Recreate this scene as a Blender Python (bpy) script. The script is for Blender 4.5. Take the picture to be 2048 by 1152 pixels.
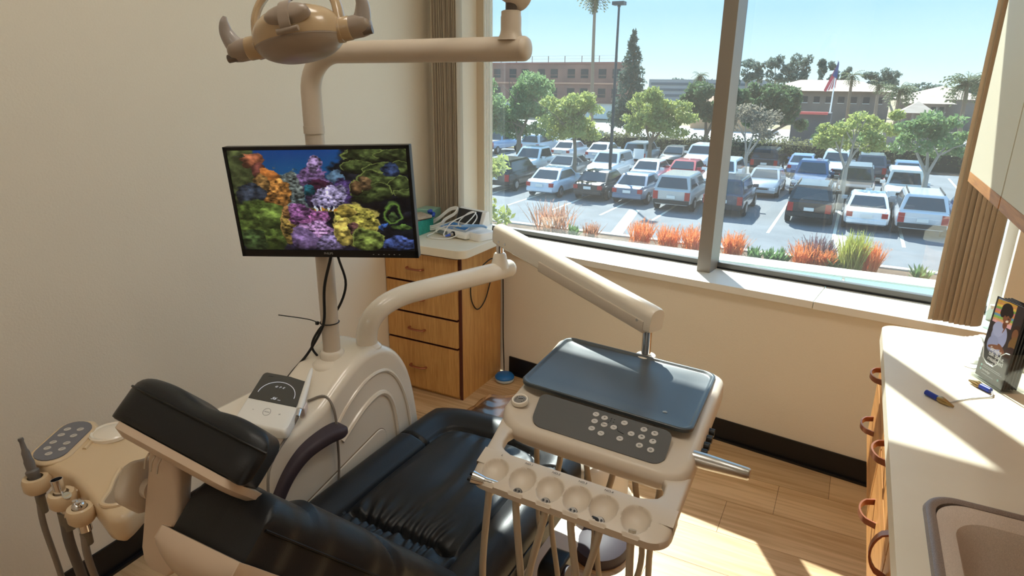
import bpy, bmesh, math, random
import numpy as np
from mathutils import Vector, Matrix, Euler, noise as mnoise

for _o in list(bpy.data.objects):
    bpy.data.objects.remove(_o, do_unlink=True)
SC = bpy.context.scene
COL = SC.collection
PI = math.pi
random.seed(7)

# ------------------------------------------------------------------ camera
cam_d = bpy.data.cameras.new('camera')
cam = bpy.data.objects.new('camera', cam_d)
COL.objects.link(cam)
F_PX, YAW, PITCH, ROLL = 1282.5, -0.48334, 0.30890, -0.01114
cam_d.sensor_width = 36.0
cam_d.lens = F_PX / 2048 * 36.0
cam_d.clip_start = 0.02
cam_d.clip_end = 2000
_f = Vector((math.sin(YAW) * math.cos(PITCH), math.cos(YAW) * math.cos(PITCH), -math.sin(PITCH)))
_r = Vector((math.cos(YAW), -math.sin(YAW), 0))
_d = _f.cross(_r)
_r2 = _r * math.cos(ROLL) + _d * math.sin(ROLL)
_d2 = -_r * math.sin(ROLL) + _d * math.cos(ROLL)
cam.matrix_world = Matrix(((_r2.x, -_d2.x, -_f.x, 0), (_r2.y, -_d2.y, -_f.y, 0), (_r2.z, -_d2.z, -_f.z, 1.6), (0, 0, 0, 1)))
SC.camera = cam

# ------------------------------------------------------------------ view, world, sun
SC.view_settings.view_transform = 'Standard'
SC.view_settings.look = 'None'
SC.view_settings.exposure = 0.58
SC.view_settings.gamma = 1.0
SC.view_settings.use_curve_mapping = False
SC.cycles.use_denoising = True
SC.cycles.max_bounces = 12
SC.cycles.diffuse_bounces = 8
SC.cycles.glossy_bounces = 6
SC.cycles.transparent_max_bounces = 24
SC.cycles.sample_clamp_indirect = 10.0

SUN_STRENGTH = 8.5
SKY_STRENGTH = 1.05
CEILING_POWER = 54.0
sun_d = bpy.data.lights.new('sun', 'SUN')
sun_d.energy = SUN_STRENGTH
sun_d.angle = math.radians(0.6)
sun_d.color = (1.0, 0.965, 0.91)
sun = bpy.data.objects.new('sun', sun_d)
COL.objects.link(sun)
SUN_DIR = Vector((0.575, -1.0, -1.163)).normalized()
sun.rotation_euler = SUN_DIR.to_track_quat('-Z', 'Y').to_euler()

world = bpy.data.worlds.new('sky')
SC.world = world
world.use_nodes = True
_nt = world.node_tree
_nt.nodes.clear()
_out = _nt.nodes.new('ShaderNodeOutputWorld')
_bg = _nt.nodes.new('ShaderNodeBackground')
_tc = _nt.nodes.new('ShaderNodeTexCoord')
_sep = _nt.nodes.new('ShaderNodeSeparateXYZ')
_cr = _nt.nodes.new('ShaderNodeValToRGB')
_nt.links.new(_tc.outputs['Generated'], _sep.inputs[0])
_nt.links.new(_sep.outputs[2], _cr.inputs[0])
_nt.links.new(_cr.outputs[0], _bg.inputs[0])
_nt.links.new(_bg.outputs[0], _out.inputs[0])
_el = _cr.color_ramp.elements
_el[0].position = 0.0
_el[0].color = (0.76, 0.88, 0.94, 1)
_el[1].position = 1.0
_el[1].color = (0.30, 0.54, 0.92, 1)
for _p, _c in ((0.03, (0.62, 0.80, 0.93, 1)), (0.10, (0.40, 0.64, 0.90, 1)), (0.25, (0.38, 0.68, 1.0, 1)), (0.5, (0.33, 0.60, 0.97, 1))):
    _e = _el.new(_p)
    _e.color = _c
_bg.inputs[1].default_value = SKY_STRENGTH


def S(*c):
    """sRGB 0-255 to linear."""
    if len(c) == 1:
        c = c[0]
    return tuple(((v / 255) / 12.92 if v / 255 <= 0.04045 else ((v / 255 + 0.055) / 1.055) ** 2.4) for v in c) + (1.0,)


# ------------------------------------------------------------------ materials
MATS = {}


def mat(name, col, rough=0.5, metal=0.0, coat=0.0, noise=None, bump=None, emit=None, trans=0.0, spec=0.5, sheen=0.0, alpha=1.0, ior=1.45):
    """noise=(scale, other colour, detail, stretch xyz)  bump=(scale, strength)"""
    if name in MATS:
        return MATS[name]
    m = bpy.data.materials.new(name)
    m.use_nodes = True
    nt = m.node_tree
    b = nt.nodes['Principled BSDF']
    b.inputs['Base Color'].default_value = S(*col)
    b.inputs['Roughness'].default_value = rough
    b.inputs['Metallic'].default_value = metal
    b.inputs['Coat Weight'].default_value = coat
    b.inputs['Coat Roughness'].default_value = 0.08
    b.inputs['Specular IOR Level'].default_value = spec
    b.inputs['Transmission Weight'].default_value = trans
    b.inputs['Sheen Weight'].default_value = sheen
    b.inputs['Alpha'].default_value = alpha
    b.inputs['IOR'].default_value = ior
    m.diffuse_color = S(*col)
    tc = None
    if noise or bump:
        tc = nt.nodes.new('ShaderNodeTexCoord')
    if noise:
        sc, c2 = noise[0], noise[1]
        det = noise[2] if len(noise) > 2 else 4
        st = noise[3] if len(noise) > 3 else (1, 1, 1)
        mp = nt.nodes.new('ShaderNodeMapping')
        mp.inputs['Scale'].default_value = st
        n = nt.nodes.new('ShaderNodeTexNoise')
        n.inputs['Scale'].default_value = sc
        n.inputs['Detail'].default_value = det
        r = nt.nodes.new('ShaderNodeValToRGB')
        r.color_ramp.elements[0].position = 0.35
        r.color_ramp.elements[1].position = 0.65
        r.color_ramp.elements[0].color = S(*col)
        r.color_ramp.elements[1].color = S(*c2)
        nt.links.new(tc.outputs['Object'], mp.inputs[0])
        nt.links.new(mp.outputs[0], n.inputs['Vector'])
        nt.links.new(n.outputs[0], r.inputs[0])
        nt.links.new(r.outputs[0], b.inputs['Base Color'])
    if bump:
        n2 = nt.nodes.new('ShaderNodeTexNoise')
        n2.inputs['Scale'].default_value = bump[0]
        n2.inputs['Detail'].default_value = 3
        bp = nt.nodes.new('ShaderNodeBump')
        bp.inputs['Strength'].default_value = bump[1]
        bp.inputs['Distance'].default_value = 0.004
        nt.links.new(tc.outputs['Object'], n2.inputs['Vector'])
        nt.links.new(n2.outputs[0], bp.inputs['Height'])
        nt.links.new(bp.outputs[0], b.inputs['Normal'])
    if emit:
        b.inputs['Emission Color'].default_value = S(*emit[0])
        b.inputs['Emission Strength'].default_value = emit[1]
    MATS[name] = m
    return m


def wood_mat(name, c1, c2, axis, rough=0.45, scale=1.0, island=False):
    """oak-like grain running along the given axis"""
    if name in MATS:
        return MATS[name]
    m = mat(name, c1, rough)
    nt = m.node_tree
    b = nt.nodes['Principled BSDF']
    tc = nt.nodes.new('ShaderNodeTexCoord')
    mp = nt.nodes.new('ShaderNodeMapping')
    st = [1.0, 1.0, 1.0]
    st[axis] = 0.06
    mp.inputs['Scale'].default_value = st
    nt.links.new(tc.outputs['Object'], mp.inputs[0])
    n1 = nt.nodes.new('ShaderNodeTexNoise')
    n1.inputs['Scale'].default_value = 130 * scale
    n1.inputs['Detail'].default_value = 5
    n2 = nt.nodes.new('ShaderNodeTexNoise')
    n2.inputs['Scale'].default_value = 14 * scale
    n2.inputs['Detail'].default_value = 3
    n2.inputs['Distortion'].default_value = 1.6
    for n in (n1, n2):
        nt.links.new(mp.outputs[0], n.inputs['Vector'])
    mx = nt.nodes.new('ShaderNodeMath')
    mx.operation = 'MULTIPLY_ADD'
    mx.inputs[1].default_value = 0.55
    nt.links.new(n1.outputs[0], mx.inputs[0])
    ml = nt.nodes.new('ShaderNodeMath')
    ml.operation = 'MULTIPLY'
    ml.inputs[1].default_value = 0.45
    nt.links.new(n2.outputs[0], ml.inputs[0])
    nt.links.new(ml.outputs[0], mx.inputs[2])
    r = nt.nodes.new('ShaderNodeValToRGB')
    r.color_ramp.elements[0].position = 0.36
    r.color_ramp.elements[0].color = S(*c2)
    r.color_ramp.elements[1].position = 0.58
    r.color_ramp.elements[1].color = S(*c1)
    nt.links.new(mx.outputs[0], r.inputs[0])
    last = r.outputs[0]
    if island:
        oi = nt.nodes.new('ShaderNodeObjectInfo')
        hs = nt.nodes.new('ShaderNodeHueSaturation')
        mr = nt.nodes.new('ShaderNodeMapRange')
        mr.inputs['To Min'].default_value = 0.84
        mr.inputs['To Max'].default_value = 1.12
        nt.links.new(oi.outputs['Random'], mr.inputs[0])
        nt.links.new(mr.outputs[0], hs.inputs['Value'])
        nt.links.new(last, hs.inputs['Color'])
        last = hs.outputs[0]
    nt.links.new(last, b.inputs['Base Color'])
    bp = nt.nodes.new('ShaderNodeBump')
    bp.inputs['Strength'].default_value = 0.12
    bp.inputs['Distance'].default_value = 0.002
    nt.links.new(mx.outputs[0], bp.inputs['Height'])
    nt.links.new(bp.outputs[0], b.inputs['Normal'])
    return m


def glass_mat(name, tint, refl=0.08, rough=0.0, dust_veil=0.0):
    """thin pane: clear with a Fresnel reflection"""
    if name in MATS:
        return MATS[name]
    m = bpy.data.materials.new(name)
    m.use_nodes = True
    nt = m.node_tree
    nt.nodes.clear()
    o = nt.nodes.new('ShaderNodeOutputMaterial')
    t = nt.nodes.new('ShaderNodeBsdfTransparent')
    t.inputs[0].default_value = tint
    g = nt.nodes.new('ShaderNodeBsdfGlossy')
    g.inputs['Roughness'].default_value = rough
    lw = nt.nodes.new('ShaderNodeLayerWeight')
    lw.inputs[0].default_value = 0.5
    pw = nt.nodes.new('ShaderNodeMath')
    pw.operation = 'POWER'
    pw.inputs[1].default_value = 5.0
    nt.links.new(lw.outputs['Facing'], pw.inputs[0])
    ad = nt.nodes.new('ShaderNodeMath')
    ad.operation = 'ADD'
    ad.inputs[1].default_value = refl
    ad.use_clamp = True
    nt.links.new(pw.outputs[0], ad.inputs[0])
    mx = nt.nodes.new('ShaderNodeMixShader')
    nt.links.new(ad.outputs[0], mx.inputs[0])
    last = t.outputs[0]
    if dust_veil:  # translucent film put in as the hazy veil of glare over the view
        td = nt.nodes.new('ShaderNodeBsdfTranslucent')
        td.inputs[0].default_value = (0.9, 0.9, 0.88, 1)
        mxd = nt.nodes.new('ShaderNodeMixShader')
        mxd.inputs[0].default_value = dust_veil
        nt.links.new(last, mxd.inputs[1])
        nt.links.new(td.outputs[0], mxd.inputs[2])
        last = mxd.outputs[0]
    nt.links.new(last, mx.inputs[1])
    nt.links.new(g.outputs[0], mx.inputs[2])
    nt.links.new(mx.outputs[0], o.inputs[0])
    MATS[name] = m
    return m


def vcol_mat(name, rough=0.4, emit=0.0, base=1.0):
    if name in MATS:
        return MATS[name]
    m = bpy.data.materials.new(name)
    m.use_nodes = True
    nt = m.node_tree
    b = nt.nodes['Principled BSDF']
    a = nt.nodes.new('ShaderNodeVertexColor')
    a.layer_name = 'print'
    b.inputs['Roughness'].default_value = rough
    if emit:
        b.inputs['Base Color'].default_value = (0.01, 0.01, 0.012, 1)
        nt.links.new(a.outputs[0], b.inputs['Emission Color'])
        b.inputs['Emission Strength'].default_value = emit
    else:
        nt.links.new(a.outputs[0], b.inputs['Base Color'])
    MATS[name] = m
    return m


# ------------------------------------------------------------------ object helpers
WM = {}


def link(o, parent, world_m=None):
    COL.objects.link(o)
    if parent is not None:
        o.parent = parent
    return o


def tag(o, label=None, cat=None, group=None, kind=None):
    if label:
        o['label'] = label
    if cat:
        o['category'] = cat
    if group:
        o['group'] = group
    if kind:
        o['kind'] = kind
    return o


def thing(name, label, cat, loc=(0, 0, 0), rotz=0.0, group=None):
    o = bpy.data.objects.new(name, None)
    o.empty_display_size = 0.1
    COL.objects.link(o)
    o.location = loc
    o.rotation_euler = (0, 0, rotz)
    WM[o.name] = Matrix.Translation(Vector(loc)) @ Matrix.Rotation(rotz, 4, 'Z')
    return tag(o, label, cat, group)


def obj(name, bm, m, parent=None, bevel=0.0, smooth=True, ang=38, local=False, sub=0, seg=2):
    """bm is in world coordinates unless local; linked as one mesh object"""
    me = bpy.data.meshes.new(name)
    if isinstance(bm, bmesh.types.BMesh):
        bmesh.ops.recalc_face_normals(bm, faces=bm.faces[:])
        bm.to_mesh(me)
        bm.free()
    else:
        v, f = bm
        me.from_pydata([tuple(p) for p in v], [], f)
        me.update()
    pm = Matrix.Identity(4)
    if parent is not None:
        pm = WM.get(parent.name, Matrix.Identity(4))
        if not local:
            me.transform(pm.inverted())
    me.materials.append(m)
    if smooth:
        me.shade_smooth()
        me.set_sharp_from_angle(angle=math.radians(ang))
    o = bpy.data.objects.new(name, me)
    COL.objects.link(o)
    if parent is not None:
        o.parent = parent
    WM[o.name] = pm
    if bevel:
        md = o.modifiers.new('bevel', 'BEVEL')
        md.width = bevel
        md.segments = seg
        md.limit_method = 'ANGLE'
        md.angle_limit = math.radians(30)
        md.harden_normals = False
    if sub:
        md = o.modifiers.new('sub', 'SUBSURF')
        md.levels = sub
        md.render_levels = sub
    return o


def struct(name, bm, m, parent=None, **k):
    o = obj(name, bm, m, parent, **k)
    if parent is None:
        o['kind'] = 'structure'
    return o


def kids(o):
    return [c for c in bpy.data.objects if c.parent == o]


def copy_tree(o, parent=None):
    c = o.copy()
    COL.objects.link(c)
    c.parent = parent
    for ch in kids(o):
        copy_tree(ch, c)
    return c


def copy_parts(src, new):
    """copies of src's parts (and sub-parts) put under new"""
    for ch in kids(src):
        copy_tree(ch, new)


# ------------------------------------------------------------------ mesh helpers
def nb():
    return bmesh.new()


def box(bm, x0, x1, y0, y1, z0, z1, M=None):
    vs = [bm.verts.new((x, y, z)) for z in (z0, z1) for y in (y0, y1) for x in (x0, x1)]
    if M is not None:
        for v in vs:
            v.co = M @ v.co
    for f in ((0, 2, 3, 1), (4, 5, 7, 6), (0, 1, 5, 4), (2, 6, 7, 3), (0, 4, 6, 2), (1, 3, 7, 5)):
        bm.faces.new([vs[i] for i in f])
    return bm


def bbox(*a, **k):
    return box(nb(), *a, **k)


def rings(bm, rs, cap=True, closed=False):
    """loft: list of rings (lists of points with equal count)"""
    vr = [[bm.verts.new(p) for p in r] for r in rs]
    n = len(vr[0])
    m = len(vr)
    for i in range(m if closed else m - 1):
        a, b = vr[i], vr[(i + 1) % m]
        for j in range(n):
            try:
                bm.faces.new((a[j], a[(j + 1) % n], b[(j + 1) % n], b[j]))
            except ValueError:
                pass
    if cap and not closed:
        bm.faces.new(list(reversed(vr[0])))
        bm.faces.new(vr[-1])
    return bm


def smooth_path(pts, sub=6):
    pts = [Vector(p) for p in pts]
    if len(pts) < 3:
        return pts
    out = []
    P = [pts[0] * 2 - pts[1]] + pts + [pts[-1] * 2 - pts[-2]]
    for i in range(1, len(P) - 2):
        p0, p1, p2, p3 = P[i - 1], P[i], P[i + 1], P[i + 2]
        for k in range(sub):
            t = k / sub
            out.append(0.5 * ((2 * p1) + (p2 - p0) * t + (2 * p0 - 5 * p1 + 4 * p2 - p3) * t * t + (3 * p1 - p0 - 3 * p2 + p3) * t ** 3))
    out.append(pts[-1])
    return out


def tube(bm, pts, r, n=10, sub=0, cap=True, flat=1.0):
    if sub:
        rr = r
        L = len(pts)
        pts2 = smooth_path(pts, sub)
        if isinstance(r, (list, tuple)):
            rr = []
            for i in range(len(pts2)):
                t = i / (len(pts2) - 1) * (L - 1)
                a = min(int(t), L - 2)
                rr.append(r[a] + (r[a + 1] - r[a]) * (t - a))
        pts, r = pts2, rr
    pts = [Vector(p) for p in pts]
    if not isinstance(r, (list, tuple)):
        r = [r] * len(pts)
    up = Vector((0, 0, 1))
    t0 = (pts[1] - pts[0]).normalized()
    if abs(t0.dot(up)) > 0.95:
        up = Vector((0, 1, 0))
    nrm = (up - t0 * up.dot(t0)).normalized()
    rs = []
    for i, p in enumerate(pts):
        t = (pts[min(i + 1, len(pts) - 1)] - pts[max(i - 1, 0)])
        t = t.normalized() if t.length > 1e-9 else t0
        nrm = nrm - t * nrm.dot(t)
        if nrm.length < 1e-6:
            nrm = t.orthogonal()
        nrm.normalize()
        b = t.cross(nrm)
        rs.append([p + nrm * (math.cos(2 * PI * k / n) * r[i]) + b * (math.sin(2 * PI * k / n) * r[i] * flat) for k in range(n)])
    return rings(bm, rs, cap)


def cyl(bm, p, axis, r, h, n=24, r2=None):
    """from point p along axis for length h"""
    p = Vector(p)
    a = Vector(axis).normalized()
    return tube(bm, [p, p + a * h], [r, r if r2 is None else r2], n)


def lathe(bm, prof, o=(0, 0, 0), axis=(0, 0, 1), n=28):
    """prof: (radius, height) list along axis"""
    o = Vector(o)
    a = Vector(axis).normalized()
    u = a.orthogonal().normalized()
    v = a.cross(u)
    rs = [[o + a * h + (u * math.cos(2 * PI * k / n) + v * math.sin(2 * PI * k / n)) * max(r, 1e-4) for k in range(n)] for r, h in prof]
    return rings(bm, rs, True)


def prism(bm, poly, depth, M=None):
    """poly: 2D points (x, y) in local plane, extruded 0..depth on local z, then M"""
    M = M or Matrix.Identity(4)
    a = [bm.verts.new(M @ Vector((x, y, 0))) for x, y in poly]
    b = [bm.verts.new(M @ Vector((x, y, depth))) for x, y in poly]
    n = len(poly)
    bm.faces.new(list(reversed(a)))
    bm.faces.new(b)
    for i in range(n):
        bm.faces.new((a[i], a[(i + 1) % n], b[(i + 1) % n], b[i]))
    return bm


def frame(o, x, y, z=None):
    """matrix with origin o and axes x, y (z = cross)"""
    x = Vector(x)
    y = Vector(y)
    z = Vector(z) if z is not None else x.cross(y).normalized()
    return Matrix(((x.x, y.x, z.x, o[0]), (x.y, y.y, z.y, o[1]), (x.z, y.z, z.z, o[2]), (0, 0, 0, 1)))


def rrect(x0, x1, y0, y1, r, n=6):
    """rounded rectangle outline; r may be 4 radii (x0y0, x1y0, x1y1, x0y1)"""
    rr = r if isinstance(r, (list, tuple)) else [r] * 4
    cs = [(x0 + rr[0], y0 + rr[0], PI, rr[0]), (x1 - rr[1], y0 + rr[1], 1.5 * PI, rr[1]), (x1 - rr[2], y1 - rr[2], 0, rr[2]), (x0 + rr[3], y1 - rr[3], 0.5 * PI, rr[3])]
    out = []
    for cx, cy, a0, q in cs:
        for k in range(n + 1):
            a = a0 + k / n * PI / 2
            out.append((cx + q * math.cos(a), cy + q * math.sin(a)))
    return out


def slab(top, bot, nu, nv):
    """closed solid between two surfaces given as functions of (u, v) in 0..1"""
    V, Fc = [], []
    for fn in (top, bot):
        for j in range(nv + 1):
            for i in range(nu + 1):
                V.append(fn(i / nu, j / nv))
    w = nu + 1
    off = w * (nv + 1)
    for j in range(nv):
        for i in range(nu):
            a = j * w + i
            Fc.append((a, a + 1, a + 1 + w, a + w))
            Fc.append((off + a, off + a + w, off + a + 1 + w, off + a + 1))
    for i in range(nu):
        Fc.append((i, off + i, off + i + 1, i + 1))
        a = nv * w + i
        Fc.append((a, a + 1, off + a + 1, off + a))
    for j in range(nv):
        a = j * w
        Fc.append((a, a + w, off + a + w, off + a))
        a = j * w + nu
        Fc.append((a, off + a, off + a + w, a + w))
    return V, Fc


def painted(name, M, w, h, nx, ny, fn, m, parent, local=False):
    """flat printed panel w x h in the xy plane of M; fn(U, V arrays) -> rgb sRGB 0..255 array"""
    us = np.linspace(0, 1, nx)
    vs = np.linspace(0, 1, ny)
    U, Vv = np.meshgrid(us, vs)
    c = np.clip(fn(U, Vv) / 255.0, 0, 1)
    lin = np.where(c <= 0.04045, c / 12.92, ((c + 0.055) / 1.055) ** 2.4)
    V = [M @ Vector((u * w, v * h, 0)) for v in vs for u in us]
    Fc = [(j * nx + i, j * nx + i + 1, (j + 1) * nx + i + 1, (j + 1) * nx + i) for j in range(ny - 1) for i in range(nx - 1)]
    o = obj(name, (V, Fc), m, parent, smooth=False, local=local)
    at = o.data.color_attributes.new('print', 'FLOAT_COLOR', 'POINT')
    full = np.concatenate([lin.reshape(-1, 3), np.ones((nx * ny, 1))], axis=1).astype(np.float32)
    at.data.foreach_set('color', full.ravel())
    return o


def text(name, s, size, M, m, parent, align='CENTER', ext=0.0, font_shear=0.0, space=1.0):
    cu = bpy.data.curves.new(name, 'FONT')
    cu.body = s
    cu.size = size
    cu.align_x = align
    cu.align_y = 'CENTER'
    cu.extrude = ext
    cu.shear = font_shear
    cu.space_character = space
    cu.materials.append(m)
    tmp = bpy.data.objects.new(name, cu)
    me = bpy.data.meshes.new_from_object(tmp)
    bpy.data.objects.remove(tmp)
    o = bpy.data.objects.new(name, me)
    COL.objects.link(o)
    if parent is not None:
        o.parent = parent
        o.matrix_local = WM.get(parent.name, Matrix.Identity(4)).inverted() @ M
    else:
        o.matrix_world = M
    return o


# shared materials
M_CREAM = mat('cream_gloss_plastic', (232, 223, 209), 0.22, coat=0.3)
M_CREAM_D = mat('beige_plastic', (206, 193, 177), 0.35)
M_TAUPE = mat('taupe_plastic', (158, 144, 132), 0.3)
M_TAN = mat('tan_gloss_plastic', (188, 164, 132), 0.22, coat=0.4)
M_LEATHER = mat('black_leather', (25, 27, 31), 0.40, bump=(420, 0.10), spec=0.45)
M_PURPLE = mat('dark_plum_rubber', (62, 52, 60), 0.6)
M_BLACK = mat('black_plastic', (16, 16, 18), 0.4)
M_CABLE = mat('black_cable', (14, 14, 16), 0.5)
M_CHROME = mat('chrome', (225, 225, 228), 0.12, metal=1.0)
M_STEEL = mat('brushed_steel', (190, 188, 185), 0.3, metal=1.0)
M_WHITE = mat('white_plastic', (236, 236, 234), 0.3, coat=0.2)
M_HOSE = mat('grey_beige_hose', (176, 164, 146), 0.5)
M_HOSE_D = mat('grey_hose', (134, 126, 118), 0.55)
M_WALL = mat('cream_wall_paint', (226, 217, 201), 0.85, bump=(160, 0.25))
M_OAK = wood_mat('oak_laminate', (208, 160, 98), (182, 132, 74), 2, scale=1.5)
M_OAK_D = mat('dark_edge_band', (84, 42, 32), 0.5)
M_LAM = mat('cream_laminate', (234, 225, 205), 0.42, noise=(6, (229, 219, 198)))
M_ALU = mat('satin_aluminium', (150, 140, 128), 0.45, metal=0.3)
M_BRONZE = mat('copper_bronze_pull', (168, 108, 82), 0.3, metal=0.7)

# ================================================================== THE ROOM
WU = Vector((1, -0.13, 0)).normalized()
WN = Vector((0.13, 1, 0)).normalized()
WO = Vector((0, 2.80, 0))
W4 = Matrix(((WU.x, WN.x, 0, WO.x), (WU.y, WN.y, 0, WO.y), (0, 0, 1, 0), (0, 0, 0, 1)))   # window-wall frame: (along, outward, up)
CEIL = 3.08
BACK = -3.6
HEAD = 2.94
UL, UR = -1.97, 0.545       # window opening


def wbx(u0, u1, v0, v1, z0, z1, bm=None):
    return box(bm or nb(), u0, u1, v0, v1, z0, z1, W4)


def lx(y):
    return -2.03 - 0.047 * (y - 1.0)


# floor: sub-floor slab with planks laid along x
M_PLANK = wood_mat('floor_plank_vinyl', (214, 182, 142), (182, 146, 104), 0, rough=0.42, scale=0.45, island=True)
M_GROUT = mat('plank_joint_dark', (92, 70, 48), 0.8)
floor = struct('floor', bbox(-2.4, 1.0, BACK, 3.0, -0.06, -0.005), M_GROUT)
PW, PL = 0.213, 1.22
rows = {0: -0.25, 1: -0.075, 2: 0.113, -1: 0.31, -2: -0.433}
for k in range(-26, 4):
    y0 = 2.153 + PW * k
    y1 = y0 + PW
    if y1 < -1.3:
        continue
    x0 = rows.get(k, (k * 0.437) % PL - 0.7)
    while x0 > -2.1:
        x0 -= PL
    while x0 < 0.95:
        a, b = max(x0, -2.28), min(x0 + PL, 0.82)
        if b - a > 0.03:
            obj('plank', bbox(a + 0.0008, b - 0.0008, y0 + 0.0008, min(y1, 3.0) - 0.0008, -0.005, 0.0), M_PLANK, floor, smooth=False)
        x0 += PL

# left wall (a long quad following the line the baseboard draws)
bm = nb()
prism(bm, [(lx(BACK), BACK), (lx(3.1), 3.1), (lx(3.1) - 0.12, 3.1), (lx(BACK) - 0.12, BACK)], CEIL)
wall_left = struct('wall_left', bm, M_WALL)
M_BASE = mat('black_vinyl_cove_base', (22, 20, 22), 0.35)
bm = nb()
prism(bm, [(lx(BACK) + 0.008, BACK), (lx(2.95) + 0.008, 2.95), (lx(2.95), 2.95), (lx(BACK), BACK)], 0.105)
prism(bm, [(lx(BACK) + 0.022, BACK), (lx(2.95) + 0.022, 2.95), (lx(2.95), 2.95), (lx(BACK), BACK)], 0.010)
struct('baseboard_left', bm, M_BASE)

# window wall
bm = nb()
wbx(-2.35, 1.0, 0.0, 0.30, 0.0, 0.735, bm)
wbx(-2.35, UL, 0.0, 0.27, 0.735, CEIL, bm)
wbx(UR, 1.0, 0.0, 0.30, 0.735, CEIL, bm)
wbx(UL, UR, 0.0, 0.24, HEAD, CEIL, bm)
struct('wall_window', bm, M_WALL, smooth=False)
bm = nb()
wbx(-1.60, 1.0, -0.008, 0.0, 0.0, 0.105, bm)
wbx(-1.60, 1.0, -0.022, 0.0, 0.0, 0.010, bm)
struct('baseboard_window', bm, M_BASE)
# right wall, back wall and ceiling
struct('wall_right', bbox(0.80, 0.92, BACK, 2.80, 0, CEIL), M_WALL, smooth=False)
struct('wall_back', bbox(-2.0, 0.80, BACK - 0.12, BACK, 0, CEIL), M_WALL, smooth=False)
M_CEIL = mat('white_ceiling_tile', (228, 226, 218), 0.9, bump=(300, 0.4))
ceiling = struct('ceiling', bbox(-2.4, 1.0, BACK - 0.1, 3.1, CEIL, CEIL + 0.08), mat('ceiling_grid_white', (215, 214, 208), 0.6), smooth=False)
for i in range(6):
    for j in range(11):
        if (i, j) in ((2, 7), (2, 1), (4, 1), (4, 7)):
            continue
        x0, y0 = -2.35 + i * 0.61, -3.6 + j * 0.61
        obj('ceiling_tile', bbox(x0 + 0.012, min(x0 + 0.598, 0.79), y0 + 0.012, min(y0 + 0.598, 2.7), CEIL - 0.006, CEIL), M_CEIL, ceiling, smooth=False)

# sill: two lengths with a joint, as in the photograph
M_SILL = mat('white_painted_sill', (226, 224, 218), 0.35)
sill = struct('trim_1', wbx(UL - 0.2, -0.06, -0.040, 0.22, 0.733, 0.765), M_SILL, bevel=0.002, smooth=False)
struct('trim_2', wbx(-0.058, UR + 0.03, -0.037, 0.22, 0.731, 0.764), M_SILL, bevel=0.002, smooth=False)

# the window: frame, mullion and panes
M_FRAME = mat('grey_bronze_window_frame', (140, 132, 124), 0.4, metal=0.2)
M_RAIL = mat('dark_window_rail', (104, 102, 98), 0.4, metal=0.4)
M_GASKET = mat('black_gasket', (20, 20, 22), 0.6)
M_TRIMC = mat('cream_window_trim', (206, 188, 162), 0.5)
win = struct('window_1', wbx(UL, UR, 0.16, 0.225, HEAD - 0.04, HEAD), M_FRAME, smooth=False)
struct('window_rail', wbx(UL, UR, 0.215, 0.25, 0.765, 0.795), M_RAIL, win, smooth=False)
struct('window_gasket', wbx(UL, UR, 0.213, 0.225, 0.764, 0.773), M_GASKET, win, smooth=False)
struct('mullion', wbx(-0.602, -0.540, 0.108, 0.234, 0.765, HEAD), M_FRAME, win, smooth=False, bevel=0.0015)
struct('window_side_trim', wbx(UL, UL + 0.05, 0.175, 0.25, 0.765, HEAD), M_TRIMC, win, smooth=False)
struct('window_side_trim', wbx(UR - 0.03, UR, 0.13, 0.25, 0.765, HEAD), M_WHITE, win, smooth=False)
M_GLASS = glass_mat('window_glass', (0.92, 0.975, 0.97, 1), 0.085, dust_veil=0.016)
for a, b in ((UL + 0.05, -0.602), (-0.540, UR - 0.03)):
    g = struct('window_pane', wbx(a, b, 0.226, 0.230, 0.79, HEAD - 0.04), M_GLASS, win, smooth=False)

# ceiling lights; the unseen front pair is added to brighten the window wall
M_DIFF = mat('lit_fluorescent_diffuser', (255, 250, 240), 0.6, emit=((255, 247, 234), CEILING_POWER / 8.0))
for i, (x0, y0) in enumerate(((-1.13, 0.67), (-1.13, -2.99), (0.09, -2.99), (0.09, 0.67))):
    t = thing('ceiling_light', ['added fill light in the ceiling above the dental chair', 'recessed fluorescent ceiling light far behind the chair on the left wall side', 'recessed fluorescent ceiling light far behind over the right counter side', 'added fill light in the ceiling above the sink counter'][i], 'light', (x0 + 0.305, y0 + 0.305, CEIL))
    bm = nb()
    for a in ((x0, x0 + 0.61, y0, y0 + 0.03), (x0, x0 + 0.61, y0 + 0.58, y0 + 0.61), (x0, x0 + 0.03, y0, y0 + 0.61), (x0 + 0.58, x0 + 0.61, y0, y0 + 0.61)):
        box(bm, *a, CEIL - 0.014, CEIL - 0.001)
    obj('light_frame', bm, M_WHITE, t, smooth=False)
    obj('diffuser', bbox(x0 + 0.03, x0 + 0.58, y0 + 0.03, y0 + 0.58, CEIL - 0.010, CEIL - 0.002), M_DIFF, t, smooth=False)

# vertical blinds, drawn open into two stacks
M_SLAT = mat('taupe_fabric_blind_slat', (214, 200, 180), 0.85, bump=(300, 0.3))
_n = M_SLAT.node_tree
_tr = _n.nodes.new('ShaderNodeBsdfTranslucent')
_tr.inputs[0].default_value = S(206, 192, 172)
_mx = _n.nodes.new('ShaderNodeMixShader')
_mx.inputs[0].default_value = 0.30
_n.links.new(_n.nodes['Principled BSDF'].outputs[0], _mx.inputs[1])
_n.links.new(_tr.outputs[0], _mx.inputs[2])
_oi = _n.nodes.new('ShaderNodeObjectInfo')
_hs = _n.nodes.new('ShaderNodeHueSaturation')
_mr = _n.nodes.new('ShaderNodeMapRange')
_mr.inputs['To Min'].default_value = 0.72
_hs.inputs['Color'].default_value = S(214, 200, 180)
_n.links.new(_oi.outputs['Random'], _mr.inputs[0])
_n.links.new(_mr.outputs[0], _hs.inputs['Value'])
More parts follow.
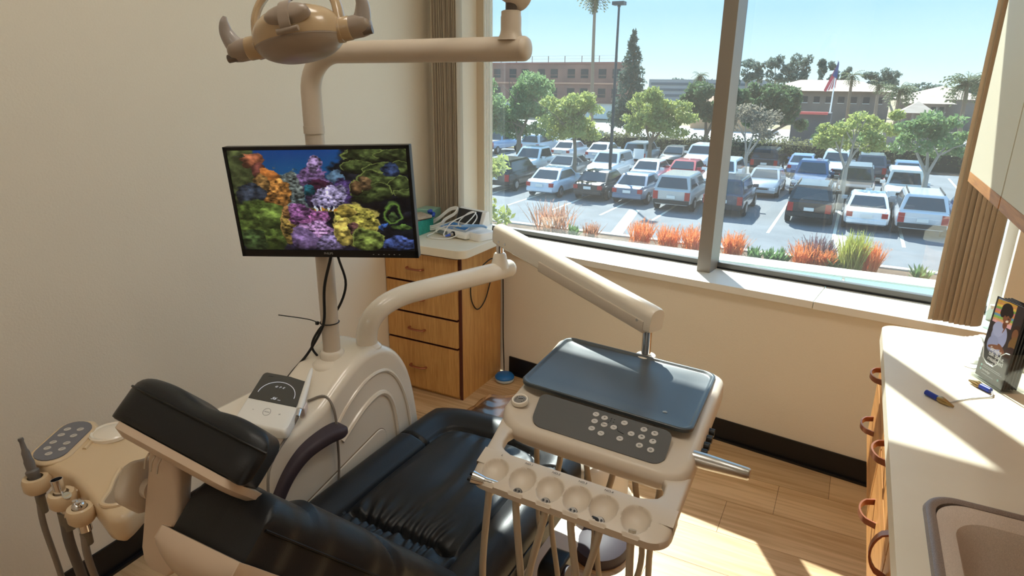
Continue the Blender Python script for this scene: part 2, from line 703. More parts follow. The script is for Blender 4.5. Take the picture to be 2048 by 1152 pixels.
_n.links.new(_hs.outputs[0], _n.nodes['Principled BSDF'].inputs['Base Color'])
_n.links.new(_mx.outputs[0], _n.nodes['Material Output'].inputs[0])


def blind(label, u0, u1, n, v, z0, loc_z, slatw, yaw, cords, jit=0.04, group='vertical blinds drawn open at the window'):
    c = W4 @ Vector(((u0 + u1) / 2, v, z0))
    t = thing('vertical_blind', label, 'blind', c, 0, group)
    obj('headrail', wbx(u0 - 0.02, u1 + 0.06, v - 0.03, v + 0.03, HEAD - 0.055, HEAD), M_WHITE, t, smooth=False)
    slat = None
    for i in range(n):
        u = u0 + (u1 - u0) * i / (n - 1)
        a = yaw + random.uniform(-jit, jit)
        dv = random.uniform(-0.006, 0.006)
        Mx = W4 @ Matrix.Translation((u, v + dv, 0)) @ Matrix.Rotation(a, 4, 'Z')
        bm = nb()
        # a slat is slightly curved across its width
        pts = [(math.sin(q * 0.9) * 0.0, 0) for q in (0,)]
        outer = []
        inner = []
        for q in range(7):
            s = (q / 6 - 0.5)
            outer.append((0.013 * (1 - 4 * s * s) + 0.0012, s * slatw))
            inner.append((0.013 * (1 - 4 * s * s) - 0.0012, s * slatw))
        prism(bm, outer + inner[::-1], HEAD - 0.06 - z0, Mx @ Matrix.Translation((0, 0, z0)))
        obj('slat', bm, M_SLAT, t, smooth=True, ang=50)
    for ci, (uc, vc) in enumerate(cords):
        bm = nb()
        tube(bm, [W4 @ Vector((uc, vc, HEAD - 0.05)), W4 @ Vector((uc, vc, z0 + 0.02))], 0.0042 if (ci == 0 and u0 < -1) else 0.0022, 6)
        obj('cord', bm, M_WHITE, t)
    return t


blind('stack of taupe vertical blinds beside the left wall, behind the drawer cabinet', -2.065, -1.900, 11, -0.055, 0.775, 0, 0.080, 0.30,
      [(-2.068, -0.05), (-1.905, 0.17), (-1.893, 0.17), (-1.882, 0.17), (-1.871, 0.17), (-1.858, 0.17)])  # rods near the glass stand for cord reflections; the first cord is real
blind('stack of taupe vertical blinds over the right end of the sill, above the counter', 0.352, 0.482, 9, -0.048, 0.79, 0, 0.072, -0.42,
      [(0.50, 0.06), (0.478, 0.07)])

# ------------------------------------------------------------------ left drawer cabinet
t = thing('drawer_cabinet', 'oak drawer cabinet with four drawers in the corner behind the monitor pole', 'cabinet', (-1.88, 2.76, 0))
CX0, CX1, CY0, CY1 = -2.10, -1.64, 2.585, 2.99
bm = nb()
box(bm, CX0, CX1, CY0, CY1, 0.0, 0.78)
obj('body', bm, M_OAK, t, smooth=False)
obj('edge_band', bbox(CX1 - 0.016, CX1 + 0.0005, CY0 - 0.004, CY0 + 0.001, 0.0, 0.78), M_OAK_D, t, smooth=False)
obj('inner_shadow_gap', bbox(CX0, CX1 - 0.014, CY0 - 0.002, CY0 + 0.002, 0.02, 0.778), M_OAK_D, t, smooth=False)
for a, b, hz in ((0.622, 0.770, 0.692), (0.452, 0.612, 0.53), (0.296, 0.442, 0.363), (0.02, 0.286, 0.149)):
    dr = obj('drawer', bbox(CX0, CX1 - 0.018, CY0 - 0.020, CY0 - 0.003, a, b), M_OAK, t, smooth=False, bevel=0.0015)
    obj('drawer_edge', bbox(CX0, CX1 - 0.017, CY0 - 0.0195, CY0 - 0.004, b - 0.001, b + 0.0015), M_OAK_D, dr, smooth=False)
    bm = nb()
    tube(bm, [(-1.955, CY0 - 0.019, hz + 0.002), (-1.952, CY0 - 0.036, hz), (-1.93, CY0 - 0.044, hz), (-1.885, CY0 - 0.044, hz), (-1.862, CY0 - 0.036, hz), (-1.859, CY0 - 0.019, hz)], 0.0050, 8, sub=4, flat=1.5)
    obj('handle', bm, M_BRONZE, dr)
bm = nb()
prism(bm, rrect(-2.122, -1.60, 2.535, 3.0, [0.002, 0.055, 0.004, 0.002]), 0.042, Matrix.Translation((0, 0, 0.782)))
tag(obj('countertop', bm, M_LAM, None, bevel=0.002, ang=50), 'small cream laminate top with rounded corner on the oak drawer cabinet', 'countertop')

# ------------------------------------------------------------------ right counter
CT = 0.90
t = thing('drawer_base_cabinet', 'oak drawer bank with bow pulls hung under the sink counter at right', 'cabinet', (0.48, 0.6, 0.54))
M_OAKH = wood_mat('oak_laminate_drawer', (206, 146, 84), (168, 110, 56), 1)
bm = nb()
for a in ((-1.2, 0.58, 0.545, 0.858), (1.27, 2.13, 0.545, 0.858), (0.58, 1.27, 0.545, 0.70)):
    box(bm, 0.200, 0.795, *a)
box(bm, 0.186, 0.192, 0.58, 1.27, 0.545, 0.855)
obj('carcass', bm, M_OAK_D, t, smooth=False)
obj('end_panel', bbox(0.184, 0.795, 2.130, 2.146, 0.54, 0.858), M_OAKH, t, smooth=False)
obj('bottom_panel', bbox(0.186, 0.795, -1.2, 2.13, 0.538, 0.545), M_OAKH, t, smooth=False)


def pull(y, z, x0, parent, L=0.10, vert=False, out=0.033):
    bm = nb()
    pts = []
    for k in range(11):
        a = k / 10
        s = (a - 0.5) * L
        o = out * math.sin(PI * min(1, max(0, a))) ** 0.45
        pts.append((x0 - o, y, z + s) if vert else (x0 - o, y + s, z))
    rs = []
    for i, p in enumerate(pts):
        q0 = Vector(pts[max(i - 1, 0)])
        q1 = Vector(pts[min(i + 1, 10)])
        tt = (q1 - q0).normalized()
        wdir = Vector((0, 1, 0)) if vert else Vector((0, 0, 1))
        nn = tt.cross(wdir).normalized()
        p = Vector(p)
        rs.append([p + wdir * 0.0075 + nn * 0.002, p - wdir * 0.0075 + nn * 0.002, p - wdir * 0.0075 - nn * 0.002, p + wdir * 0.0075 - nn * 0.002])
    rings(bm, rs)
    return obj('handle', bm, M_BRONZE, parent)


for (y0, y1) in ((1.665, 2.128), (1.225, 1.660), (0.78, 1.220), (0.0, 0.775), (-0.9, -0.005)):
    if y0 < 1.2:
        dr = obj('door', bbox(0.165, 0.184, y0 + 0.002, y1 - 0.003, 0.545, 0.858), M_OAKH, t, smooth=False)
        pull(y1 - 0.045, 0.79, 0.165, dr, vert=True)
        continue
    for a, b in ((0.545, 0.745), (0.752, 0.857)):
        dr = obj('drawer', bbox(0.165, 0.184, y0 + 0.002, y1 - 0.003, a, b), M_OAKH, t, smooth=False)
        pull((y0 + y1) / 2 + 0.07, (a + b) / 2 + 0.012, 0.165, dr)

# worktop with a sink cut-out: border pieces joined in one mesh
SX0, SX1, SY0, SY1 = 0.196, 0.62, 0.62, 1.232
bm = nb()
outer = rrect(0.150, 0.80, -1.2, 2.19, [0.001, 0.001, 0.001, 0.045])
hole = rrect(SX0 + 0.012, SX1 - 0.012, SY0 + 0.012, SY1 - 0.012, 0.045, 8)
for z in (CT, CT - 0.040):
    vo = [bm.verts.new((x, y, z)) for x, y in outer]
    vh = [bm.verts.new((x, y, z)) for x, y in hole]
    eo = [bm.edges.new((vo[i], vo[(i + 1) % len(vo)])) for i in range(len(vo))]
    eh = [bm.edges.new((vh[i], vh[(i + 1) % len(vh)])) for i in range(len(vh))]
    bmesh.ops.triangle_fill(bm, edges=eo + eh, use_beauty=True)
    if z == CT:
        top_o, top_h = vo, vh
    else:
        for A, B in ((top_o, vo), (top_h, vh)):
            for i in range(len(A)):
                j = (i + 1) % len(A)
                bm.faces.new((A[i], A[j], B[j], B[i]))
tag(obj('sink_countertop', bm, M_LAM, None, smooth=False), 'long cream laminate countertop with the sink, along the right wall', 'countertop')
# the counter front edge strip (thin dark joint line)
# sink: raised rim and basin
M_SINK = mat('speckled_beige_sink', (226, 212, 198), 0.45, noise=(900, (204, 190, 176), 1), bump=(700, 0.2))
M_RIM = mat('grey_sink_rim', (150, 136, 128), 0.35, noise=(900, (120, 108, 102), 1))
t = thing('sink', 'beige drop-in sink with grey raised rim in the right countertop', 'sink', (0.41, 0.92, CT))
bm = nb()
prof = [(0, 0.0), (0.003, 0.007), (0.010, 0.009), (0.018, 0.006), (0.020, -0.004)]
rs = []
for off, z in prof:
    rs.append([(x, y, CT + z) for x, y in rrect(SX0 + off, SX1 - off, SY0 + off, SY1 - off, 0.055 - off * 0.6, 8)])
rings(bm, rs, cap=False)
obj('rim', bm, M_RIM, t)
bm = nb()
prof = [(0.0185, 0.0045), (0.030, 0.002), (0.046, -0.006), (0.056, -0.030), (0.066, -0.13), (0.09, -0.16), (0.16, -0.165)]
rs = []
for off, z in prof:
    rs.append([(x, y, CT + z) for x, y in rrect(SX0 + off, SX1 - off, SY0 + off, SY1 - off, max(0.05, 0.055), 8)])
rings(bm, rs, cap=False)
bm.faces.new([bm.verts.new(p) for p in rs[-1]])
obj('basin', bm, M_SINK, t)

# upper cabinet
M_DOORW = mat('cream_cabinet_door', (222, 214, 190), 0.5)
t = thing('upper_cabinet', 'cream upper cabinet with oak bottom rail above the sink counter', 'cabinet', (0.54, 1.0, 1.37))
obj('carcass', bbox(0.300, 0.795, -1.0, 2.12, 1.378, 2.40), mat('brown_cabinet_gap', (92, 62, 44), 0.6), t, smooth=False)
obj('end_panel', bbox(0.283, 0.795, 2.115, 2.132, 1.378, 2.40), M_OAKH, t, smooth=False)
obj('bottom_panel', bbox(0.288, 0.795, -1.0, 2.132, 1.366, 1.379), M_OAKH, t, smooth=False)
for y0, y1 in ((1.655, 2.131), (1.17, 1.645), (0.685, 1.16), (0.2, 0.675), (-0.5, 0.19)):
    d = obj('door', bbox(0.280, 0.300, y0, y1, 1.386, 2.40), M_DOORW, t, smooth=False)
    obj('bottom_rail', bbox(0.2795, 0.301, y0, y1, 1.360, 1.3855), M_OAKH, d, smooth=False)

# ================================================================== OUTSIDE
G = -4.2
M_ASPH = mat('sunlit_asphalt', (124, 128, 132), 0.9, noise=(0.8, (112, 116, 120), 6), bump=(30, 0.3))
M_ROAD = mat('pale_concrete_road', (196, 192, 186), 0.9, noise=(0.5, (180, 176, 170), 4))
M_LINE = mat('faded_parking_paint', (226, 222, 204), 0.8)
M_KERB = mat('concrete_kerb', (200, 192, 178), 0.85)
M_SOIL = mat('brown_mulch_soil', (122, 100, 80), 0.95, noise=(3, (98, 80, 64)))
M_LAWN = mat('dry_lawn', (128, 138, 82), 0.95, noise=(2, (150, 140, 92)))
M_DRY = mat('dry_field', (168, 146, 120), 0.95, noise=(0.2, (140, 130, 96)))


def sbox(name, a, m, **k):
    return struct(name, bbox(*a), m, smooth=False, **k)


sbox('ground', (-600, 500, 4.5, 900, G - 1.0, G - 0.12), M_DRY)
sbox('parking_lot', (-45, 24, 24.3, 54, G - 0.12, G), M_ASPH)
sbox('road', (-60, 40, 57.5, 72, G - 0.12, G - 0.02), M_ROAD)
sbox('far_lot', (-60, 60, 76, 100, G - 0.12, G - 0.02), M_ROAD)
sbox('planting_bed', (-45, 24, 19.0, 24.0, G - 0.12, G + 0.05), M_SOIL)
sbox('kerb', (-45, 24, 24.0, 24.3, G - 0.12, G + 0.10), M_KERB)
sbox('hedge_bed', (-45, 24, 54, 57.5, G - 0.12, G + 0.05), M_SOIL)
sbox('lawn_verge', (-45, -24, 54.5, 58.0, G + 0.05, G + 0.08), M_LAWN)
for i in range(-13, 8):
    sbox('parking_line', (-1.3 + i * 2.35 - 0.06, -1.3 + i * 2.35 + 0.06, 46, 52.0, G, G + 0.006), M_LINE)
for i in range(-13, 8):
    sbox('parking_line', (-0.3 + i * 2.45 - 0.06, -0.3 + i * 2.45 + 0.06, 28, 40.5, G, G + 0.006), M_LINE)
for x0, x1, y0, y1 in ((-8.35, -9.35, 24.3, 30.0), (0.05, -0.35, 24.3, 29.0)):
    bm = nb()
    prism(bm, [(x0, y0), (x0 + 0.5, y0), (x1 + 0.5, y1), (x1, y1)][::-1], 0.008, Matrix.Translation((0, 0, G)))
    struct('painted_stripe', bm, M_LINE, smooth=False)
# ledge and glass canopy right below the window
M_LEDGE = mat('pale_concrete_ledge', (226, 212, 192), 0.8)
bm = nb()
box(bm, -3.2, 2.2, 3.55, 4.0, -0.55, -0.42, None)
struct('trim_3', wbx(-3.0, 2.0, 0.30, 0.42, 0.60, 0.70), M_LEDGE, smooth=False)
M_TEAL = mat('sky_reflection_teal_glass', (120, 196, 190), 0.12, coat=0.5)  # opaque teal stands in for the sky reflected by the glass
t = thing('glass_canopy', 'glass canopy panels coloured teal for the mirrored sky with pale concrete coping just below the window', 'canopy', (-0.6, 8.0, -0.9))
obj('coping', bbox(-8.8, 4.5, 9.25, 9.65, -0.98, -0.78), M_LEDGE, t, smooth=False)
for i in range(11):
    x0 = -7.6 + i * 1.1
    obj('glass_panel', bbox(x0 + 0.02, x0 + 1.08, 7.9, 9.22, -0.82, -0.80), M_TEAL, t, smooth=False)
    obj('support_fin', bbox(x0 - 0.012, x0 + 0.012, 7.9, 9.22, -0.97, -0.82), M_LEDGE, t, smooth=False)

# ---------------------------------------------------------------- vegetation
M_BARK = mat('grey_brown_bark', (128, 112, 96), 0.9, bump=(20, 0.5))
M_BARKL = mat('pale_bark', (168, 158, 146), 0.9, bump=(20, 0.4))


def leafmat(name, c1, c2, sc=0.9):
    m = mat(name, c1, 0.6, noise=(sc, c2, 5), spec=0.3)
    nt = m.node_tree
    b = nt.nodes['Principled BSDF']
    o = nt.nodes['Material Output']
    tr = nt.nodes.new('ShaderNodeBsdfTranslucent')
    tr.inputs[0].default_value = S(*[min(255, int(v * 1.12)) for v in c1])
    mx = nt.nodes.new('ShaderNodeMixShader')
    mx.inputs[0].default_value = 0.42
    nt.links.new(b.outputs[0], mx.inputs[1])
    nt.links.new(tr.outputs[0], mx.inputs[2])
    nt.links.new(mx.outputs[0], o.inputs[0])
    return m


M_LEAF_G = leafmat('green_leaves', (126, 150, 100), (100, 124, 84))
M_LEAF_Y = leafmat('yellow_green_leaves', (164, 170, 100), (122, 142, 88))
M_LEAF_D = leafmat('dark_green_leaves', (92, 112, 78), (66, 86, 62))
M_LEAF_C = leafmat('blue_green_needles', (86, 102, 92), (66, 82, 76))
M_LEAF_B = leafmat('grey_bare_twigs', (146, 138, 122), (116, 110, 92))
M_LEAF_H = leafmat('hedge_leaves', (124, 124, 88), (92, 94, 66))
M_LEAF_O = leafmat('orange_leaves', (224, 138, 84), (206, 156, 96), 6)
M_LEAF_P = leafmat('muted_pink_leaves', (196, 140, 110), (140, 128, 96), 6)
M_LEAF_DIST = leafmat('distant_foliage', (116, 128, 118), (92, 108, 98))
M_PALM = leafmat('palm_fronds', (110, 120, 88), (82, 92, 66))


def leaf_cloud(centers, n, size, seed, flat=0.75, orient=None):
    """n small leaf quads scattered on the shells of ellipsoids: centers = [(c, (rx, ry, rz))]"""
    rs = np.random.RandomState(seed)
    w = np.array([(c[1][0] * c[1][2]) for c in centers], float)
    idx = rs.choice(len(centers), n, p=w / w.sum())
    C = np.array([centers[i][0] for i in idx])
    R = np.array([centers[i][1] for i in idx])
    d = rs.normal(size=(n, 3))
    d /= np.linalg.norm(d, axis=1)[:, None]
    rad = rs.uniform(0.55, 1.08, (n, 1))
    P = C + d * R * rad
    a = rs.normal(size=(n, 3))
    a /= np.linalg.norm(a, axis=1)[:, None]
    b = np.cross(a, rs.normal(size=(n, 3)))
    b /= np.linalg.norm(b, axis=1)[:, None]
    s = size * rs.uniform(0.6, 1.3, (n, 1))
    V = np.stack([P - a * s, P + b * s * 0.5, P + a * s, P - b * s * 0.5], 1).reshape(-1, 3)
    F = np.arange(n * 4).reshape(n, 4)
    return V.tolist(), F.tolist()


def merge(*ms):
    V, F = [], []
    for v, f in ms:
        o = len(V)
        V += list(v)
        F += [tuple(i + o for i in q) for q in f]
    return V, F


def obj_cloud(name, vf, m, parent):
    me = bpy.data.meshes.new(name)
    v, f = vf
    me.from_pydata([tuple(p) for p in v], [], f)
    me.update()
    if parent is not None:
        me.transform(WM[parent.name].inverted())
    me.materials.append(m)
    o = bpy.data.objects.new(name, me)
    COL.objects.link(o)
    if parent is not None:
        o.parent = parent
    return o


def tree(name, label, x, y, crowns, trunk_h, tr, m_leaf, n, size, seed, group='trees around the parking lot', m_bark=None, cat='tree', lean=(0, 0)):
    """crowns: [(dx, dy, z above ground, rx, ry, rz)]"""
    rr = random.Random(seed)
    t = thing(name, label, cat, (x, y, G), 0, group)
    bm = nb()
    top = Vector((x + lean[0], y + lean[1], G + trunk_h))
    tube(bm, [(x, y, G - 0.05), (x + lean[0] * 0.3, y, G + trunk_h * 0.5), top], [tr, tr * 0.8, tr * 0.62], 8, sub=3)
    for c in crowns:
        e = Vector((x + c[0], y + c[1], G + c[2]))
        mid = top.lerp(e, 0.5) + Vector((rr.uniform(-.2, .2), rr.uniform(-.2, .2), 0.1))
        tube(bm, [top - Vector((0, 0, 0.15)), mid, e], [tr * 0.5, tr * 0.34, tr * 0.12], 6, sub=3)
        for q in range(3):
            e2 = e + Vector((rr.uniform(-1, 1) * c[3] * 0.8, rr.uniform(-1, 1) * c[4] * 0.8, rr.uniform(-.2, .9) * c[5]))
            tube(bm, [mid, mid.lerp(e2, 0.5) + Vector((0, 0, 0.08)), e2], [tr * 0.26, tr * 0.16, 0.02], 5)
    obj('trunk', bm, m_bark or M_BARK, t)
    cs = []
    for c in crowns:
        for q in range(9):
            a = rr.uniform(0, 2 * PI)
            k = rr.uniform(0.3, 0.85)
            zz = rr.uniform(-0.6, 0.85)
            kk = math.sqrt(max(0.05, 1 - zz * zz))
            cs.append(((x + c[0] + math.cos(a) * c[3] * k * kk, y + c[1] + math.sin(a) * c[4] * k * kk, G + c[2] + zz * c[5] * 0.8), (c[3] * rr.uniform(.26, .45), c[4] * rr.uniform(.26, .45), c[5] * rr.uniform(.22, .4))))
    obj_cloud('crown', leaf_cloud(cs, n, size, seed), m_leaf, t)
    return t


tree('shade_tree', 'largest green tree left of the light pole, nearest the left edge of the window', -22.9, 44.5, [(-1.0, 0, 4.3, 3.3, 2.8, 2.7), (1.5, 0, 4.8, 2.7, 2.2, 2.1), (0.5, 0, 3.1, 3.3, 2.2, 1.6)], 2.0, 0.26, M_LEAF_G, 13000, 0.16, 1)
tree('shade_tree', 'yellow green tree between the largest tree and the light pole', -14.6, 35.6, [(-1.1, 0, 4.0, 1.7, 1.5, 1.3), (0.2, 0, 4.6, 1.5, 1.4, 1.1), (-0.4, 0.6, 3.3, 2.1, 1.4, 1.1)], 2.2, 0.16, M_LEAF_Y, 5600, 0.13, 2)
tree('shade_tree', 'yellow green tree just right of the light pole', -13.2, 46.3, [(-0.7, 0, 4.1, 1.9, 1.7, 1.5), (1.6, 0, 3.6, 2.1, 1.7, 1.3), (0.1, 0, 2.9, 2.4, 1.6, 1.0)], 1.9, 0.2, M_LEAF_Y, 6800, 0.145, 3)
tree('shade_tree', 'round dark green tree left of the window mullion', -11.6, 57.5, [(0, 0, 4.3, 2.9, 2.5, 1.9), (1.5, 0, 4.6, 1.8, 2, 1.5)], 1.8, 0.3, M_LEAF_D, 7000, 0.19, 4)
tree('shade_tree', 'wide dark green tree right of the window mullion', -7.6, 62.5, [(-1.1, 0, 3.9, 2.4, 2.2, 2.2), (1.1, 0, 3.9, 2.2, 2.2, 2.1), (0.2, 0, 4.6, 2.2, 2.2, 1.8), (2.2, 0, 2.8, 1.6, 2, 1.4)], 1.6, 0.3, M_LEAF_D, 12500, 0.19, 5)
tree('shade_tree', 'nearly bare grey tree right of the mullion', -6.4, 45.3, [(-0.7, 0, 3.4, 1.4, 1.2, 1.2), (1.1, 0, 3.3, 1.5, 1.2, 1.1), (0.3, 0, 4.0, 1.3, 1.2, 0.9)], 1.5, 0.17, M_LEAF_B, 2600, 0.10, 6, m_bark=M_BARKL)
tree('shade_tree', 'leafy tree in the middle of the right pane beside the black car', -0.34, 35.4, [(-0.6, 0, 3.3, 1.2, 1.1, 0.9), (0.9, 0, 3.4, 1.0, 1.1, 0.8), (0.0, 0, 4.1, 1.0, 1.0, 0.7)], 2.1, 0.16, M_LEAF_Y, 2300, 0.11, 7, m_bark=M_BARKL)
tree('shade_tree', 'leafy tree nearest the right blind stack', 3.1, 36.2, [(-0.9, 0, 3.5, 1.3, 1.2, 1.0), (0.6, 0, 3.4, 1.2, 1.1, 0.9), (-0.1, 0, 4.3, 1.1, 1.1, 0.8)], 2.0, 0.17, M_LEAF_G, 2700, 0.12, 8, m_bark=M_BARKL)
tree('shade_tree', 'small yellow green tree behind the hedge by the gazebo', 2.1, 66, [(0, 0, 2.7, 1.7, 1.5, 1.4)], 1.3, 0.15, M_LEAF_Y, 1500, 0.16, 9)
tree('shade_tree', 'low green tree behind the hedge below the flagpole', -1.2, 60, [(0, 0, 2.2, 2.2, 1.5, 1.1)], 1.1, 0.15, M_LEAF_G, 1700, 0.16, 10)

# tall conifer beside the light pole
t = thing('conifer_tree', 'tall dark conifer beside the light pole', 'tree', (-19.95, 62, G), 0, 'trees around the parking lot')
bm = nb()
tube(bm, [(-19.95, 62, G), (-19.9, 62, G + 10.0)], [0.3, 0.05], 8)
obj('trunk', bm, M_BARK, t)
cs = []
rr = random.Random(11)
for k in range(90):
    h = rr.random() ** 0.9
    zz = G + 2.0 + h * 8.4
    rad = 2.1 * (1 - h) ** 0.8 + 0.12
    a = rr.uniform(0, 2 * PI)
    cs.append(((-19.95 + math.cos(a) * rad * 0.6, 62 + math.sin(a) * rad * 0.6, zz), (rad * 0.42 + 0.05, rad * 0.42 + 0.05, 0.5)))
obj_cloud('crown', leaf_cloud(cs, 6500, 0.17, 12), M_LEAF_C, t)


def palm(label, x, y, h, r, seed, nf=26, tr=0.22, dead=0.6):
    rr = random.Random(seed)
    t = thing('palm_tree', label, 'palm', (x, y, G), 0, 'palm trees on the skyline')
    bm = nb()
    tube(bm, [(x + 0.3, y, G), (x + 0.1, y, G + h * 0.5), (x, y, G + h)], [tr * 1.2, tr, tr * 0.8], 8, sub=3)
    obj('trunk', bm, M_BARK, t)
    V, F = [], []
    for i in range(nf):
        a = rr.uniform(0, 2 * PI)
        el = rr.uniform(-1.1, 1.3) if dead else rr.uniform(-0.4, 1.35)
        L = r * rr.uniform(0.8, 1.1)
        dirh = Vector((math.cos(a), math.sin(a), 0))
        side = Vector((-math.sin(a), math.cos(a), 0))
        p = Vector((x, y, G + h))
        prev = None
        for k in range(7):
            s = k / 6
            e2 = el - s * 1.3
            q = p + (dirh * math.cos(e2) + Vector((0, 0, 1)) * math.sin(e2)) * (L / 6 if k else 0)
            p = q
            # leaflets: pairs of narrow blades
            if k:
                for sg in (-1, 1):
                    b0 = p
                    b1 = p + side * sg * L * 0.26 * (1 - 0.5 * s) + dirh * 0.1 * L - Vector((0, 0, 0.10 * L))
                    o = len(V)
                    V += [b0, b0 + dirh * L * 0.10, b1]
                    F.append((o, o + 1, o + 2))
                o = len(V)
                V += [prev - side * 0.03, prev + side * 0.03, p + side * 0.03, p - side * 0.03]
                F.append((o, o + 1, o + 2, o + 3))
            prev = Vector(p)
    obj_cloud('fronds', (V, F), M_PALM, t)
    return t


palm('tallest fan palm, behind the building under construction', -31.0, 80, 16.2, 2.1, 21, 70)
palm('left one of the two small shaggy palms right of the conifer', -26.2, 120, 7.4, 1.5, 22, 60, 0.35)
palm('right one of the two small shaggy palms right of the conifer', -21.4, 120, 6.9, 1.5, 23, 60, 0.35)
palm('small palm right of the flag', -2.2, 110, 7.4, 1.6, 24, 44)
palm('slim palm above the tiled roof, between flag and gazebo', 1.3, 100, 6.2, 1.3, 25, 40)
palm('feathery palm in front of the tiled roof', 3.3, 88, 5.5, 1.9, 26, 60, dead=0)
palm('broad palm left one behind the right blind stack edge', 9.8, 90, 6.3, 2.5, 27, 80, dead=0)
palm('broad palm right one behind the right blind stack edge', 12.6, 90, 5.9, 2.2, 28, 80, dead=0)


def skyline(label, x, y, crowns, n, size, seed, m=None):
    t = thing('distant_tree', label, 'tree', (x, y, G), 0, 'trees on the skyline')
    rr = random.Random(seed)
    bm = nb()
    cs = []
    for c in crowns:
        tube(bm, [(x + c[0] * 0.7, y, G), (x + c[0], y, G + c[1])], [0.3, 0.08], 6)
        for q in range(9):
            cs.append(((x + c[0] + rr.uniform(-.6, .6) * c[2], y + rr.uniform(-.6, .6) * c[2], G + c[1] + rr.uniform(-1.6, .7) * c[3]), (c[2] * .5, c[2] * .5, c[3] * .45)))
    obj('trunk', bm, M_BARKL, t)
    obj_cloud('crown', leaf_cloud(cs, n, size, seed), m or M_LEAF_DIST, t)
    return t


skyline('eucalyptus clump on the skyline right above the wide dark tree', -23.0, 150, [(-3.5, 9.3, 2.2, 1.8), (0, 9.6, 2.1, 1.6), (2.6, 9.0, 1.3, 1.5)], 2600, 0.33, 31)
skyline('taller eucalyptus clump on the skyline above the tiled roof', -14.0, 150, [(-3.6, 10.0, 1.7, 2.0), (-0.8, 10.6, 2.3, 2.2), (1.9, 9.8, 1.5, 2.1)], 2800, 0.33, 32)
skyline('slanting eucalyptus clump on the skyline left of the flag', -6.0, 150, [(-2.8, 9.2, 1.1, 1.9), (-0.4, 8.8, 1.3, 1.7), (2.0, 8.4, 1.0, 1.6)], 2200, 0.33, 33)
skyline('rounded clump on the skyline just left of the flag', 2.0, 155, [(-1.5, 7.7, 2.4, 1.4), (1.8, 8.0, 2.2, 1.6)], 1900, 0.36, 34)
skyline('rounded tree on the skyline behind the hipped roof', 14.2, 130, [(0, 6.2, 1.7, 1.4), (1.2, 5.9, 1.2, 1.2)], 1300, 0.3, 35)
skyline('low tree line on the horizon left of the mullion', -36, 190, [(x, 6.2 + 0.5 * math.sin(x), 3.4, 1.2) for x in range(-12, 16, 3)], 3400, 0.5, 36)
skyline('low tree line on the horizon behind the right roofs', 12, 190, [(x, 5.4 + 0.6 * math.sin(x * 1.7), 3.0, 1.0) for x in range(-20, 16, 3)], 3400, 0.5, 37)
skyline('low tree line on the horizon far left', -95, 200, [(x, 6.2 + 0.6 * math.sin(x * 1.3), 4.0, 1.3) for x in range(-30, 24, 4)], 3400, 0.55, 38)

# long clipped hedge behind the far row of cars
t = thing('hedge', 'long brownish green hedge behind the farthest row of cars', 'hedge', (-10, 55.8, G))
rr = random.Random(5)
cs = [((-22.5 + k * 0.45, 55.8 + rr.uniform(-.3, .3), G + 0.95 + rr.uniform(-.1, .2)), (0.6, 0.75, 0.90)) for k in range(76)]
obj_cloud('foliage', leaf_cloud(cs, 14000, 0.12, 41), M_LEAF_H, t)
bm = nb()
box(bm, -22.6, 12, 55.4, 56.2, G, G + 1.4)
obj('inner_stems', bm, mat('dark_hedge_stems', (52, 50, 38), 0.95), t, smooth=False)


def clump(name, label, x, y, w, h, m, seed, n=90, z=G + 0.05, spiky=False, cat='shrub', grp='shrubs in the bed below the window', upright=0.35):
    """a clump of upright blades fanning from the ground"""
    rr = random.Random(seed)
    t = thing(name, label, cat, (x, y, z), 0, grp)
    V, F = [], []
    for i in range(n):
        a = rr.uniform(0, 2 * PI)
        tilt = rr.uniform(0.0, 1.15 if spiky else 0.8)
        L = h * rr.uniform(0.75, 1.1)
        d = Vector((math.cos(a) * math.sin(tilt) * (w / h) * 0.8, math.sin(a) * math.sin(tilt) * (w / h) * 0.8, math.cos(tilt) ** upright))
        side = Vector((-math.sin(a), math.cos(a), 0))
        bx = x + rr.uniform(-.28, .28) * w
        by = y + rr.uniform(-.28, .28) * w
        b = Vector((bx, by, z))
        wd = (0.045 if spiky else 0.022) * (1 if spiky else 1)
        m1 = b + d * L * 0.55
        e = b + d * L - Vector((0, 0, 0.12 * L * math.sin(tilt)))
        o = len(V)
        V += [b - side * wd * .5, b + side * wd * .5, m1 + side * wd, m1 - side * wd, e]
        F += [(o, o + 1, o + 2, o + 3), (o + 3, o + 2, o + 4)]
        if not spiky:
            for q in range(5):
                s = rr.uniform(0.35, 1.0)
                c = b.lerp(e, s)
                dd = Vector((rr.uniform(-1, 1), rr.uniform(-1, 1), rr.uniform(0, 1))).normalized() * 0.10
                o = len(V)
                V += [c - side * 0.012, c + side * 0.012, c + dd]
                F.append((o, o + 1, o + 2))
    obj_cloud('blades' if spiky else 'stems', (V, F), m, t)
    bm = nb()
    lathe(bm, [(w * 0.20, 0), (w * 0.16, 0.04), (0.02, 0.07)], (x, y, z), n=10)
    obj('root_crown', bm, M_SOIL, t)
    return t


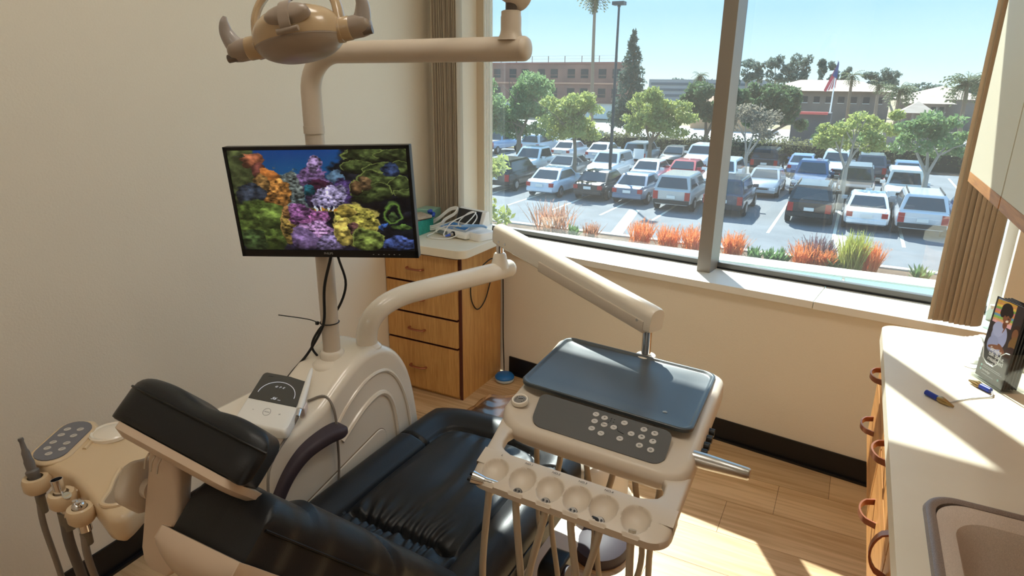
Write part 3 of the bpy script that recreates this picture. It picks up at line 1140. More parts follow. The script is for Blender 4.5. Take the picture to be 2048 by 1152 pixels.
M_AGAVE = leafmat('agave_green', (104, 134, 84), (136, 150, 98), 6)
M_GRASSY = leafmat('lime_ornamental_grass', (170, 176, 84), (196, 178, 110), 6)
for i, (x, w, h, lab) in enumerate(((-6.75, 1.25, 0.95, 'orange shrub left one of the three orange shrubs before the mullion'), (-5.65, 1.1, 0.85, 'orange shrub middle one of the three orange shrubs before the mullion'), (-4.75, 1.2, 0.95, 'orange shrub right one of the three, against the mullion'), (-3.35, 1.0, 0.85, 'orange shrub first one right of the mullion'), (-0.98, 1.25, 0.75, 'low orange shrub between the two green agaves and the lime grass'), (0.92, 0.85, 1.0, 'round orange shrub right of the lime ornamental grass'), (-0.35, 0.9, 0.6, 'small orange shrub left of the lime ornamental grass'))):
    clump('orange_shrub', lab, x, 23.2, w, h, M_LEAF_O, 60 + i, 150)
clump('orange_shrub', 'pale pinkish shrub at the left end of the bed', -10.5, 23.6, 2.2, 1.2, M_LEAF_P, 70, 150)
clump('orange_shrub', 'small pinkish shrub left of the painted stripe', -8.75, 23.3, 0.8, 0.6, M_LEAF_P, 71, 80)
clump('purple_shrub', 'dark purple shrub behind the low orange shrub', -0.6, 23.7, 1.3, 0.95, leafmat('purple_leaves', (110, 84, 92), (140, 110, 100), 6), 72, 120)
for i, (x, lab) in enumerate(((-9.35, 'small blue green agave left of the painted stripe'), (-2.62, 'green agave left one right of the mullion'), (-2.12, 'yellow striped agave beside the left green agave'), (-1.72, 'large green agave left of the low orange shrub'), (-0.05, 'green agave close to the lime ornamental grass'), (2.35, 'yellow green agave at the right end of the bed'))):
    clump('agave', lab, x, 22.9, 0.6, 0.55, M_AGAVE, 80 + i, 46, spiky=True)
clump('ornamental_grass', 'tall lime ornamental grass clump beside the round orange shrub', 0.42, 23.0, 1.0, 1.35, M_GRASSY, 90, 220)
# sunlit shrub close outside the left pane
t = thing('leafy_shrub', 'tall yellow green leafy shrub close outside the left edge of the window', 'shrub', (-7.2, 11.5, -3.0), 0)
cs = []
rr = random.Random(3)
for k in range(46):
    cs.append(((-7.2 + rr.uniform(-.55, .55) + 0.2, 11.5 + rr.uniform(-.4, .4), -1.25 + rr.uniform(-1.3, 1.25)), (0.24, 0.24, 0.2)))
for k in range(10):
    cs.append(((-6.45 + rr.uniform(-.3, .3), 11.5, -2.0 + rr.uniform(-.6, .5)), (0.2, 0.2, 0.18)))
obj_cloud('foliage', leaf_cloud(cs, 2600, 0.085, 51), M_LEAF_Y, t)
bm = nb()
for k in range(7):
    tube(bm, [(-7.1 + k * 0.03, 11.5, G), (-7.3 + k * 0.1, 11.5, -2.0), (-7.6 + k * 0.17, 11.5 + rr.uniform(-.3, .3), -0.4 - 0.1 * k)], [0.035, 0.025, 0.01], 5, sub=3)
obj('stems', bm, M_BARK, t)

# ---------------------------------------------------------------- light pole, flag
t = thing('light_pole', 'tall dark lamp post with concrete foot in the parking lot', 'lamp post', (-12.63, 36.25, G))
M_POLE = mat('dark_bronze_pole', (44, 56, 66), 0.4, metal=0.4)
bm = nb()
cyl(bm, (-12.63, 36.25, G), (0, 0, 1), 0.28, 0.75, 16)
obj('concrete_foot', bm, M_KERB, t)
bm = nb()
tube(bm, [(-12.63, 36.25, G + 0.75), (-12.63, 36.25, 5.72)], [0.10, 0.06], 10)
obj('pole', bm, M_POLE, t)
bm = nb()
box(bm, -12.63 - 0.33, -12.63 + 0.33, 36.0, 36.5, 5.72, 5.90)
box(bm, -12.63 - 0.06, -12.63 + 0.06, 36.15, 36.35, 5.62, 5.74)
obj('lamp_head', bm, M_POLE, t, smooth=False)
t = thing('flagpole', 'flagpole with a drooping red white and blue flag before the tiled roof', 'flagpole', (-3.6, 90, G))
bm = nb()
tube(bm, [(-3.6, 90, G), (-3.6, 90, 4.7)], [0.10, 0.06], 8)
obj('pole', bm, M_WHITE, t)
V, F = [], []
cols = [(186, 72, 84), (236, 226, 226)]
for k in range(7):
    bm = nb()
    prism(bm, [(-3.55 - 0.16 * (6 - k) - 0.16, 1.2 + 0.17 * k), (-3.55 - 0.16 * (6 - k) + 0.1, 1.0 + 0.05 * k), (-3.42, 3.6 + 0.1 * k), (-3.5, 4.5 - 0.1 * k)], 0.05, frame((0, 90.0 + 0.055 * k, 0), (1, 0, 0), (0, 0, 1)))
    obj('flag_stripe', bm, mat('flag_red' if k % 2 == 0 else 'flag_white', cols[k % 2], 0.8), t, smooth=False)
bm = nb()
prism(bm, [(-3.95, 2.9), (-3.4, 2.5), (-3.42, 4.3), (-3.5, 4.55)], 0.06, frame((0, 89.88, 0), (1, 0, 0), (0, 0, 1)))
obj('flag_canton', bm, mat('flag_blue', (64, 74, 120), 0.8), t, smooth=False)

# ---------------------------------------------------------------- buildings
M_BRICK = mat('raw_plywood_facade', (146, 110, 98), 0.85, noise=(0.3, (126, 94, 86)))
M_DARKW = mat('dark_window_hole', (44, 44, 50), 0.3)
M_STUCCO = mat('grey_stucco', (138, 126, 118), 0.9, noise=(0.4, (122, 112, 106)))
M_ROOFT = mat('pale_tile_roof', (206, 184, 166), 0.8, noise=(2, (190, 166, 148), 3, (0.3, 3, 1)))
M_PALEB = mat('white_building_wall', (226, 226, 222), 0.85)
t = thing('unfinished_building', 'brown building under construction with open window holes, left of the lamp post', 'building', (-45, 112, G))
obj('wall', bbox(-64, -38.0, 110, 122, G + 2.6, 5.0), M_BRICK, t, smooth=False)
obj('ground_floor', bbox(-64, -38.0, 110.4, 122, G, G + 2.6), M_PALEB, t, smooth=False)
for fl, z0 in enumerate((-0.6, 2.6)):
    for k in range(9):
        x0 = -62.0 + k * 2.9 + (0.4 if k % 2 else 0)
        w = obj('window', bbox(x0, x0 + 1.35, 109.93, 110.0, z0, z0 + 1.5), M_DARKW, t, smooth=False)
        obj('window_bar', bbox(x0, x0 + 1.35, 109.88, 109.93, z0 + 0.45, z0 + 0.55), M_BRICK, w, smooth=False)
obj('floor_band', bbox(-64, -37.9, 109.8, 110, 1.6, 1.85), mat('plywood_band', (190, 146, 124), 0.8), t, smooth=False)
obj('parapet', bbox(-64.1, -37.9, 109.8, 122.1, 5.0, 5.25), mat('plywood_parapet', (150, 104, 96), 0.8), t, smooth=False)
for k in range(9):
    obj('rail_post', bbox(-63.8 + k * 3.2, -63.7 + k * 3.2, 110, 110.1, 5.25, 6.3), M_BRICK, t, smooth=False)
for z in (5.75, 6.25):
    obj('guard_rail', bbox(-63.8, -38, 110, 110.08, z, z + 0.07), M_PALEB, t, smooth=False)


def hip(bm, x0, x1, y0, y1, z0, z1, o=0.6):
    x0 -= o
    x1 += o
    y0 -= o
    y1 += o
    d = min(x1 - x0, y1 - y0) / 2
    b = [bm.verts.new(p) for p in ((x0, y0, z0), (x1, y0, z0), (x1, y1, z0), (x0, y1, z0))]
    if x1 - x0 >= y1 - y0:
        r = [bm.verts.new((x0 + d, (y0 + y1) / 2, z1)), bm.verts.new((x1 - d + 0.01, (y0 + y1) / 2, z1))]
        fs = ((b[0], b[1], r[1], r[0]), (b[1], b[2], r[1]), (b[2], b[3], r[0], r[1]), (b[3], b[0], r[0]))
    else:
        r = [bm.verts.new(((x0 + x1) / 2, y0 + d, z1)), bm.verts.new(((x0 + x1) / 2, y1 - d + 0.01, z1))]
        fs = ((b[0], b[1], r[0]), (b[1], b[2], r[1], r[0]), (b[2], b[3], r[1]), (b[3], b[0], r[0], r[1]))
    for f in fs:
        bm.faces.new(f)
    bm.faces.new(b[::-1])
    return bm


t = thing('tiled_building', 'long low building with pale tiled roof behind the flag', 'building', (-4, 122, G))
obj('wall', bbox(-10.2, 3.4, 120, 130, G, 0.9), M_STUCCO, t, smooth=False)
obj('white_end_wall', bbox(-14.6, -10.2, 119, 130, G, 1.2), M_PALEB, t, smooth=False)
bm = nb()
hip(bm, -15.5, 3.5, 119.5, 130, 0.95, 2.7)
obj('roof', bm, M_ROOFT, t, smooth=False)
for k in range(7):
    w = obj('window', bbox(-9.3 + k * 1.8, -8.4 + k * 1.8, 119.9, 120, -0.9, 0.1), M_DARKW, t, smooth=False)
    obj('window_frame', bbox(-9.35 + k * 1.8, -8.35 + k * 1.8, 119.86, 119.92, -0.95, -0.87), M_PALEB, w, smooth=False)
t = thing('tiled_building', 'building with hipped tiled roof right of the flag, behind the gazebo', 'building', (9, 106, G))
obj('wall', bbox(4.2, 14, 104, 114, G, 0.2), M_STUCCO, t, smooth=False)
bm = nb()
hip(bm, 4.2, 14, 104, 114, 0.2, 1.9)
obj('roof', bm, M_ROOFT, t, smooth=False)
bm = nb()
hip(bm, 5.0, 9.6, 100, 105, -0.3, 0.9)
obj('porch_roof', bm, M_ROOFT, t, smooth=False)
obj('porch_wall', bbox(5.4, 9.2, 100.6, 104, G, -0.3), M_STUCCO, t, smooth=False)
for k in range(4):
    obj('window', bbox(5.8 + k * 0.9, 6.3 + k * 0.9, 100.5, 100.6, -1.6, -0.7), M_DARKW, t, smooth=False)
t = thing('gazebo', 'small gazebo with pyramid tile roof and arches', 'gazebo', (5.1, 84, G))
bm = nb()
hip(bm, 3.7, 6.5, 82.6, 85.4, -0.95, 0.25, 0.4)
obj('roof', bm, M_ROOFT, t, smooth=False)
for dx in (3.9, 4.75, 5.6, 6.45):
    obj('pillar', bbox(dx - 0.14, dx + 0.14, 82.6, 82.9, G, -0.95), M_STUCCO, t, smooth=False)
obj('back_wall', bbox(3.8, 6.5, 85.0, 85.2, G, -0.95), M_STUCCO, t, smooth=False)
obj('low_wall', bbox(2.2, 9.5, 80.5, 80.8, G, G + 1.5), M_STUCCO, t, smooth=False)
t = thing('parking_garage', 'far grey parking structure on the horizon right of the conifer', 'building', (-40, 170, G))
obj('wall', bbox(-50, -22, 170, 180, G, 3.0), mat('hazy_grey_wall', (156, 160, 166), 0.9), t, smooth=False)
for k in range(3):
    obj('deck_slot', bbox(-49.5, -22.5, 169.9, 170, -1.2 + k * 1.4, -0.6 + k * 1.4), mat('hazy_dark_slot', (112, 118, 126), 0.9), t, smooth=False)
for lab, x0, x1, y0, zr, rc in (('low house with reddish gable roof right of the conifer', -21.5, -16.5, 95, 0.3, (190, 148, 122)), ('low house with pale roof left of the dark round tree', -15.6, -11.6, 92, -0.4, (204, 176, 150))):
    t = thing('small_house', lab, 'house', ((x0 + x1) / 2, y0 + 3, G))
    obj('wall', bbox(x0, x1, y0, y0 + 6, G, zr - 1.3), mat('sandy_wall', (200, 160, 124), 0.9), t, smooth=False)
    bm = nb()
    hip(bm, x0, x1, y0, y0 + 6, zr - 1.3, zr)
    obj('roof', bm, mat('roof_%d' % rc[0], rc, 0.85), t, smooth=False)
    obj('window', bbox((x0 + x1) / 2 - 0.5, (x0 + x1) / 2 + 0.5, y0 - 0.06, y0, zr - 2.8, zr - 1.9), M_DARKW, t, smooth=False)
t = thing('market_stall', 'dark shed with a red awning behind the hedge', 'shed', (-4.7, 76, G))
obj('wall', bbox(-6.6, -2.9, 76, 79, G, -1.0), mat('dark_shed_wall', (84, 84, 88), 0.8), t, smooth=False)
obj('awning', bbox(-6.3, -3.2, 75.5, 76.3, -1.15, -0.9), mat('red_awning', (206, 92, 86), 0.7), t, smooth=False)

# ---------------------------------------------------------------- cars
M_CARGLASS = mat('dark_car_glass', (40, 50, 58), 0.05, coat=0.6, spec=0.8)
M_TYRE = mat('tyre_rubber', (26, 26, 28), 0.8)
M_HUB = mat('alloy_hub', (160, 162, 166), 0.3, metal=0.8)
M_TAIL = mat('red_tail_light', (170, 34, 34), 0.2)
M_HEADL = mat('clear_head_light', (226, 230, 234), 0.1)
M_GRILLE = mat('dark_grille', (24, 24, 26), 0.5)
M_PLATE = mat('licence_plate', (232, 230, 224), 0.5)
M_CARTRIM = mat('dark_car_trim', (34, 34, 36), 0.6)


def carpaint(c):
    return mat('car_paint_%d_%d_%d' % c, c, 0.25, coat=0.7, metal=0.15)


CARS = {
    # stations (y, halfwidth, z low, z belt); cabin (y rear, y front, roof rear, roof front, roof z)
    'sedan': (4.6, 0.90, [(-2.30, .72, .42, .86), (-2.15, .84, .30, .95), (-1.3, .90, .24, .97), (0, .91, .22, .94), (1.2, .90, .24, .90), (2.0, .84, .28, .76), (2.28, .70, .38, .62)], (-1.75, 1.05, -1.0, 0.25, 1.43)),
    'suv': (4.7, 0.96, [(-2.32, .82, .46, 1.02), (-2.22, .92, .36, 1.10), (-1.3, .96, .30, 1.12), (0, .96, .28, 1.10), (1.1, .95, .30, 1.08), (2.0, .90, .34, .98), (2.32, .76, .44, .80)], (-2.22, 1.05, -1.95, 0.35, 1.72)),
    'jeep': (4.5, 0.93, [(-2.15, .86, .56, 1.10), (-2.05, .92, .50, 1.16), (-1.2, .93, .48, 1.16), (0, .93, .46, 1.14), (0.9, .90, .48, 1.12), (1.9, .80, .50, 1.06), (2.1, .72, .56, .98)], (-2.10, 0.75, -2.02, 0.45, 1.84)),
    'pickup': (5.4, 0.97, [(-2.7, .90, .56, 1.08), (-2.6, .95, .48, 1.12), (-1.4, .97, .42, 1.12), (0, .97, .40, 1.12), (1.1, .96, .42, 1.12), (2.3, .92, .44, 1.06), (2.65, .82, .52, .92)], (-0.9, 1.25, -0.7, 0.55, 1.80)),
}


def car(kind, label, x, y, rot, colr, name=None, group='cars in the parking lot', rack=False):
    Lc, hw, st, cab = CARS[kind]
    t = thing(name or {'sedan': 'sedan_car', 'suv': 'sports_utility_car', 'jeep': 'off_road_car', 'pickup': 'pickup_truck'}[kind], label, 'car', (x, y, G), rot, group)
    Mx = WM[t.name]
    P = carpaint(colr)

    def T(v):
        return Mx @ Vector(v)
    rs = []
    for (yy, w, z0, z1) in st:
        r = []
        for (a, b) in ((-.80, 0), (-.97, .12), (-1, .45), (-.96, .82), (-.86, 1.0), (.86, 1.0), (.96, .82), (1, .45), (.97, .12), (.80, 0)):
            r.append(T((a * w, yy, z0 + (z1 - z0) * b)))
        rs.append(r)
    obj('body', rings(nb(), rs), P, t, ang=40)
    yr, yf, rr0, rf, zr = cab
    zb = [s for s in st if abs(s[0]) < 0.2][0][3] - 0.03
    w0, w1 = hw * 0.90, hw * 0.74
    lo = [(-w0, yr), (w0, yr), (w0, yf), (-w0, yf)]
    hi = [(-w1, rr0), (w1, rr0), (w1, rf), (-w1, rf)]
    bm = nb()
    mid = [((lo[i][0] * 0.12 + hi[i][0] * 0.88), (lo[i][1] * 0.12 + hi[i][1] * 0.88)) for i in range(4)]
    rings(bm, [[T((a, b, zb)) for a, b in lo], [T((a, b, zb + (zr - zb) * 0.88)) for a, b in mid], [T((a * 0.93, b * 0.97, zr)) for a, b in hi]])
    obj('cabin', bm, P, t, ang=30)
    names = ['rear_window', 'side_window', 'windshield', 'side_window']
    for i in range(4):
        a, b = lo[i], lo[(i + 1) % 4]
        c, d = hi[(i + 1) % 4], hi[i]
        q = [Vector((a[0], a[1], zb)), Vector((b[0], b[1], zb)), Vector((c[0], c[1], zr)), Vector((d[0], d[1], zr))]
        nrm = (q[1] - q[0]).cross(q[3] - q[0]).normalized()
        g = []
        for s, tt in ((.07, .10), (.93, .10), (.90, .84), (.10, .84)):
            p = q[0].lerp(q[1], s).lerp(q[3].lerp(q[2], s), tt)
            g.append(p)
        bm = nb()
        v0 = [bm.verts.new(T(p + nrm * 0.025)) for p in g]
        v1 = [bm.verts.new(T(p - nrm * 0.03)) for p in g]
        bm.faces.new(v0)
        for k in range(4):
            bm.faces.new((v0[k], v1[k], v1[(k + 1) % 4], v0[(k + 1) % 4]))
        obj(names[i], bm, M_CARGLASS, t, smooth=False)
    L2 = -st[0][0]
    wr = 0.36 if kind in ('suv', 'jeep', 'pickup') else 0.33
    wheel0 = None
    for sx in (-1, 1):
        for yy in (-L2 + 0.85, st[-1][0] - 0.85):
            bm = nb()
            lathe(bm, [(wr - .04, 0), (wr, .03), (wr, .19), (wr - .04, .22)], T((sx * (hw + 0.01) - (0.11 + 0.11 * sx if False else 0) - (0.22 if sx > 0 else 0), yy, wr)), (Mx.to_3x3() @ Vector((1, 0, 0))), 16)
            w = obj('wheel', bm, M_TYRE, t)
            bm = nb()
            c0 = T((sx * (hw + 0.012), yy, wr))
            lathe(bm, [(wr * 0.58, -0.01), (wr * 0.5, 0.012), (0.04, 0.012)], c0, (Mx.to_3x3() @ Vector((sx, 0, 0))), 12)
            obj('hub', bm, M_HUB, w)
    y0, w0b, zl0, zh0 = st[0]
    y1, w1b, zl1, zh1 = st[-1]
    for sx in (-1, 1):
        hgt = 0.34 if kind != 'sedan' else 0.16
        obj('tail_light', bbox(*sorted((sx * (w0b + .05), sx * (w0b - .18))), y0 - .03, y0 + .12, zh0 - .06 - hgt, zh0 - .02, Mx), M_TAIL, t, smooth=False)
        obj('head_light', bbox(*sorted((sx * (w1b + .05), sx * (w1b - .24))), y1 - .15, y1 + .02, zh1 - .16, zh1 - .01, Mx), M_HEADL, t, smooth=False)
        obj('mirror', bbox(*sorted((sx * hw * .92, sx * (hw + .17))), yf - .5, yf - .36, zb + .02, zb + .17, Mx), P, t, smooth=False)
    obj('rear_bumper', bbox(-w0b - .03, w0b + .03, y0 - .05, y0 + .25, zl0 - .04, zl0 + .14, Mx), M_CARTRIM if kind != 'sedan' else P, t, bevel=.02)
    obj('front_bumper', bbox(-w1b - .06, w1b + .06, y1 - .25, y1 + .04, zl1 - .06, zl1 + .10, Mx), M_CARTRIM if kind != 'sedan' else P, t, bevel=.02)
    obj('grille', bbox(-w1b * .55, w1b * .55, y1 - .1, y1 + .03, zl1 + .12, zh1 - .06, Mx), M_GRILLE, t, smooth=False)
    obj('licence_plate', bbox(-.2, .2, y0 - .07, y0 - .03, zl0 + .22, zl0 + .36, Mx), M_PLATE, t, smooth=False)
    if kind == 'jeep':
        bm = nb()
        lathe(bm, [(.30, 0), (.36, .03), (.36, .19), (.28, .22), (.1, .2)], T((0, y0 + .0, 1.0)), Mx.to_3x3() @ Vector((0, -1, 0)), 16)
        obj('spare_wheel', bm, M_TYRE, t)
    if kind == 'pickup':
        obj('bed_cavity', bbox(-.82, .82, -2.5, -1.05, 1.10, 1.135, Mx), M_CARTRIM, t, smooth=False)
    if rack:
        for sx in (-1, 1):
            obj('roof_rail', bbox(*sorted((sx * .60, sx * .64)), rr0 + .1, rf - .1, zr + .02, zr + .07, Mx), M_CARTRIM, t, smooth=False)
    return t


W_, SIL, BLK, BLU, RED = (236, 238, 240), (176, 180, 186), (26, 27, 30), (72, 96, 132), (176, 44, 60)
# nearest row, rear ends towards the window (y is where the tail stands)
for kind, x, tail, colr, lab, rk in (
        ('suv', -17.6, 31.3, (34, 36, 40), 'black car at the left end of the nearest row, behind the leafy shrub', False),
        ('sedan', -14.5, 30.6, (206, 216, 228), 'pale blue sedan first left of the black sedan in the nearest row', False),
        ('sedan', -12.0, 31.1, (30, 30, 34), 'black sedan in the nearest row, left of the lamp post', False),
        ('sedan', -9.85, 31.0, (104, 120, 142), 'blue grey sedan in the nearest row, just right of the lamp post', False),
        ('suv', -7.45, 30.3, (190, 190, 188), 'large silver utility car in the nearest row, left of the mullion', False),
        ('suv', -5.1, 30.4, (60, 70, 86), 'dark blue car in the nearest row, cut by the mullion', False),
        ('suv', -1.45, 30.3, BLK, 'large black utility car in the nearest row of the right pane', True),
        ('sedan', 0.78, 30.2, W_, 'white sedan in the nearest row, right of the large black car', False),
        ('suv', 2.75, 30.0, (214, 216, 220), 'white hatchback with dark glass in the nearest row, right of the white sedan', True),
        ('sedan', 4.85, 31.4, (96, 136, 200), 'bright blue car at the right end of the nearest row', False)):
    Lh = -CARS[kind][2][0][0]
    car(kind, lab, x, tail + Lh, 0.0, colr, rack=rk)
# second row: noses towards the window
for kind, x, nose, colr, lab in (
        ('pickup', -19.1, 36.9, W_, 'white pickup truck at the left of the second row'),
        ('sedan', -16.5, 36.6, (112, 122, 128), 'grey green car second in the middle row'),
        ('suv', -13.9, 37.6, W_, 'white utility car in the middle row left of the lamp post'),
        ('sedan', -11.1, 36.9, (244, 244, 244), 'white sedan in the middle row just right of the lamp post'),
        ('sedan', -9.2, 38.2, RED, 'red car in the middle row left of the mullion'),
        ('suv', -6.75, 37.2, W_, 'white car in the middle row, cut by the mullion'),
        ('sedan', -4.3, 36.8, (170, 176, 182), 'silver sedan in the middle row right of the mullion'),
        ('pickup', -2.05, 38.6, BLU, 'blue vehicle in the middle row behind the large black car'),
        ('jeep', 0.22, 37.0, (120, 112, 104), 'grey off road car in the middle row'),
        ('jeep', 2.4, 36.4, (244, 244, 244), 'white off road car in the middle row')):
    Ln = CARS[kind][2][-1][0]
    car(kind, lab, x, nose + Ln, PI, colr)
# farthest row before the hedge
for kind, x, yy, rot, colr, lab in (
        ('pickup', -28.0, 50.5, 0, (150, 176, 212), 'pale blue pickup at the far left of the farthest row'),
        ('suv', -24.2, 51.2, 0, (214, 220, 232), 'white utility car in the farthest row beside the lawn'),
        ('sedan', -20.6, 49.4, 0, (226, 228, 234), 'silver white sedan in the farthest row between two trees'),
        ('sedan', -17.7, 49.4, 0, (206, 212, 224), 'pale sedan in the farthest row left of the lamp post'),
        ('suv', -14.5, 49.0, 0, (188, 196, 204), 'silver car in the farthest row behind the tree right of the lamp post'),
        ('sedan', -12.1, 49.6, PI, (36, 40, 42), 'dark car with green windshield in the farthest row'),
        ('suv', -10.0, 48.7, PI, (240, 240, 242), 'white car in the farthest row facing the window, left of the mullion'),
        ('suv', -5.5, 49.6, 0, (40, 44, 52), 'dark utility car in the farthest row right of the mullion'),
        ('sedan', -3.15, 49.0, 0, (134, 156, 196), 'silver blue sedan in the farthest row'),
        ('suv', -1.1, 48.9, PI, (240, 240, 242), 'white utility car in the farthest row behind the leafy tree'),
        ('suv', 0.95, 48.9, 0, (92, 92, 98), 'dark grey hatchback in the farthest row'),
        ('sedan', 2.95, 48.0, 0, (120, 144, 166), 'blue grey sedan in the farthest row near the right tree')):
    car(kind, lab, x, yy, rot, colr)
for x, y, r_, c, k, lab in ((-27.5, 64, 1.57, W_, 'suv', 'white car on the road left of the conifer, farther back one'), (-23.6, 61.2, 1.57, (230, 230, 230), 'sedan', 'white car on the road just left of the conifer'), (-1.5, 70, 1.2, (150, 170, 190), 'pickup', 'pale blue truck on the road below the flag')):
    car(k, lab, x, y, r_, c, group='cars on the road beyond the hedge')
t = thing('parking_sign', 'small white parking sign on a post in the planting strip', 'sign', (-12.75, 42.2, G))
bm = nb()
tube(bm, [(-12.75, 42.2, G), (-12.75, 42.2, G + 1.4)], 0.03, 6)
obj('post', bm, M_HUB, t)
obj('board', bbox(-13.1, -12.4, 42.15, 42.2, G + 1.1, G + 1.75), M_WHITE, t, smooth=False)

# ================================================================== DENTAL UNIT
# ---- unit body with pole and arms (one thing)
unit = thing('dental_unit', 'cream glossy dental unit body with pole bases, between chair and left wall', 'dental unit', (-1.31, 1.3, 0))
XS, XF = -1.405, -1.205
side = [(0.965, 0.06), (0.955, 0.45), (0.955, 0.655), (0.965, 0.695), (0.995, 0.712), (1.10, 0.718), (1.17, 0.735), (1.24, 0.775), (1.31, 0.812), (1.38, 0.828), (1.44, 0.822), (1.50, 0.79), (1.55, 0.735), (1.585, 0.66), (1.61, 0.55), (1.63, 0.40), (1.64, 0.20), (1.645, 0.06)]


def dens(poly, k=3):
    out = []
    P = [poly[0]] + poly + [poly[-1]]
    pts = smooth_path([(a, b, 0) for a, b in poly], k)
    return [(p.x, p.y) for p in pts]


sd = dens(side, 3)


def inset_poly(poly, d):
    out = []
    n = len(poly)
    for i in range(n):
        p0, p1, p2 = Vector(poly[i - 1]), Vector(poly[i]), Vector(poly[(i + 1) % n])
        e1 = (p1 - p0).normalized()
        e2 = (p2 - p1).normalized()
        n1 = Vector((-e1.y, e1.x))
        n2 = Vector((-e2.y, e2.x))
        m = (n1 + n2)
        if m.length < 1e-6:
            m = n1
        m.normalize()
        out.append(tuple(p1 + m * d))
    return out


def area2(p):
    return sum(p[i - 1][0] * p[i][1] - p[i][0] * p[i - 1][1] for i in range(len(p)))


if area2(sd) < 0:
    sd = sd[::-1]
rs = []
R0 = 0.030
for k in range(0, 7):
    a = k / 6 * PI / 2
    x = XF - R0 * (1 - math.sin(a))
    d = R0 * (1 - math.cos(a)) if k else 0
    rs.append((x, R0 * (1 - math.cos(PI / 2 - (PI / 2 - a)))))
ringset = []
for k in range(7):                       # rounded shoulder at the chair side
    a = k / 6 * PI / 2
    ringset.append([(XF - R0 + R0 * math.sin(a), y, z) for y, z in inset_poly(sd, R0 * (1 - math.cos(a)) * 0.9)])
back = []
for k in range(7):
    a = k / 6 * PI / 2
    back.append([(XS + R0 - R0 * math.sin(a), y, z) for y, z in inset_poly(sd, R0 * (1 - math.cos(a)) * 0.9)])
bm = nb()
rings(bm, back[::-1] + ringset, True)
body = obj('body', bm, M_CREAM, unit, ang=50)
# raised mouldings on the side face
def sidepath(pts, x=XF):
    return [(x, a, b) for a, b in pts]


bm = nb()
tube(bm, sidepath([(1.19, 0.625), (1.26, 0.690), (1.34, 0.735), (1.41, 0.745), (1.465, 0.725), (1.51, 0.67), (1.545, 0.58), (1.565, 0.45), (1.575, 0.3), (1.58, 0.12)], XF - 0.002), 0.0075, 8, sub=4)
tube(bm, sidepath([(1.235, 0.595), (1.33, 0.652), (1.40, 0.672), (1.445, 0.655), (1.475, 0.60), (1.49, 0.5), (1.50, 0.3)], XF - 0.003), 0.011, 8, sub=4)
obj('moulding', bm, M_CREAM, unit)
pan = rrect(1.02, 1.43, 0.16, 0.56, [0.01, 0.01, 0.045, 0.02])
pan = [(a, b - max(0, (1.43 - a)) * 0.22 if b > 0.4 else b) for a, b in pan]
bm = nb()
prism(bm, pan, 0.006, frame((XF - 0.001, 0, 0), (0, 1, 0), (0, 0, 1)))
obj('side_panel', bm, M_CREAM, unit, bevel=0.003)
bm = nb()
tube(bm, [(XF + 0.0005, a, b) for a, b in pan + pan[:1]], 0.0022, 6)
obj('panel_seam', bm, mat('seam_brown', (120, 100, 78), 0.6), unit)
obj('plinth', bbox(XS + 0.03, XF - 0.03, 1.0, 1.62, 0.0, 0.062), M_CREAM_D, unit, bevel=0.01)
# left shoulder block that carries the scaler
bm = nb()
prism(bm, rrect(-1.50, -1.24, 0.935, 1.23, 0.03), 0.13, Matrix.Translation((0, 0, 0.585)))
obj('shelf', bm, M_CREAM, unit, bevel=0.016, seg=3, ang=50)
# monitor / lamp pole
PX, PY = -1.305, 1.325
bm = nb()
lathe(bm, [(0.066, -0.03), (0.066, 0.0), (0.060, 0.012), (0.045, 0.020), (0.036, 0.023), (0.036, 0.040), (0.032, 0.046), (0.027, 0.047)], (PX, PY, 0.785))
obj('pole_collar', bm, M_CREAM, unit)
bm = nb()
tube(bm, [(PX, PY, 0.80), (PX, PY, 1.475)], 0.0255, 24)
obj('lower_pole', bm, M_CREAM_D, unit)
bm = nb()
pts = [(PX, PY, 1.47), (PX, PY, 1.57)]
rb = 0.10
AX = Vector((0.62, 0.0, 0.0)).normalized()
for k in range(1, 11):
    a = k / 10 * PI / 2
    pts.append((PX + rb * (1 - math.cos(a)), PY, 1.57 + rb * math.sin(a)))
pts.append((-0.672, PY, 1.672))
tube(bm, pts, 0.0265, 24)
tube(bm, [(PX, PY, 1.465), (PX, PY, 1.485)], 0.0278, 24)
lathe(bm, [(0.0265, 0), (0.026, 0.004), (0.022, 0.010), (0.014, 0.013), (0.002, 0.014)], (-0.673, PY, 1.672), (1, 0, 0), 24)
obj('lamp_arm', bm, M_CREAM_D, unit, ang=50)
bm = nb()
lathe(bm, [(0.030, 0.0), (0.024, 0.012), (0.0225, 0.02), (0.0225, 0.047), (0.0215, 0.049), (0.0215, 0.058), (0.017, 0.060)], (-0.705, PY, 1.690))
obj('arm_socket', bm, M_CREAM_D, unit)
bm = nb()
tube(bm, [(-0.705, PY, 1.745), (-0.705, PY, 1.80)], 0.0125, 14)
obj('pivot_post', bm, mat('dark_taupe_post', (84, 74, 68), 0.4), unit)
# delivery arm: bent tube and sprung arm
bm = nb()
d0 = Vector((-1.255, 1.425, 0.79))
h = Vector((0.31, 0.95, 0)).normalized()
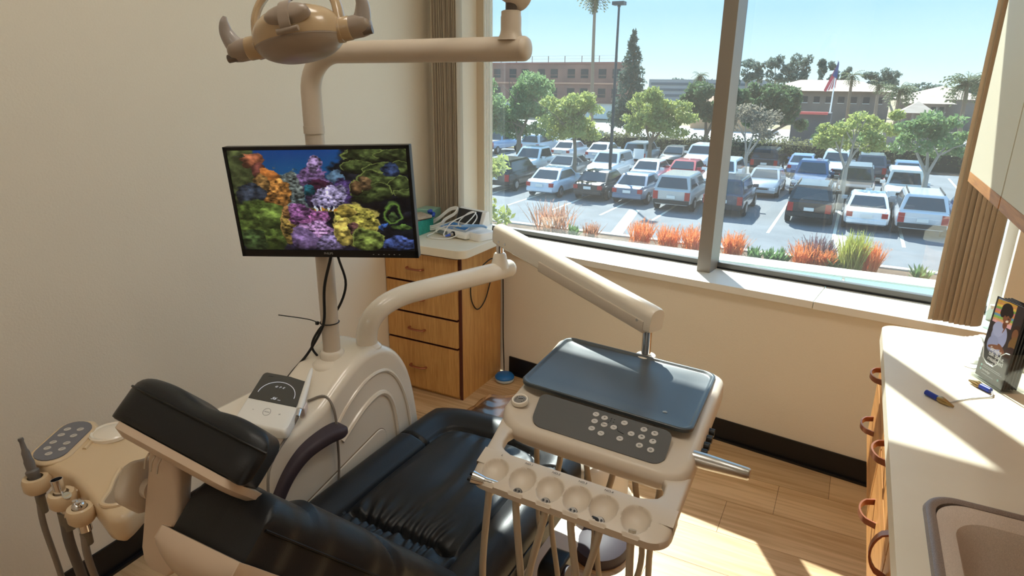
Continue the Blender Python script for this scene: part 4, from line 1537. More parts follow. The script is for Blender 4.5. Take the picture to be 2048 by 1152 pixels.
# horizontal run passes through (-1.19,1.52,.95) to (-1.06,1.98,.95)
e = Vector((-1.055, 1.985, 0.958))
s0 = Vector((-1.225, 1.47, 0.945))
pts = [d0, d0 + Vector((0, 0, 0.045))]
c = [d0 + Vector((0, 0, 0.045)), d0 + Vector((0, 0, 0.135)), d0 + Vector((0.012, 0.045, 0.160)), e]
P0, P1, P2 = d0 + Vector((0, 0, 0.04)), d0 + Vector((-0.005, 0.0, 0.165)), d0 + (e - d0) * 0.34 + Vector((0, 0, 0.105))
P2.z = 0.955
for k in range(1, 13):
    tt = k / 12
    pts.append(P0 * (1 - tt) ** 2 + P1 * 2 * tt * (1 - tt) + P2 * tt * tt)
pts.append(e)
tube(bm, pts, 0.0325, 24)
ax = (e - P2).normalized()
lathe(bm, [(0.0325, 0), (0.0315, 0.006), (0.026, 0.014), (0.014, 0.019), (0.002, 0.020)], e, ax, 24)
obj('delivery_arm', bm, M_CREAM, unit, ang=50)
bm = nb()
lathe(bm, [(0.045, -0.02), (0.045, 0.0), (0.044, 0.010), (0.040, 0.014), (0.036, 0.018), (0.034, 0.020)], d0 + Vector((0, 0, 0.018)))
obj('arm_collar', bm, M_CREAM, unit)
el = e - ax * 0.045
bm = nb()
lathe(bm, [(0.034, 0.0), (0.030, 0.018), (0.026, 0.032), (0.022, 0.050), (0.018, 0.054)], el + Vector((0, 0, 0.012)))
obj('elbow_socket', bm, M_CREAM, unit)
bm = nb()
tube(bm, [el + Vector((0, 0, 0.06)), el + Vector((0, 0, 0.105))], 0.013, 16)
obj('elbow_pin', bm, M_CHROME, unit)
# sprung arm: rounded box section from A to B
A = Vector((-1.075, 1.955, 1.092))
B = Vector((-0.405, 1.585, 1.010))
dirv = (B - A).normalized()
sidev = dirv.cross(Vector((0, 0, 1))).normalized()
upv = sidev.cross(dirv).normalized()
bm = nb()
rs = []
Ltot = (B - A).length
for s, k in ((-0.022, 0.5), (-0.018, 0.78), (-0.008, 0.95), (0.01, 1.0), (Ltot * 0.5, 1.0), (Ltot - 0.012, 1.0), (Ltot + 0.004, 0.97), (Ltot + 0.010, 0.90)):
    p = A + dirv * s
    rs.append([p + sidev * a * k + upv * b * k for a, b in rrect(-0.027, 0.027, -0.036, 0.034, [0.008, 0.008, 0.024, 0.024], 5)])
rings(bm, rs)
arm2 = obj('sprung_arm', bm, M_CREAM, unit, ang=45)
bm = nb()
for s in (0.32, 0.62):
    p = A + dirv * (Ltot * s) - upv * 0.036
pA = A + dirv * Ltot * 0.36 - upv * 0.030
pB = A + dirv * Ltot * 0.985 - upv * 0.030
rings(bm, [[p + sidev * a + upv * b for a, b in rrect(-0.029, 0.029, -0.012, 0.026, 0.006, 3)] for p in (pA, pB)])
obj('arm_lower_cover', bm, M_CREAM_D, arm2)
# torn clear film that still hangs under the arm
M_FILM = glass_mat('clear_torn_film', (0.97, 0.96, 0.93, 1), 0.12, 0.15)
V, F = [], []
nseg = 26
rr = random.Random(4)
for i in range(nseg + 1):
    s = 0.40 + 0.42 * i / nseg
    p = A + dirv * Ltot * s - upv * 0.040 + sidev * (-0.030)
    V.append(p + upv * 0.030)
    V.append(p - upv * (0.002 + 0.012 * abs(math.sin(i * 1.9)) * rr.uniform(.4, 1)) - sidev * 0.004)
    if i:
        F.append((2 * i - 2, 2 * i, 2 * i + 1, 2 * i - 1))
obj('plastic_film', (V, F), M_FILM, unit)
for s in (0.035, 0.075):
    p = A + dirv * s - sidev * -0.0265 - upv * (0.022 - s * 0.1)
    bm = nb()
    cyl(bm, p, sidev, 0.0045, 0.003, 12)
    obj('screw', bm, M_CHROME, unit)
bm = nb()
tube(bm, [B + Vector((-0.018, 0.008, -0.03)), B + Vector((-0.018, 0.008, -0.105))], 0.013, 16)
obj('head_pin', bm, M_CHROME, unit)
p = A + dirv * (Ltot - 0.035) + sidev * 0.0265 - upv * 0.012
bm = nb()
cyl(bm, p - sidev * 0.002, sidev, 0.0042, 0.005, 12)
obj('screw', bm, M_STEEL, unit)

# ---- zip tie and cables of the monitor
t = thing('monitor_cable', 'pair of black monitor cables running down the pole, held by a zip tie', 'cable', (PX, PY, 0.8))
bm = nb()
tube(bm, [(-1.232, 1.275, 1.14), (-1.26, 1.27, 1.05), (-1.285, 1.285, 0.95), (-1.31, 1.29, 0.90), (-1.365, 1.285, 0.82), (-1.42, 1.27, 0.755), (-1.45, 1.25, 0.71)], 0.0042, 8, sub=6)
obj('cable', bm, M_CABLE, t)
bm = nb()
tube(bm, [(-1.215, 1.285, 1.14), (-1.25, 1.345, 1.04), (-1.30, 1.355, 0.95), (-1.325, 1.30, 0.90), (-1.36, 1.30, 0.84), (-1.345, 1.31, 0.80), (-1.35, 1.33, 0.76)], 0.0038, 8, sub=6)
obj('cable', bm, M_CABLE, t)
bm = nb()
ztz = 0.92
tube(bm, [(PX + 0.0275 * math.cos(a), PY + 0.0275 * math.sin(a), ztz) for a in [k / 16 * 2 * PI for k in range(17)]], 0.0018, 6)
tube(bm, [(PX - 0.02, PY - 0.022, ztz), (PX - 0.06, PY - 0.028, ztz + 0.007), (PX - 0.155, PY - 0.05, ztz + 0.010)], 0.0017, 6, sub=4)
box(bm, PX - 0.028, PX - 0.020, PY - 0.030, PY - 0.022, ztz - 0.004, ztz + 0.005)
obj('zip_tie', bm, M_CABLE, t)

# ------------------------------------------------------------------ monitor
mon = thing('monitor', 'black flat monitor showing a coral reef, mounted on the unit pole', 'monitor', (-1.245, 1.27, 1.12))
ex = Vector((0.935, 0.354, 0.033)).normalized()
ez = Vector((-0.007, -0.074, 0.997)).normalized()
ey = ez.cross(ex).normalized()
ez = ex.cross(ey).normalized()
MC = Vector((0, 0, 1.6)) + (Vector((-1.324, 1.352, 1.269)) - Vector((0, 0, 1.6))) * 0.93
MW_, MH_ = 0.502, 0.2995
MF = frame(MC, ex, ez, -ey)          # local: x right, y up, z towards the viewer


def mrect(x0, x1, y0, y1, z0, z1):
    return box(nb(), x0, x1, y0, y1, z0, z1, MF)


obj('housing', mrect(-MW_ / 2, MW_ / 2, -MH_ / 2, MH_ / 2, -0.022, -0.002), mat('grey_monitor_shell', (62, 60, 60), 0.4), mon, bevel=0.002)
bz = nb()
bw = 0.009
for a in ((-MW_ / 2, MW_ / 2, MH_ / 2 - bw, MH_ / 2), (-MW_ / 2, MW_ / 2, -MH_ / 2, -MH_ / 2 + 0.020), (-MW_ / 2, -MW_ / 2 + bw, -MH_ / 2, MH_ / 2), (MW_ / 2 - bw, MW_ / 2, -MH_ / 2, MH_ / 2)):
    box(bz, a[0], a[1], a[2], a[3], -0.002, 0.003, MF)
bez = obj('bezel', bz, M_BLACK, mon, smooth=False)
bm = nb()
box(bm, -0.11, 0.11, -0.10, 0.06, -0.045, -0.022, MF)
obj('rear_cover', bm, M_BLACK, mon, bevel=0.01)
bm = nb()
tube(bm, [MF @ Vector((0, -0.0, -0.04)), (PX, PY, MC.z)], 0.02, 14)
tube(bm, [(PX, PY, MC.z - 0.03), (PX, PY, MC.z + 0.03)], 0.034, 18)
obj('pole_clamp', bm, M_BLACK, mon)


def vnoise(U, V, f, seed):
    rs_ = np.random.RandomState(seed)
    n = int(f) + 3
    g = rs_.rand(n, n)
    x, y = U * f, V * f
    xi, yi = np.clip(x.astype(int), 0, n - 2), np.clip(y.astype(int), 0, n - 2)
    fx, fy = x - xi, y - yi
    fx, fy = fx * fx * (3 - 2 * fx), fy * fy * (3 - 2 * fy)
    return g[yi, xi] * (1 - fx) * (1 - fy) + g[yi, xi + 1] * fx * (1 - fy) + g[yi + 1, xi] * (1 - fx) * fy + g[yi + 1, xi + 1] * fx * fy


def fbm(U, V, f, seed, o=4):
    s = 0
    a = 0.5
    for k in range(o):
        s = s + a * vnoise(U, V, f * 2 ** k, seed + k)
        a *= 0.5
    return s / 0.9375


def reef(U, V):
    """U right, V up"""
    H = 1 - V                         # from the top
    img = np.zeros(U.shape + (3,))

    def mixin(mask, col, tex=None):
        nonlocal img
        m = np.clip(mask, 0, 1)[..., None]
        c = np.array(col, float)[None, None, :] * np.ones(U.shape + (1,))
        if tex is not None:
            c = c * tex[..., None]
        img = img * (1 - m) + c * m
    g = fbm(U, V, 3, 1)
    U0, H0 = U, H
    wu = (fbm(U, V, 9, 11) - 0.5) * 0.055 + (fbm(U, V, 34, 12) - 0.5) * 0.022
    wh = (fbm(U, V, 9, 13) - 0.5) * 0.085 + (fbm(U, V, 34, 14) - 0.5) * 0.036
    U = U + wu
    H = H + wh
    for i, (a, b) in enumerate(((0, 20), (70, 30), (150, 80))):
        img[..., i] = a + (b - a) * H * 1.2 + 20 * g
    img[..., 0] = 4 + 10 * g
    img[..., 1] = 58 + 60 * H + 20 * g
    img[..., 2] = 140 - 30 * H + 20 * g
    asp = 1.72

    def blob(cx, cy, rx, ry, rag=0.25, seed=0, f=9):
        d = np.sqrt(((U - cx) / rx) ** 2 + ((H - cy) / ry) ** 2)
        d = d + rag * (fbm(U0, V, f, 100 + seed) - 0.5) * 2
        return np.clip((1 - d) * 14, 0, 1), d

    def coral(cx, cy, rx, ry, col, seed, rag=0.3, f=9, fine=60, con=0.9, rim=None, dark=0.35):
        m, d = blob(cx, cy, rx, ry, rag, seed, f)
        tx = fbm(U0, V, fine * 0.62, 200 + seed, 3)
        tx = 1 + con * (tx - 0.5) * 2.1
        lump = fbm(U0, V, 15, 400 + seed, 2)
        tx = tx * (0.55 + 0.95 * lump)
        sh = 1.15 - dark * np.clip(d, 0, 1.2) - 0.35 * np.clip((H - cy) / ry, -1, 1)
        mixin(m, col, np.clip(tx * sh, 0.08, 1.8))
        if rim is not None:
            r = np.clip(1 - np.abs(d - 0.93) * 16, 0, 1) * (H < cy + ry * 0.4)
            mixin(r * 0.85, rim)
    # dark backdrop of rock
    coral(0.55, 0.95, 0.75, 0.50, (38, 32, 56), 1, 0.2, 5, 30)
    coral(0.88, 0.50, 0.36, 0.62, (24, 26, 34), 2, 0.2, 6, 30)
    coral(0.30, 0.52, 0.13, 0.30, (96, 112, 112), 3, 0.4, 14, 90, 1.0)
    coral(0.36, 0.34, 0.06, 0.14, (112, 124, 118), 33, 0.5, 18, 90, 1.0)
    coral(0.48, 0.32, 0.09, 0.22, (110, 78, 128), 4, 0.35, 14, 80, 1.0)
    coral(0.485, 0.15, 0.035, 0.10, (140, 112, 160), 5, 0.35, 20, 90, 1.0)
    coral(0.49, 0.33, 0.055, 0.06, (66, 26, 50), 6, 0.3, 14, 60)
    coral(0.44, 0.37, 0.045, 0.06, (28, 112, 132), 7, 0.4, 20, 80)
    coral(0.60, 0.27, 0.045, 0.08, (84, 120, 152), 8, 0.25, 12, 40)
    coral(0.62, 0.42, 0.10, 0.14, (74, 52, 112), 9, 0.3, 12, 80)
    coral(0.55, 0.47, 0.10, 0.12, (152, 140, 186), 10, 0.4, 16, 90, 1.1)
    coral(0.46, 0.60, 0.10, 0.05, (110, 92, 50), 11, 0.3, 12, 60)
    # left wall: olive and orange
    coral(0.03, 0.25, 0.14, 0.42, (74, 84, 42), 12, 0.22, 7, 40, 0.7)
    coral(0.14, 0.10, 0.075, 0.09, (156, 84, 52), 13, 0.35, 12, 50, 0.7)
    coral(0.17, 0.20, 0.055, 0.08, (120, 60, 50), 14, 0.3, 12, 50, 0.7)
    coral(0.22, 0.26, 0.06, 0.10, (214, 118, 40), 15, 0.3, 10, 40, 0.6)
    coral(0.24, 0.42, 0.085, 0.15, (186, 118, 44), 16, 0.28, 10, 70, 0.9)
    coral(0.17, 0.33, 0.06, 0.12, (134, 96, 44), 17, 0.3, 10, 60, 0.8)
    coral(0.10, 0.44, 0.09, 0.12, (52, 62, 78), 18, 0.3, 10, 50, 0.8)
    coral(0.12, 0.78, 0.17, 0.30, (82, 104, 36), 19, 0.22, 8, 50, 0.8)
    coral(0.20, 0.66, 0.09, 0.14, (98, 122, 44), 20, 0.25, 9, 50, 0.7)
    coral(0.29, 0.76, 0.055, 0.20, (150, 120, 48), 21, 0.2, 9, 90, 1.0, (206, 150, 70))
    coral(0.29, 0.60, 0.035, 0.06, (196, 132, 66), 22, 0.25, 9, 60)
    coral(0.06, 0.90, 0.08, 0.14, (60, 82, 38), 23, 0.25, 9, 50)
    # pink and lilac in the middle
    coral(0.42, 0.68, 0.12, 0.13, (170, 88, 158), 24, 0.35, 14, 90, 1.0)
    coral(0.36, 0.60, 0.06, 0.09, (150, 84, 150), 25, 0.3, 14, 90, 1.0)
    coral(0.45, 0.80, 0.10, 0.10, (168, 120, 176), 26, 0.4, 16, 90, 1.1)
    coral(0.37, 0.90, 0.08, 0.13, (126, 96, 152), 27, 0.25, 10, 60, 0.7)
    coral(0.50, 0.93, 0.09, 0.10, (112, 96, 140), 28, 0.4, 16, 80, 1.1)
    # right: green plates with bright rims
    for (cx, cy, rx, ry, s) in ((0.78, 0.05, 0.13, 0.10, 40), (0.93, 0.06, 0.11, 0.08, 41), (0.73, 0.17, 0.10, 0.08, 42), (0.86, 0.20, 0.11, 0.08, 43), (0.97, 0.17, 0.06, 0.07, 44), (0.84, 0.31, 0.14, 0.11, 45), (0.95, 0.34, 0.07, 0.10, 46), (0.80, 0.42, 0.13, 0.10, 47), (0.70, 0.38, 0.055, 0.07, 48), (0.98, 0.45, 0.06, 0.06, 49)):
        coral(cx, cy, rx, ry, (88, 106, 46) if s not in (48,) else (128, 92, 52), s, 0.22, 11, 60, 0.8, (150, 170, 72), 0.75)
    coral(0.90, 0.20, 0.05, 0.07, (46, 66, 110), 50, 0.4, 16, 80)
    coral(0.76, 0.34, 0.04, 0.08, (130, 98, 60), 51, 0.3, 12, 60)
    coral(0.87, 0.56, 0.15, 0.07, (16, 16, 22), 52, 0.2, 8, 40)
    # yellow brain corals lower middle
    coral(0.68, 0.74, 0.13, 0.24, (158, 148, 52), 53, 0.2, 8, 70, 1.2, (206, 186, 80))
    coral(0.60, 0.82, 0.055, 0.15, (192, 168, 66), 54, 0.22, 9, 60, 0.8, (220, 196, 90))
    coral(0.63, 0.60, 0.07, 0.08, (170, 146, 50), 55, 0.28, 10, 60, 0.8, (216, 180, 84))
    coral(0.66, 0.78, 0.03, 0.05, (120, 76, 70), 56, 0.3, 12, 60)
    coral(0.74, 0.90, 0.10, 0.12, (112, 130, 50), 57, 0.25, 10, 60, 0.9, (160, 176, 70))
    # curled green plate
    _, d1 = blob(0.885, 0.63, 0.055, 0.10, 0.12, 58, 8)
    mixin(np.clip(1 - np.abs(d1 - 0.85) * 4.2, 0, 1), (112, 160, 52))
    coral(0.885, 0.66, 0.022, 0.045, (62, 84, 40), 59, 0.2, 12, 60)
    coral(0.94, 0.76, 0.07, 0.025, (74, 104, 40), 60, 0.3, 12, 60)
    coral(0.93, 0.93, 0.12, 0.08, (56, 76, 142), 61, 0.4, 14, 80, 1.1)
    coral(0.84, 0.75, 0.03, 0.05, (46, 88, 170), 62, 0.4, 16, 80)
    # two striped fish
    for cx, cy in ((0.455, 0.545), (0.53, 0.56)):
        m, _ = blob(cx + 0.02, cy + 0.02, 0.034, 0.026, 0.05, 70)
        mixin(m, (214, 140, 24))
        for q in (-0.012, 0.018):
            m, _ = blob(cx + 0.01 + q, cy + 0.01, 0.006, 0.036, 0.02, 71)
            mixin(m, (214, 226, 240))
        m, _ = blob(cx + 0.013, cy + 0.008, 0.008, 0.036, 0.02, 72)
        mixin(m, (18, 24, 60))
    gr = img.mean(axis=2, keepdims=True)
    img = img * 0.78 + gr * 0.20
    return img


painted('screen', MF @ Matrix.Translation((-MW_ / 2 + bw, -MH_ / 2 + 0.020, 0.0008)), MW_ - 2 * bw, MH_ - bw - 0.020, 480, 268, reef, vcol_mat('lit_screen', 0.25, emit=0.50), mon)
M_LOGO = mat('pale_grey_print', (176, 176, 176), 0.5)
text('brand_lettering', 'PHILIPS', 0.0085, MF @ Matrix.Translation((0.0, -MH_ / 2 + 0.0105, 0.0032)), M_LOGO, bez, space=0.95)
bm = nb()
for k in range(6):
    box(bm, 0.125 + k * 0.0145, 0.1285 + k * 0.0145, -MH_ / 2 + 0.0085, -MH_ / 2 + 0.0100, 0.003, 0.0034, MF)
obj('button_marks', bm, M_LOGO, bez, smooth=False)
bm = nb()
for k, (a, b) in enumerate(((-0.225, 0.016), (-0.206, 0.014))):
    box(bm, a, a + b, MH_ / 2 - 0.0255, MH_ / 2 - 0.0235, 0.001, 0.0013, MF)
obj('screen_caption', bm, mat('dim_caption', (96, 104, 104), 0.6), mon, smooth=False)

# ------------------------------------------------------------------ operating lamp
lamp = thing('operating_lamp', 'tan and taupe dental operating lamp with two curved side handles', 'lamp', (-0.84, 0.85, 1.62))
LF = None
lx0 = Vector((0.90, 0.40, 0.19)).normalized()         # handle to handle
lup = Vector((-0.13, 0.10, 0.985))
lup = (lup - lx0 * lup.dot(lx0)).normalized()
lfw = lup.cross(lx0).normalized()                      # away from the camera
LC = Vector((-0.862, 0.858, 1.672))
LS = 0.90
LM = frame(LC, lx0 * 0.90, lfw * 0.90, lup * 0.90)                          # local: x handles, y away, z up


def Lp(*p):
    return LM @ Vector(p)


def ell(rx, ry, rz, z0, z1, n=36, m=14, cut=None, ex=2.3):
    """rings of a squashed ellipsoid between heights z0..z1 (in units of rz)"""
    rs = []
    for k in range(m + 1):
        zz = z0 + (z1 - z0) * k / m
        kk = max(0.0, 1 - abs(zz) ** ex) ** (1 / ex)
        rs.append([Lp(rx * kk * math.cos(2 * PI * j / n), ry * kk * math.sin(2 * PI * j / n), rz * zz) for j in range(n)])
    return rs


obj('rear_shell', rings(nb(), ell(0.086, 0.070, 0.052, -0.22, 0.985)), M_TAN, lamp, ang=60)
obj('front_shell', rings(nb(), ell(0.0862, 0.0702, 0.046, -0.90, -0.25)), M_TAUPE, lamp, ang=60)
obj('shell_seam', rings(nb(), [[Lp(0.0845 * math.cos(2 * PI * j / 36), 0.0688 * math.sin(2 * PI * j / 36), z) for j in range(36)] for z in (-0.014, -0.009)], False), M_TAUPE, lamp)
# oval hatch with strap, seen on the camera side of the shell
hc = (0.010, -0.0600, 0.0200)
hn = Vector((-0.02, -0.86, 0.50)).normalized()
hx = Vector((1, 0, 0)) - hn * hn.x
hx.normalize()
hy = hn.cross(hx)
HF = LM @ frame(hc, tuple(hx), tuple(hy), tuple(hn))
bm = nb()
rs = []
for q, zz in ((1.0, -0.004), (1.0, 0.006), (0.97, 0.010), (0.85, 0.0135), (0.6, 0.016), (0.2, 0.017)):
    rs.append([HF @ Vector((0.042 * q * math.cos(2 * PI * j / 32), 0.019 * q * math.sin(2 * PI * j / 32), zz)) for j in range(32)])
rings(bm, rs)
hatch = obj('hatch', bm, M_TAUPE, lamp, ang=40)
bm = nb()
for q in range(6):
    pass
rings(bm, [[HF @ Vector((x, y, z)) for x, z in ((-0.010, 0), (0.010, 0), (0.010, 0.004), (-0.010, 0.004))] for y, z in ((-0.034, 0.0),)] + [[HF @ Vector((x, y, z + zz)) for x, z in ((-0.010, 0), (0.010, 0), (0.010, 0.004), (-0.010, 0.004))] for y, zz in ((-0.030, 0.006), (-0.018, 0.013), (0.0, 0.017), (0.014, 0.014), (0.024, 0.008))])
cyl(bm, HF @ Vector((-0.018, -0.034, 0.002)), (HF.to_3x3() @ Vector((1, 0, 0))), 0.0045, 0.036, 12)
obj('hatch_strap', bm, M_TAUPE, hatch)
# side hubs and handles
for sg in (-1, 1):
    c0 = Lp(sg * 0.078, 0, -0.004)
    axs = lx0 * sg
    bm = nb()
    lathe(bm, [(0.019, -0.02), (0.021, 0.004), (0.021, 0.006), (0.0195, 0.0065), (0.0195, 0.020), (0.0185, 0.022)], c0, axs, 28)
    hub = obj('hub', bm, M_TAN, lamp)
    bm = nb()
    lathe(bm, [(0.0185, 0.0), (0.0185, 0.018), (0.017, 0.028), (0.012, 0.034), (0.006, 0.036)], c0 + axs * 0.021, axs, 28)
    obj('grip_knob', bm, M_TAUPE, lamp)
    bm = nb()
    tube(bm, [Lp(sg * 0.118, 0, -0.006), Lp(sg * 0.128, -0.004, 0.010), Lp(sg * 0.134, -0.010, 0.030), Lp(sg * 0.131, -0.016, 0.046), Lp(sg * 0.126, -0.018, 0.056)], [0.016, 0.0150, 0.0115, 0.0075, 0.003], 16, sub=5, flat=0.75)
    obj('handle', bm, mat('silver_taupe_handle', (172, 166, 164), 0.25, coat=0.3), lamp)
    bm = nb()
    cyl(bm, Lp(sg * 0.125, -0.006, -0.016), axs, 0.007, 0.016, 12)
    obj('button', bm, mat('dark_taupe_button', (112, 100, 92), 0.4), lamp)
# yoke arch
bm = nb()
yp = []
for k in range(13):
    a = PI * k / 12
    yp.append(Lp(-0.084 * math.cos(a) if True else 0, 0.022 * math.sin(a), 0.008 + 0.098 * math.sin(a) ** 0.75))
tube(bm, yp, 0.0115, 14, sub=3, flat=0.6)
obj('yoke', bm, M_TAN, lamp)
bm = nb()
tube(bm, [Lp(-0.018, 0.02, 0.092), Lp(0.022, 0.02, 0.106)], 0.020, 14)
obj('yoke_joint', bm, M_TAUPE, lamp)
bm = nb()
tube(bm, [Lp(0.01, 0.02, 0.11), Lp(0.02, 0.02, 0.22), Vector((-0.80, 1.0, 1.93)), Vector((-0.70, PY + 0.01, 1.815))], [0.012, 0.014, 0.02, 0.026], 16, sub=5)
obj('suspension_arm', bm, M_CREAM_D, lamp)
bm = nb()
tube(bm, [(-0.715, PY - 0.03, 1.80), (-0.690, PY + 0.03, 1.775)], [0.026, 0.027], 18)
obj('arm_end_cap', bm, M_CREAM_D, lamp)

# ------------------------------------------------------------------ delivery head (doctor's tray)
head = thing('instrument_tray', 'cream delivery tray with slate mat, touch panel and instrument rack over the seat', 'dental tray', (-0.43, 1.3, 0.84))
HO = Vector((-0.678, 1.628, 0.0))
HU = Vector((0.995, -0.105, 0))
HV = Vector((0.030, -1.0, 0))
HM = Matrix(((HU.x, HV.x, 0, HO.x), (HU.y, HV.y, 0, HO.y), (0, 0, 1, 0), (0, 0, 0, 1)))
HW = 0.475


def Hp(u, v, z):
    tp = max(0.0, min(1.0, (v - 0.30) / 0.36))
    return HM @ Vector((u + (1 - u / HW) * 0.055 * tp * tp * (3 - 2 * tp), v * 0.965 - 0.030 * tp * u / HW, z))


def hpoly(poly, z0, z1):
    bm = nb()
    a = [bm.verts.new(Hp(u, v, z0)) for u, v in poly]
    b = [bm.verts.new(Hp(u, v, z1)) for u, v in poly]
    n = len(poly)
    bm.faces.new(a[::-1])
    bm.faces.new(b)
    for i in range(n):
        bm.faces.new((a[i], a[(i + 1) % n], b[(i + 1) % n], b[i]))
    return bm


# main body: tapered, front part slopes down
bm = nb()
rs = []
for ins, z in ((0.020, 0.822), (0.006, 0.835), (0.0, 0.850), (0.0, 0.884), (0.003, 0.893), (0.009, 0.898), (0.016, 0.899)):
    ring = []
    for u, v in rrect(ins, HW - ins, ins, 0.505 - ins, [0.05, 0.05, 0.06, 0.06], 8):
        drop = max(0.0, v - 0.36) * 0.26
        ring.append(Hp(u, v, z - (drop if z > 0.86 else drop * 0.2)))
    rs.append(ring)
rings(bm, rs)
obj('tray_body', bm, M_CREAM_D, head, ang=45)
# mat with raised lip
MATC = mat('slate_silicone_mat', (66, 72, 76), 0.34, spec=0.7)
bm = nb()
rs = []
for ins, z in ((0.0, 0.896), (0.0, 0.9035), (0.003, 0.9055), (0.007, 0.9045), (0.010, 0.9005), (0.014, 0.8995), (0.06, 0.8995)):
    rs.append([Hp(u, v, z) for u, v in rrect(0.018 + ins, 0.452 - ins, 0.022 + ins, 0.362 - ins, 0.028, 6)])
rings(bm, rs)
obj('tray_mat', bm, MATC, head, ang=50)
bm = nb()
prism(bm, [(0, 0), (0.010, 0.002), (0.009, 0.006), (0.004, 0.010), (-0.002, 0.006)], 0.0006, Matrix.Translation(Hp(0.375, 0.30, 0.8997)))
obj('worn_sticker', bm, mat('pale_sticker_scrap', (150, 156, 158), 0.6), head, smooth=False)
# touch panel lies on the sloping part
def slopez(v):
    return 0.899 - max(0.0, v - 0.36) * 0.26


pan = rrect(0.085, 0.415, 0.374, 0.480, [0.02, 0.02, 0.03, 0.03], 6)
bm = nb()
a = [bm.verts.new(Hp(u, v, slopez(v) - 0.004)) for u, v in pan]
b = [bm.verts.new(Hp(u, v, slopez(v) + 0.0022)) for u, v in pan]
bm.faces.new(b)
for i in range(len(pan)):
    bm.faces.new((a[i], a[(i + 1) % len(pan)], b[(i + 1) % len(pan)], b[i]))
panel = obj('touch_panel', bm, mat('grey_touch_panel', (88, 87, 88), 0.25, coat=0.3), head, smooth=False)
M_KEY = mat('light_key_print', (196, 190, 184), 0.4)
M_INK = mat('dark_ink', (36, 34, 34), 0.6)
keys = [(0.222, 0.408), (0.243, 0.411), (0.224, 0.430), (0.247, 0.432), (0.223, 0.454), (0.246, 0.460), (0.288, 0.408), (0.269, 0.431), (0.309, 0.434), (0.289, 0.458), (0.332, 0.410), (0.356, 0.412), (0.332, 0.434), (0.357, 0.437), (0.333, 0.460), (0.358, 0.463)]
keys = [(a, b - 0.017) for a, b in keys]
syms = ['~', '+', '~', 'RESET', '~', '~', '~', '~', '~', '~', '=', 'SET', '=', '*', 'o', 'o']
for (u, v), s in zip([(k[0] * 1.06, k[1]) for k in keys], syms):
    bm = nb()
    c = Hp(u, v, slopez(v) + 0.0020)
    nrm = Vector((0, -0.23, 1)).normalized()
    cyl(bm, c, (0, -0.24 * -1 * -1, 1), 0.0073, 0.0010, 16)
    k = obj('key', bm, M_KEY, panel)
    Mt = frame(c + Vector((0, 0, 0.0014)), HU.normalized(), -HV.normalized())
    Mt = frame(c + Vector((0, 0, 0.0016)), HU.normalized(), (Vector((-0.045, 1, 0.235))).normalized())
    text('key_symbol', s, 0.0042 if len(s) > 2 else 0.011, Mt, M_INK, panel, ext=0.0001)
for (u, v) in ((0.263, 0.407), (0.270, 0.407), (0.263, 0.414), (0.270, 0.415), (0.259, 0.421), (0.345, 0.400), (0.370, 0.402)):
    bm = nb()
    v -= 0.017
    cyl(bm, Hp(u * 1.04, v, slopez(v) + 0.002), (0, 0, 1), 0.0013, 0.0008, 8)
    obj('indicator', bm, M_INK, panel)
bm = nb()
tube(bm, [Hp(0.292, 0.407, slopez(0.407) + 0.003), Hp(0.297, 0.421, slopez(0.421) + 0.003), Hp(0.312, 0.425, slopez(0.425) + 0.003)], 0.0007, 5)
obj('clock_hands', bm, M_INK, panel)
# gauge
gc = Hp(0.038, 0.418, slopez(0.418))
bm = nb()
lathe(bm, [(0.021, -0.003), (0.021, 0.003), (0.019, 0.006), (0.016, 0.006), (0.0145, 0.003)], gc, (0, -0.2, 1), 28)
gauge = obj('gauge', bm, M_CREAM, head)
bm = nb()
lathe(bm, [(0.0146, 0.0), (0.0146, 0.004), (0.012, 0.0045)], gc, (0, -0.2, 1), 24)
obj('gauge_dial', bm, mat('grey_dial', (128, 124, 120), 0.2, coat=0.5), gauge)
bm = nb()
for k in range(9):
    a = -0.7 + k / 8 * (PI + 1.4)
    p = gc + Vector((math.cos(a) * 0.0105, math.sin(a) * 0.0105, 0.0048 + 0.2 * math.sin(a) * 0.0105))
    box(bm, p.x - 0.0009, p.x + 0.0009, p.y - 0.0009, p.y + 0.0009, p.z - 0.0004, p.z + 0.0004)
tube(bm, [gc + Vector((-0.004, 0, 0.0052)), gc + Vector((0.007, 0.003, 0.0058))], 0.0008, 5)
obj('gauge_marks', bm, M_INK, gauge)
# side arms of the rack frame
for sg, u0 in ((0, 0.004), (1, HW - 0.004)):
    inn = 0.036 if sg == 0 else -0.046
    u0 = 0.0 if sg == 0 else HW
    bm = nb()
    rs = []
    for v, z, w in ((0.36, 0.846, 1.3), (0.42, 0.846, 1.25), (0.47, 0.846, 1.6), (0.498, 0.846, 1.25), (0.515, 0.8455, 1.0), (0.55, 0.845, 0.95), (0.572, 0.8445, 1.15), (0.582, 0.8442, 1.5), (0.590, 0.8438, 2.0), (0.597, 0.8432, 2.4)):
        a0, a1 = sorted((u0, u0 + inn * w))
        rs.append([Hp(u, v, zz) for u, zz in rrect(a0, a1, z - 0.020, z + 0.008, 0.008, 4)])
    rings(bm, rs)
    obj('frame_arm', bm, M_CREAM_D, head, ang=50)
# rack bar with six dished seats
seats = [0.128, 0.194, 0.256, 0.315, 0.364, 0.432]
seats = [0.055, 0.128, 0.198, 0.264, 0.326, 0.398]
BW0, BW1 = 0.592, 0.688


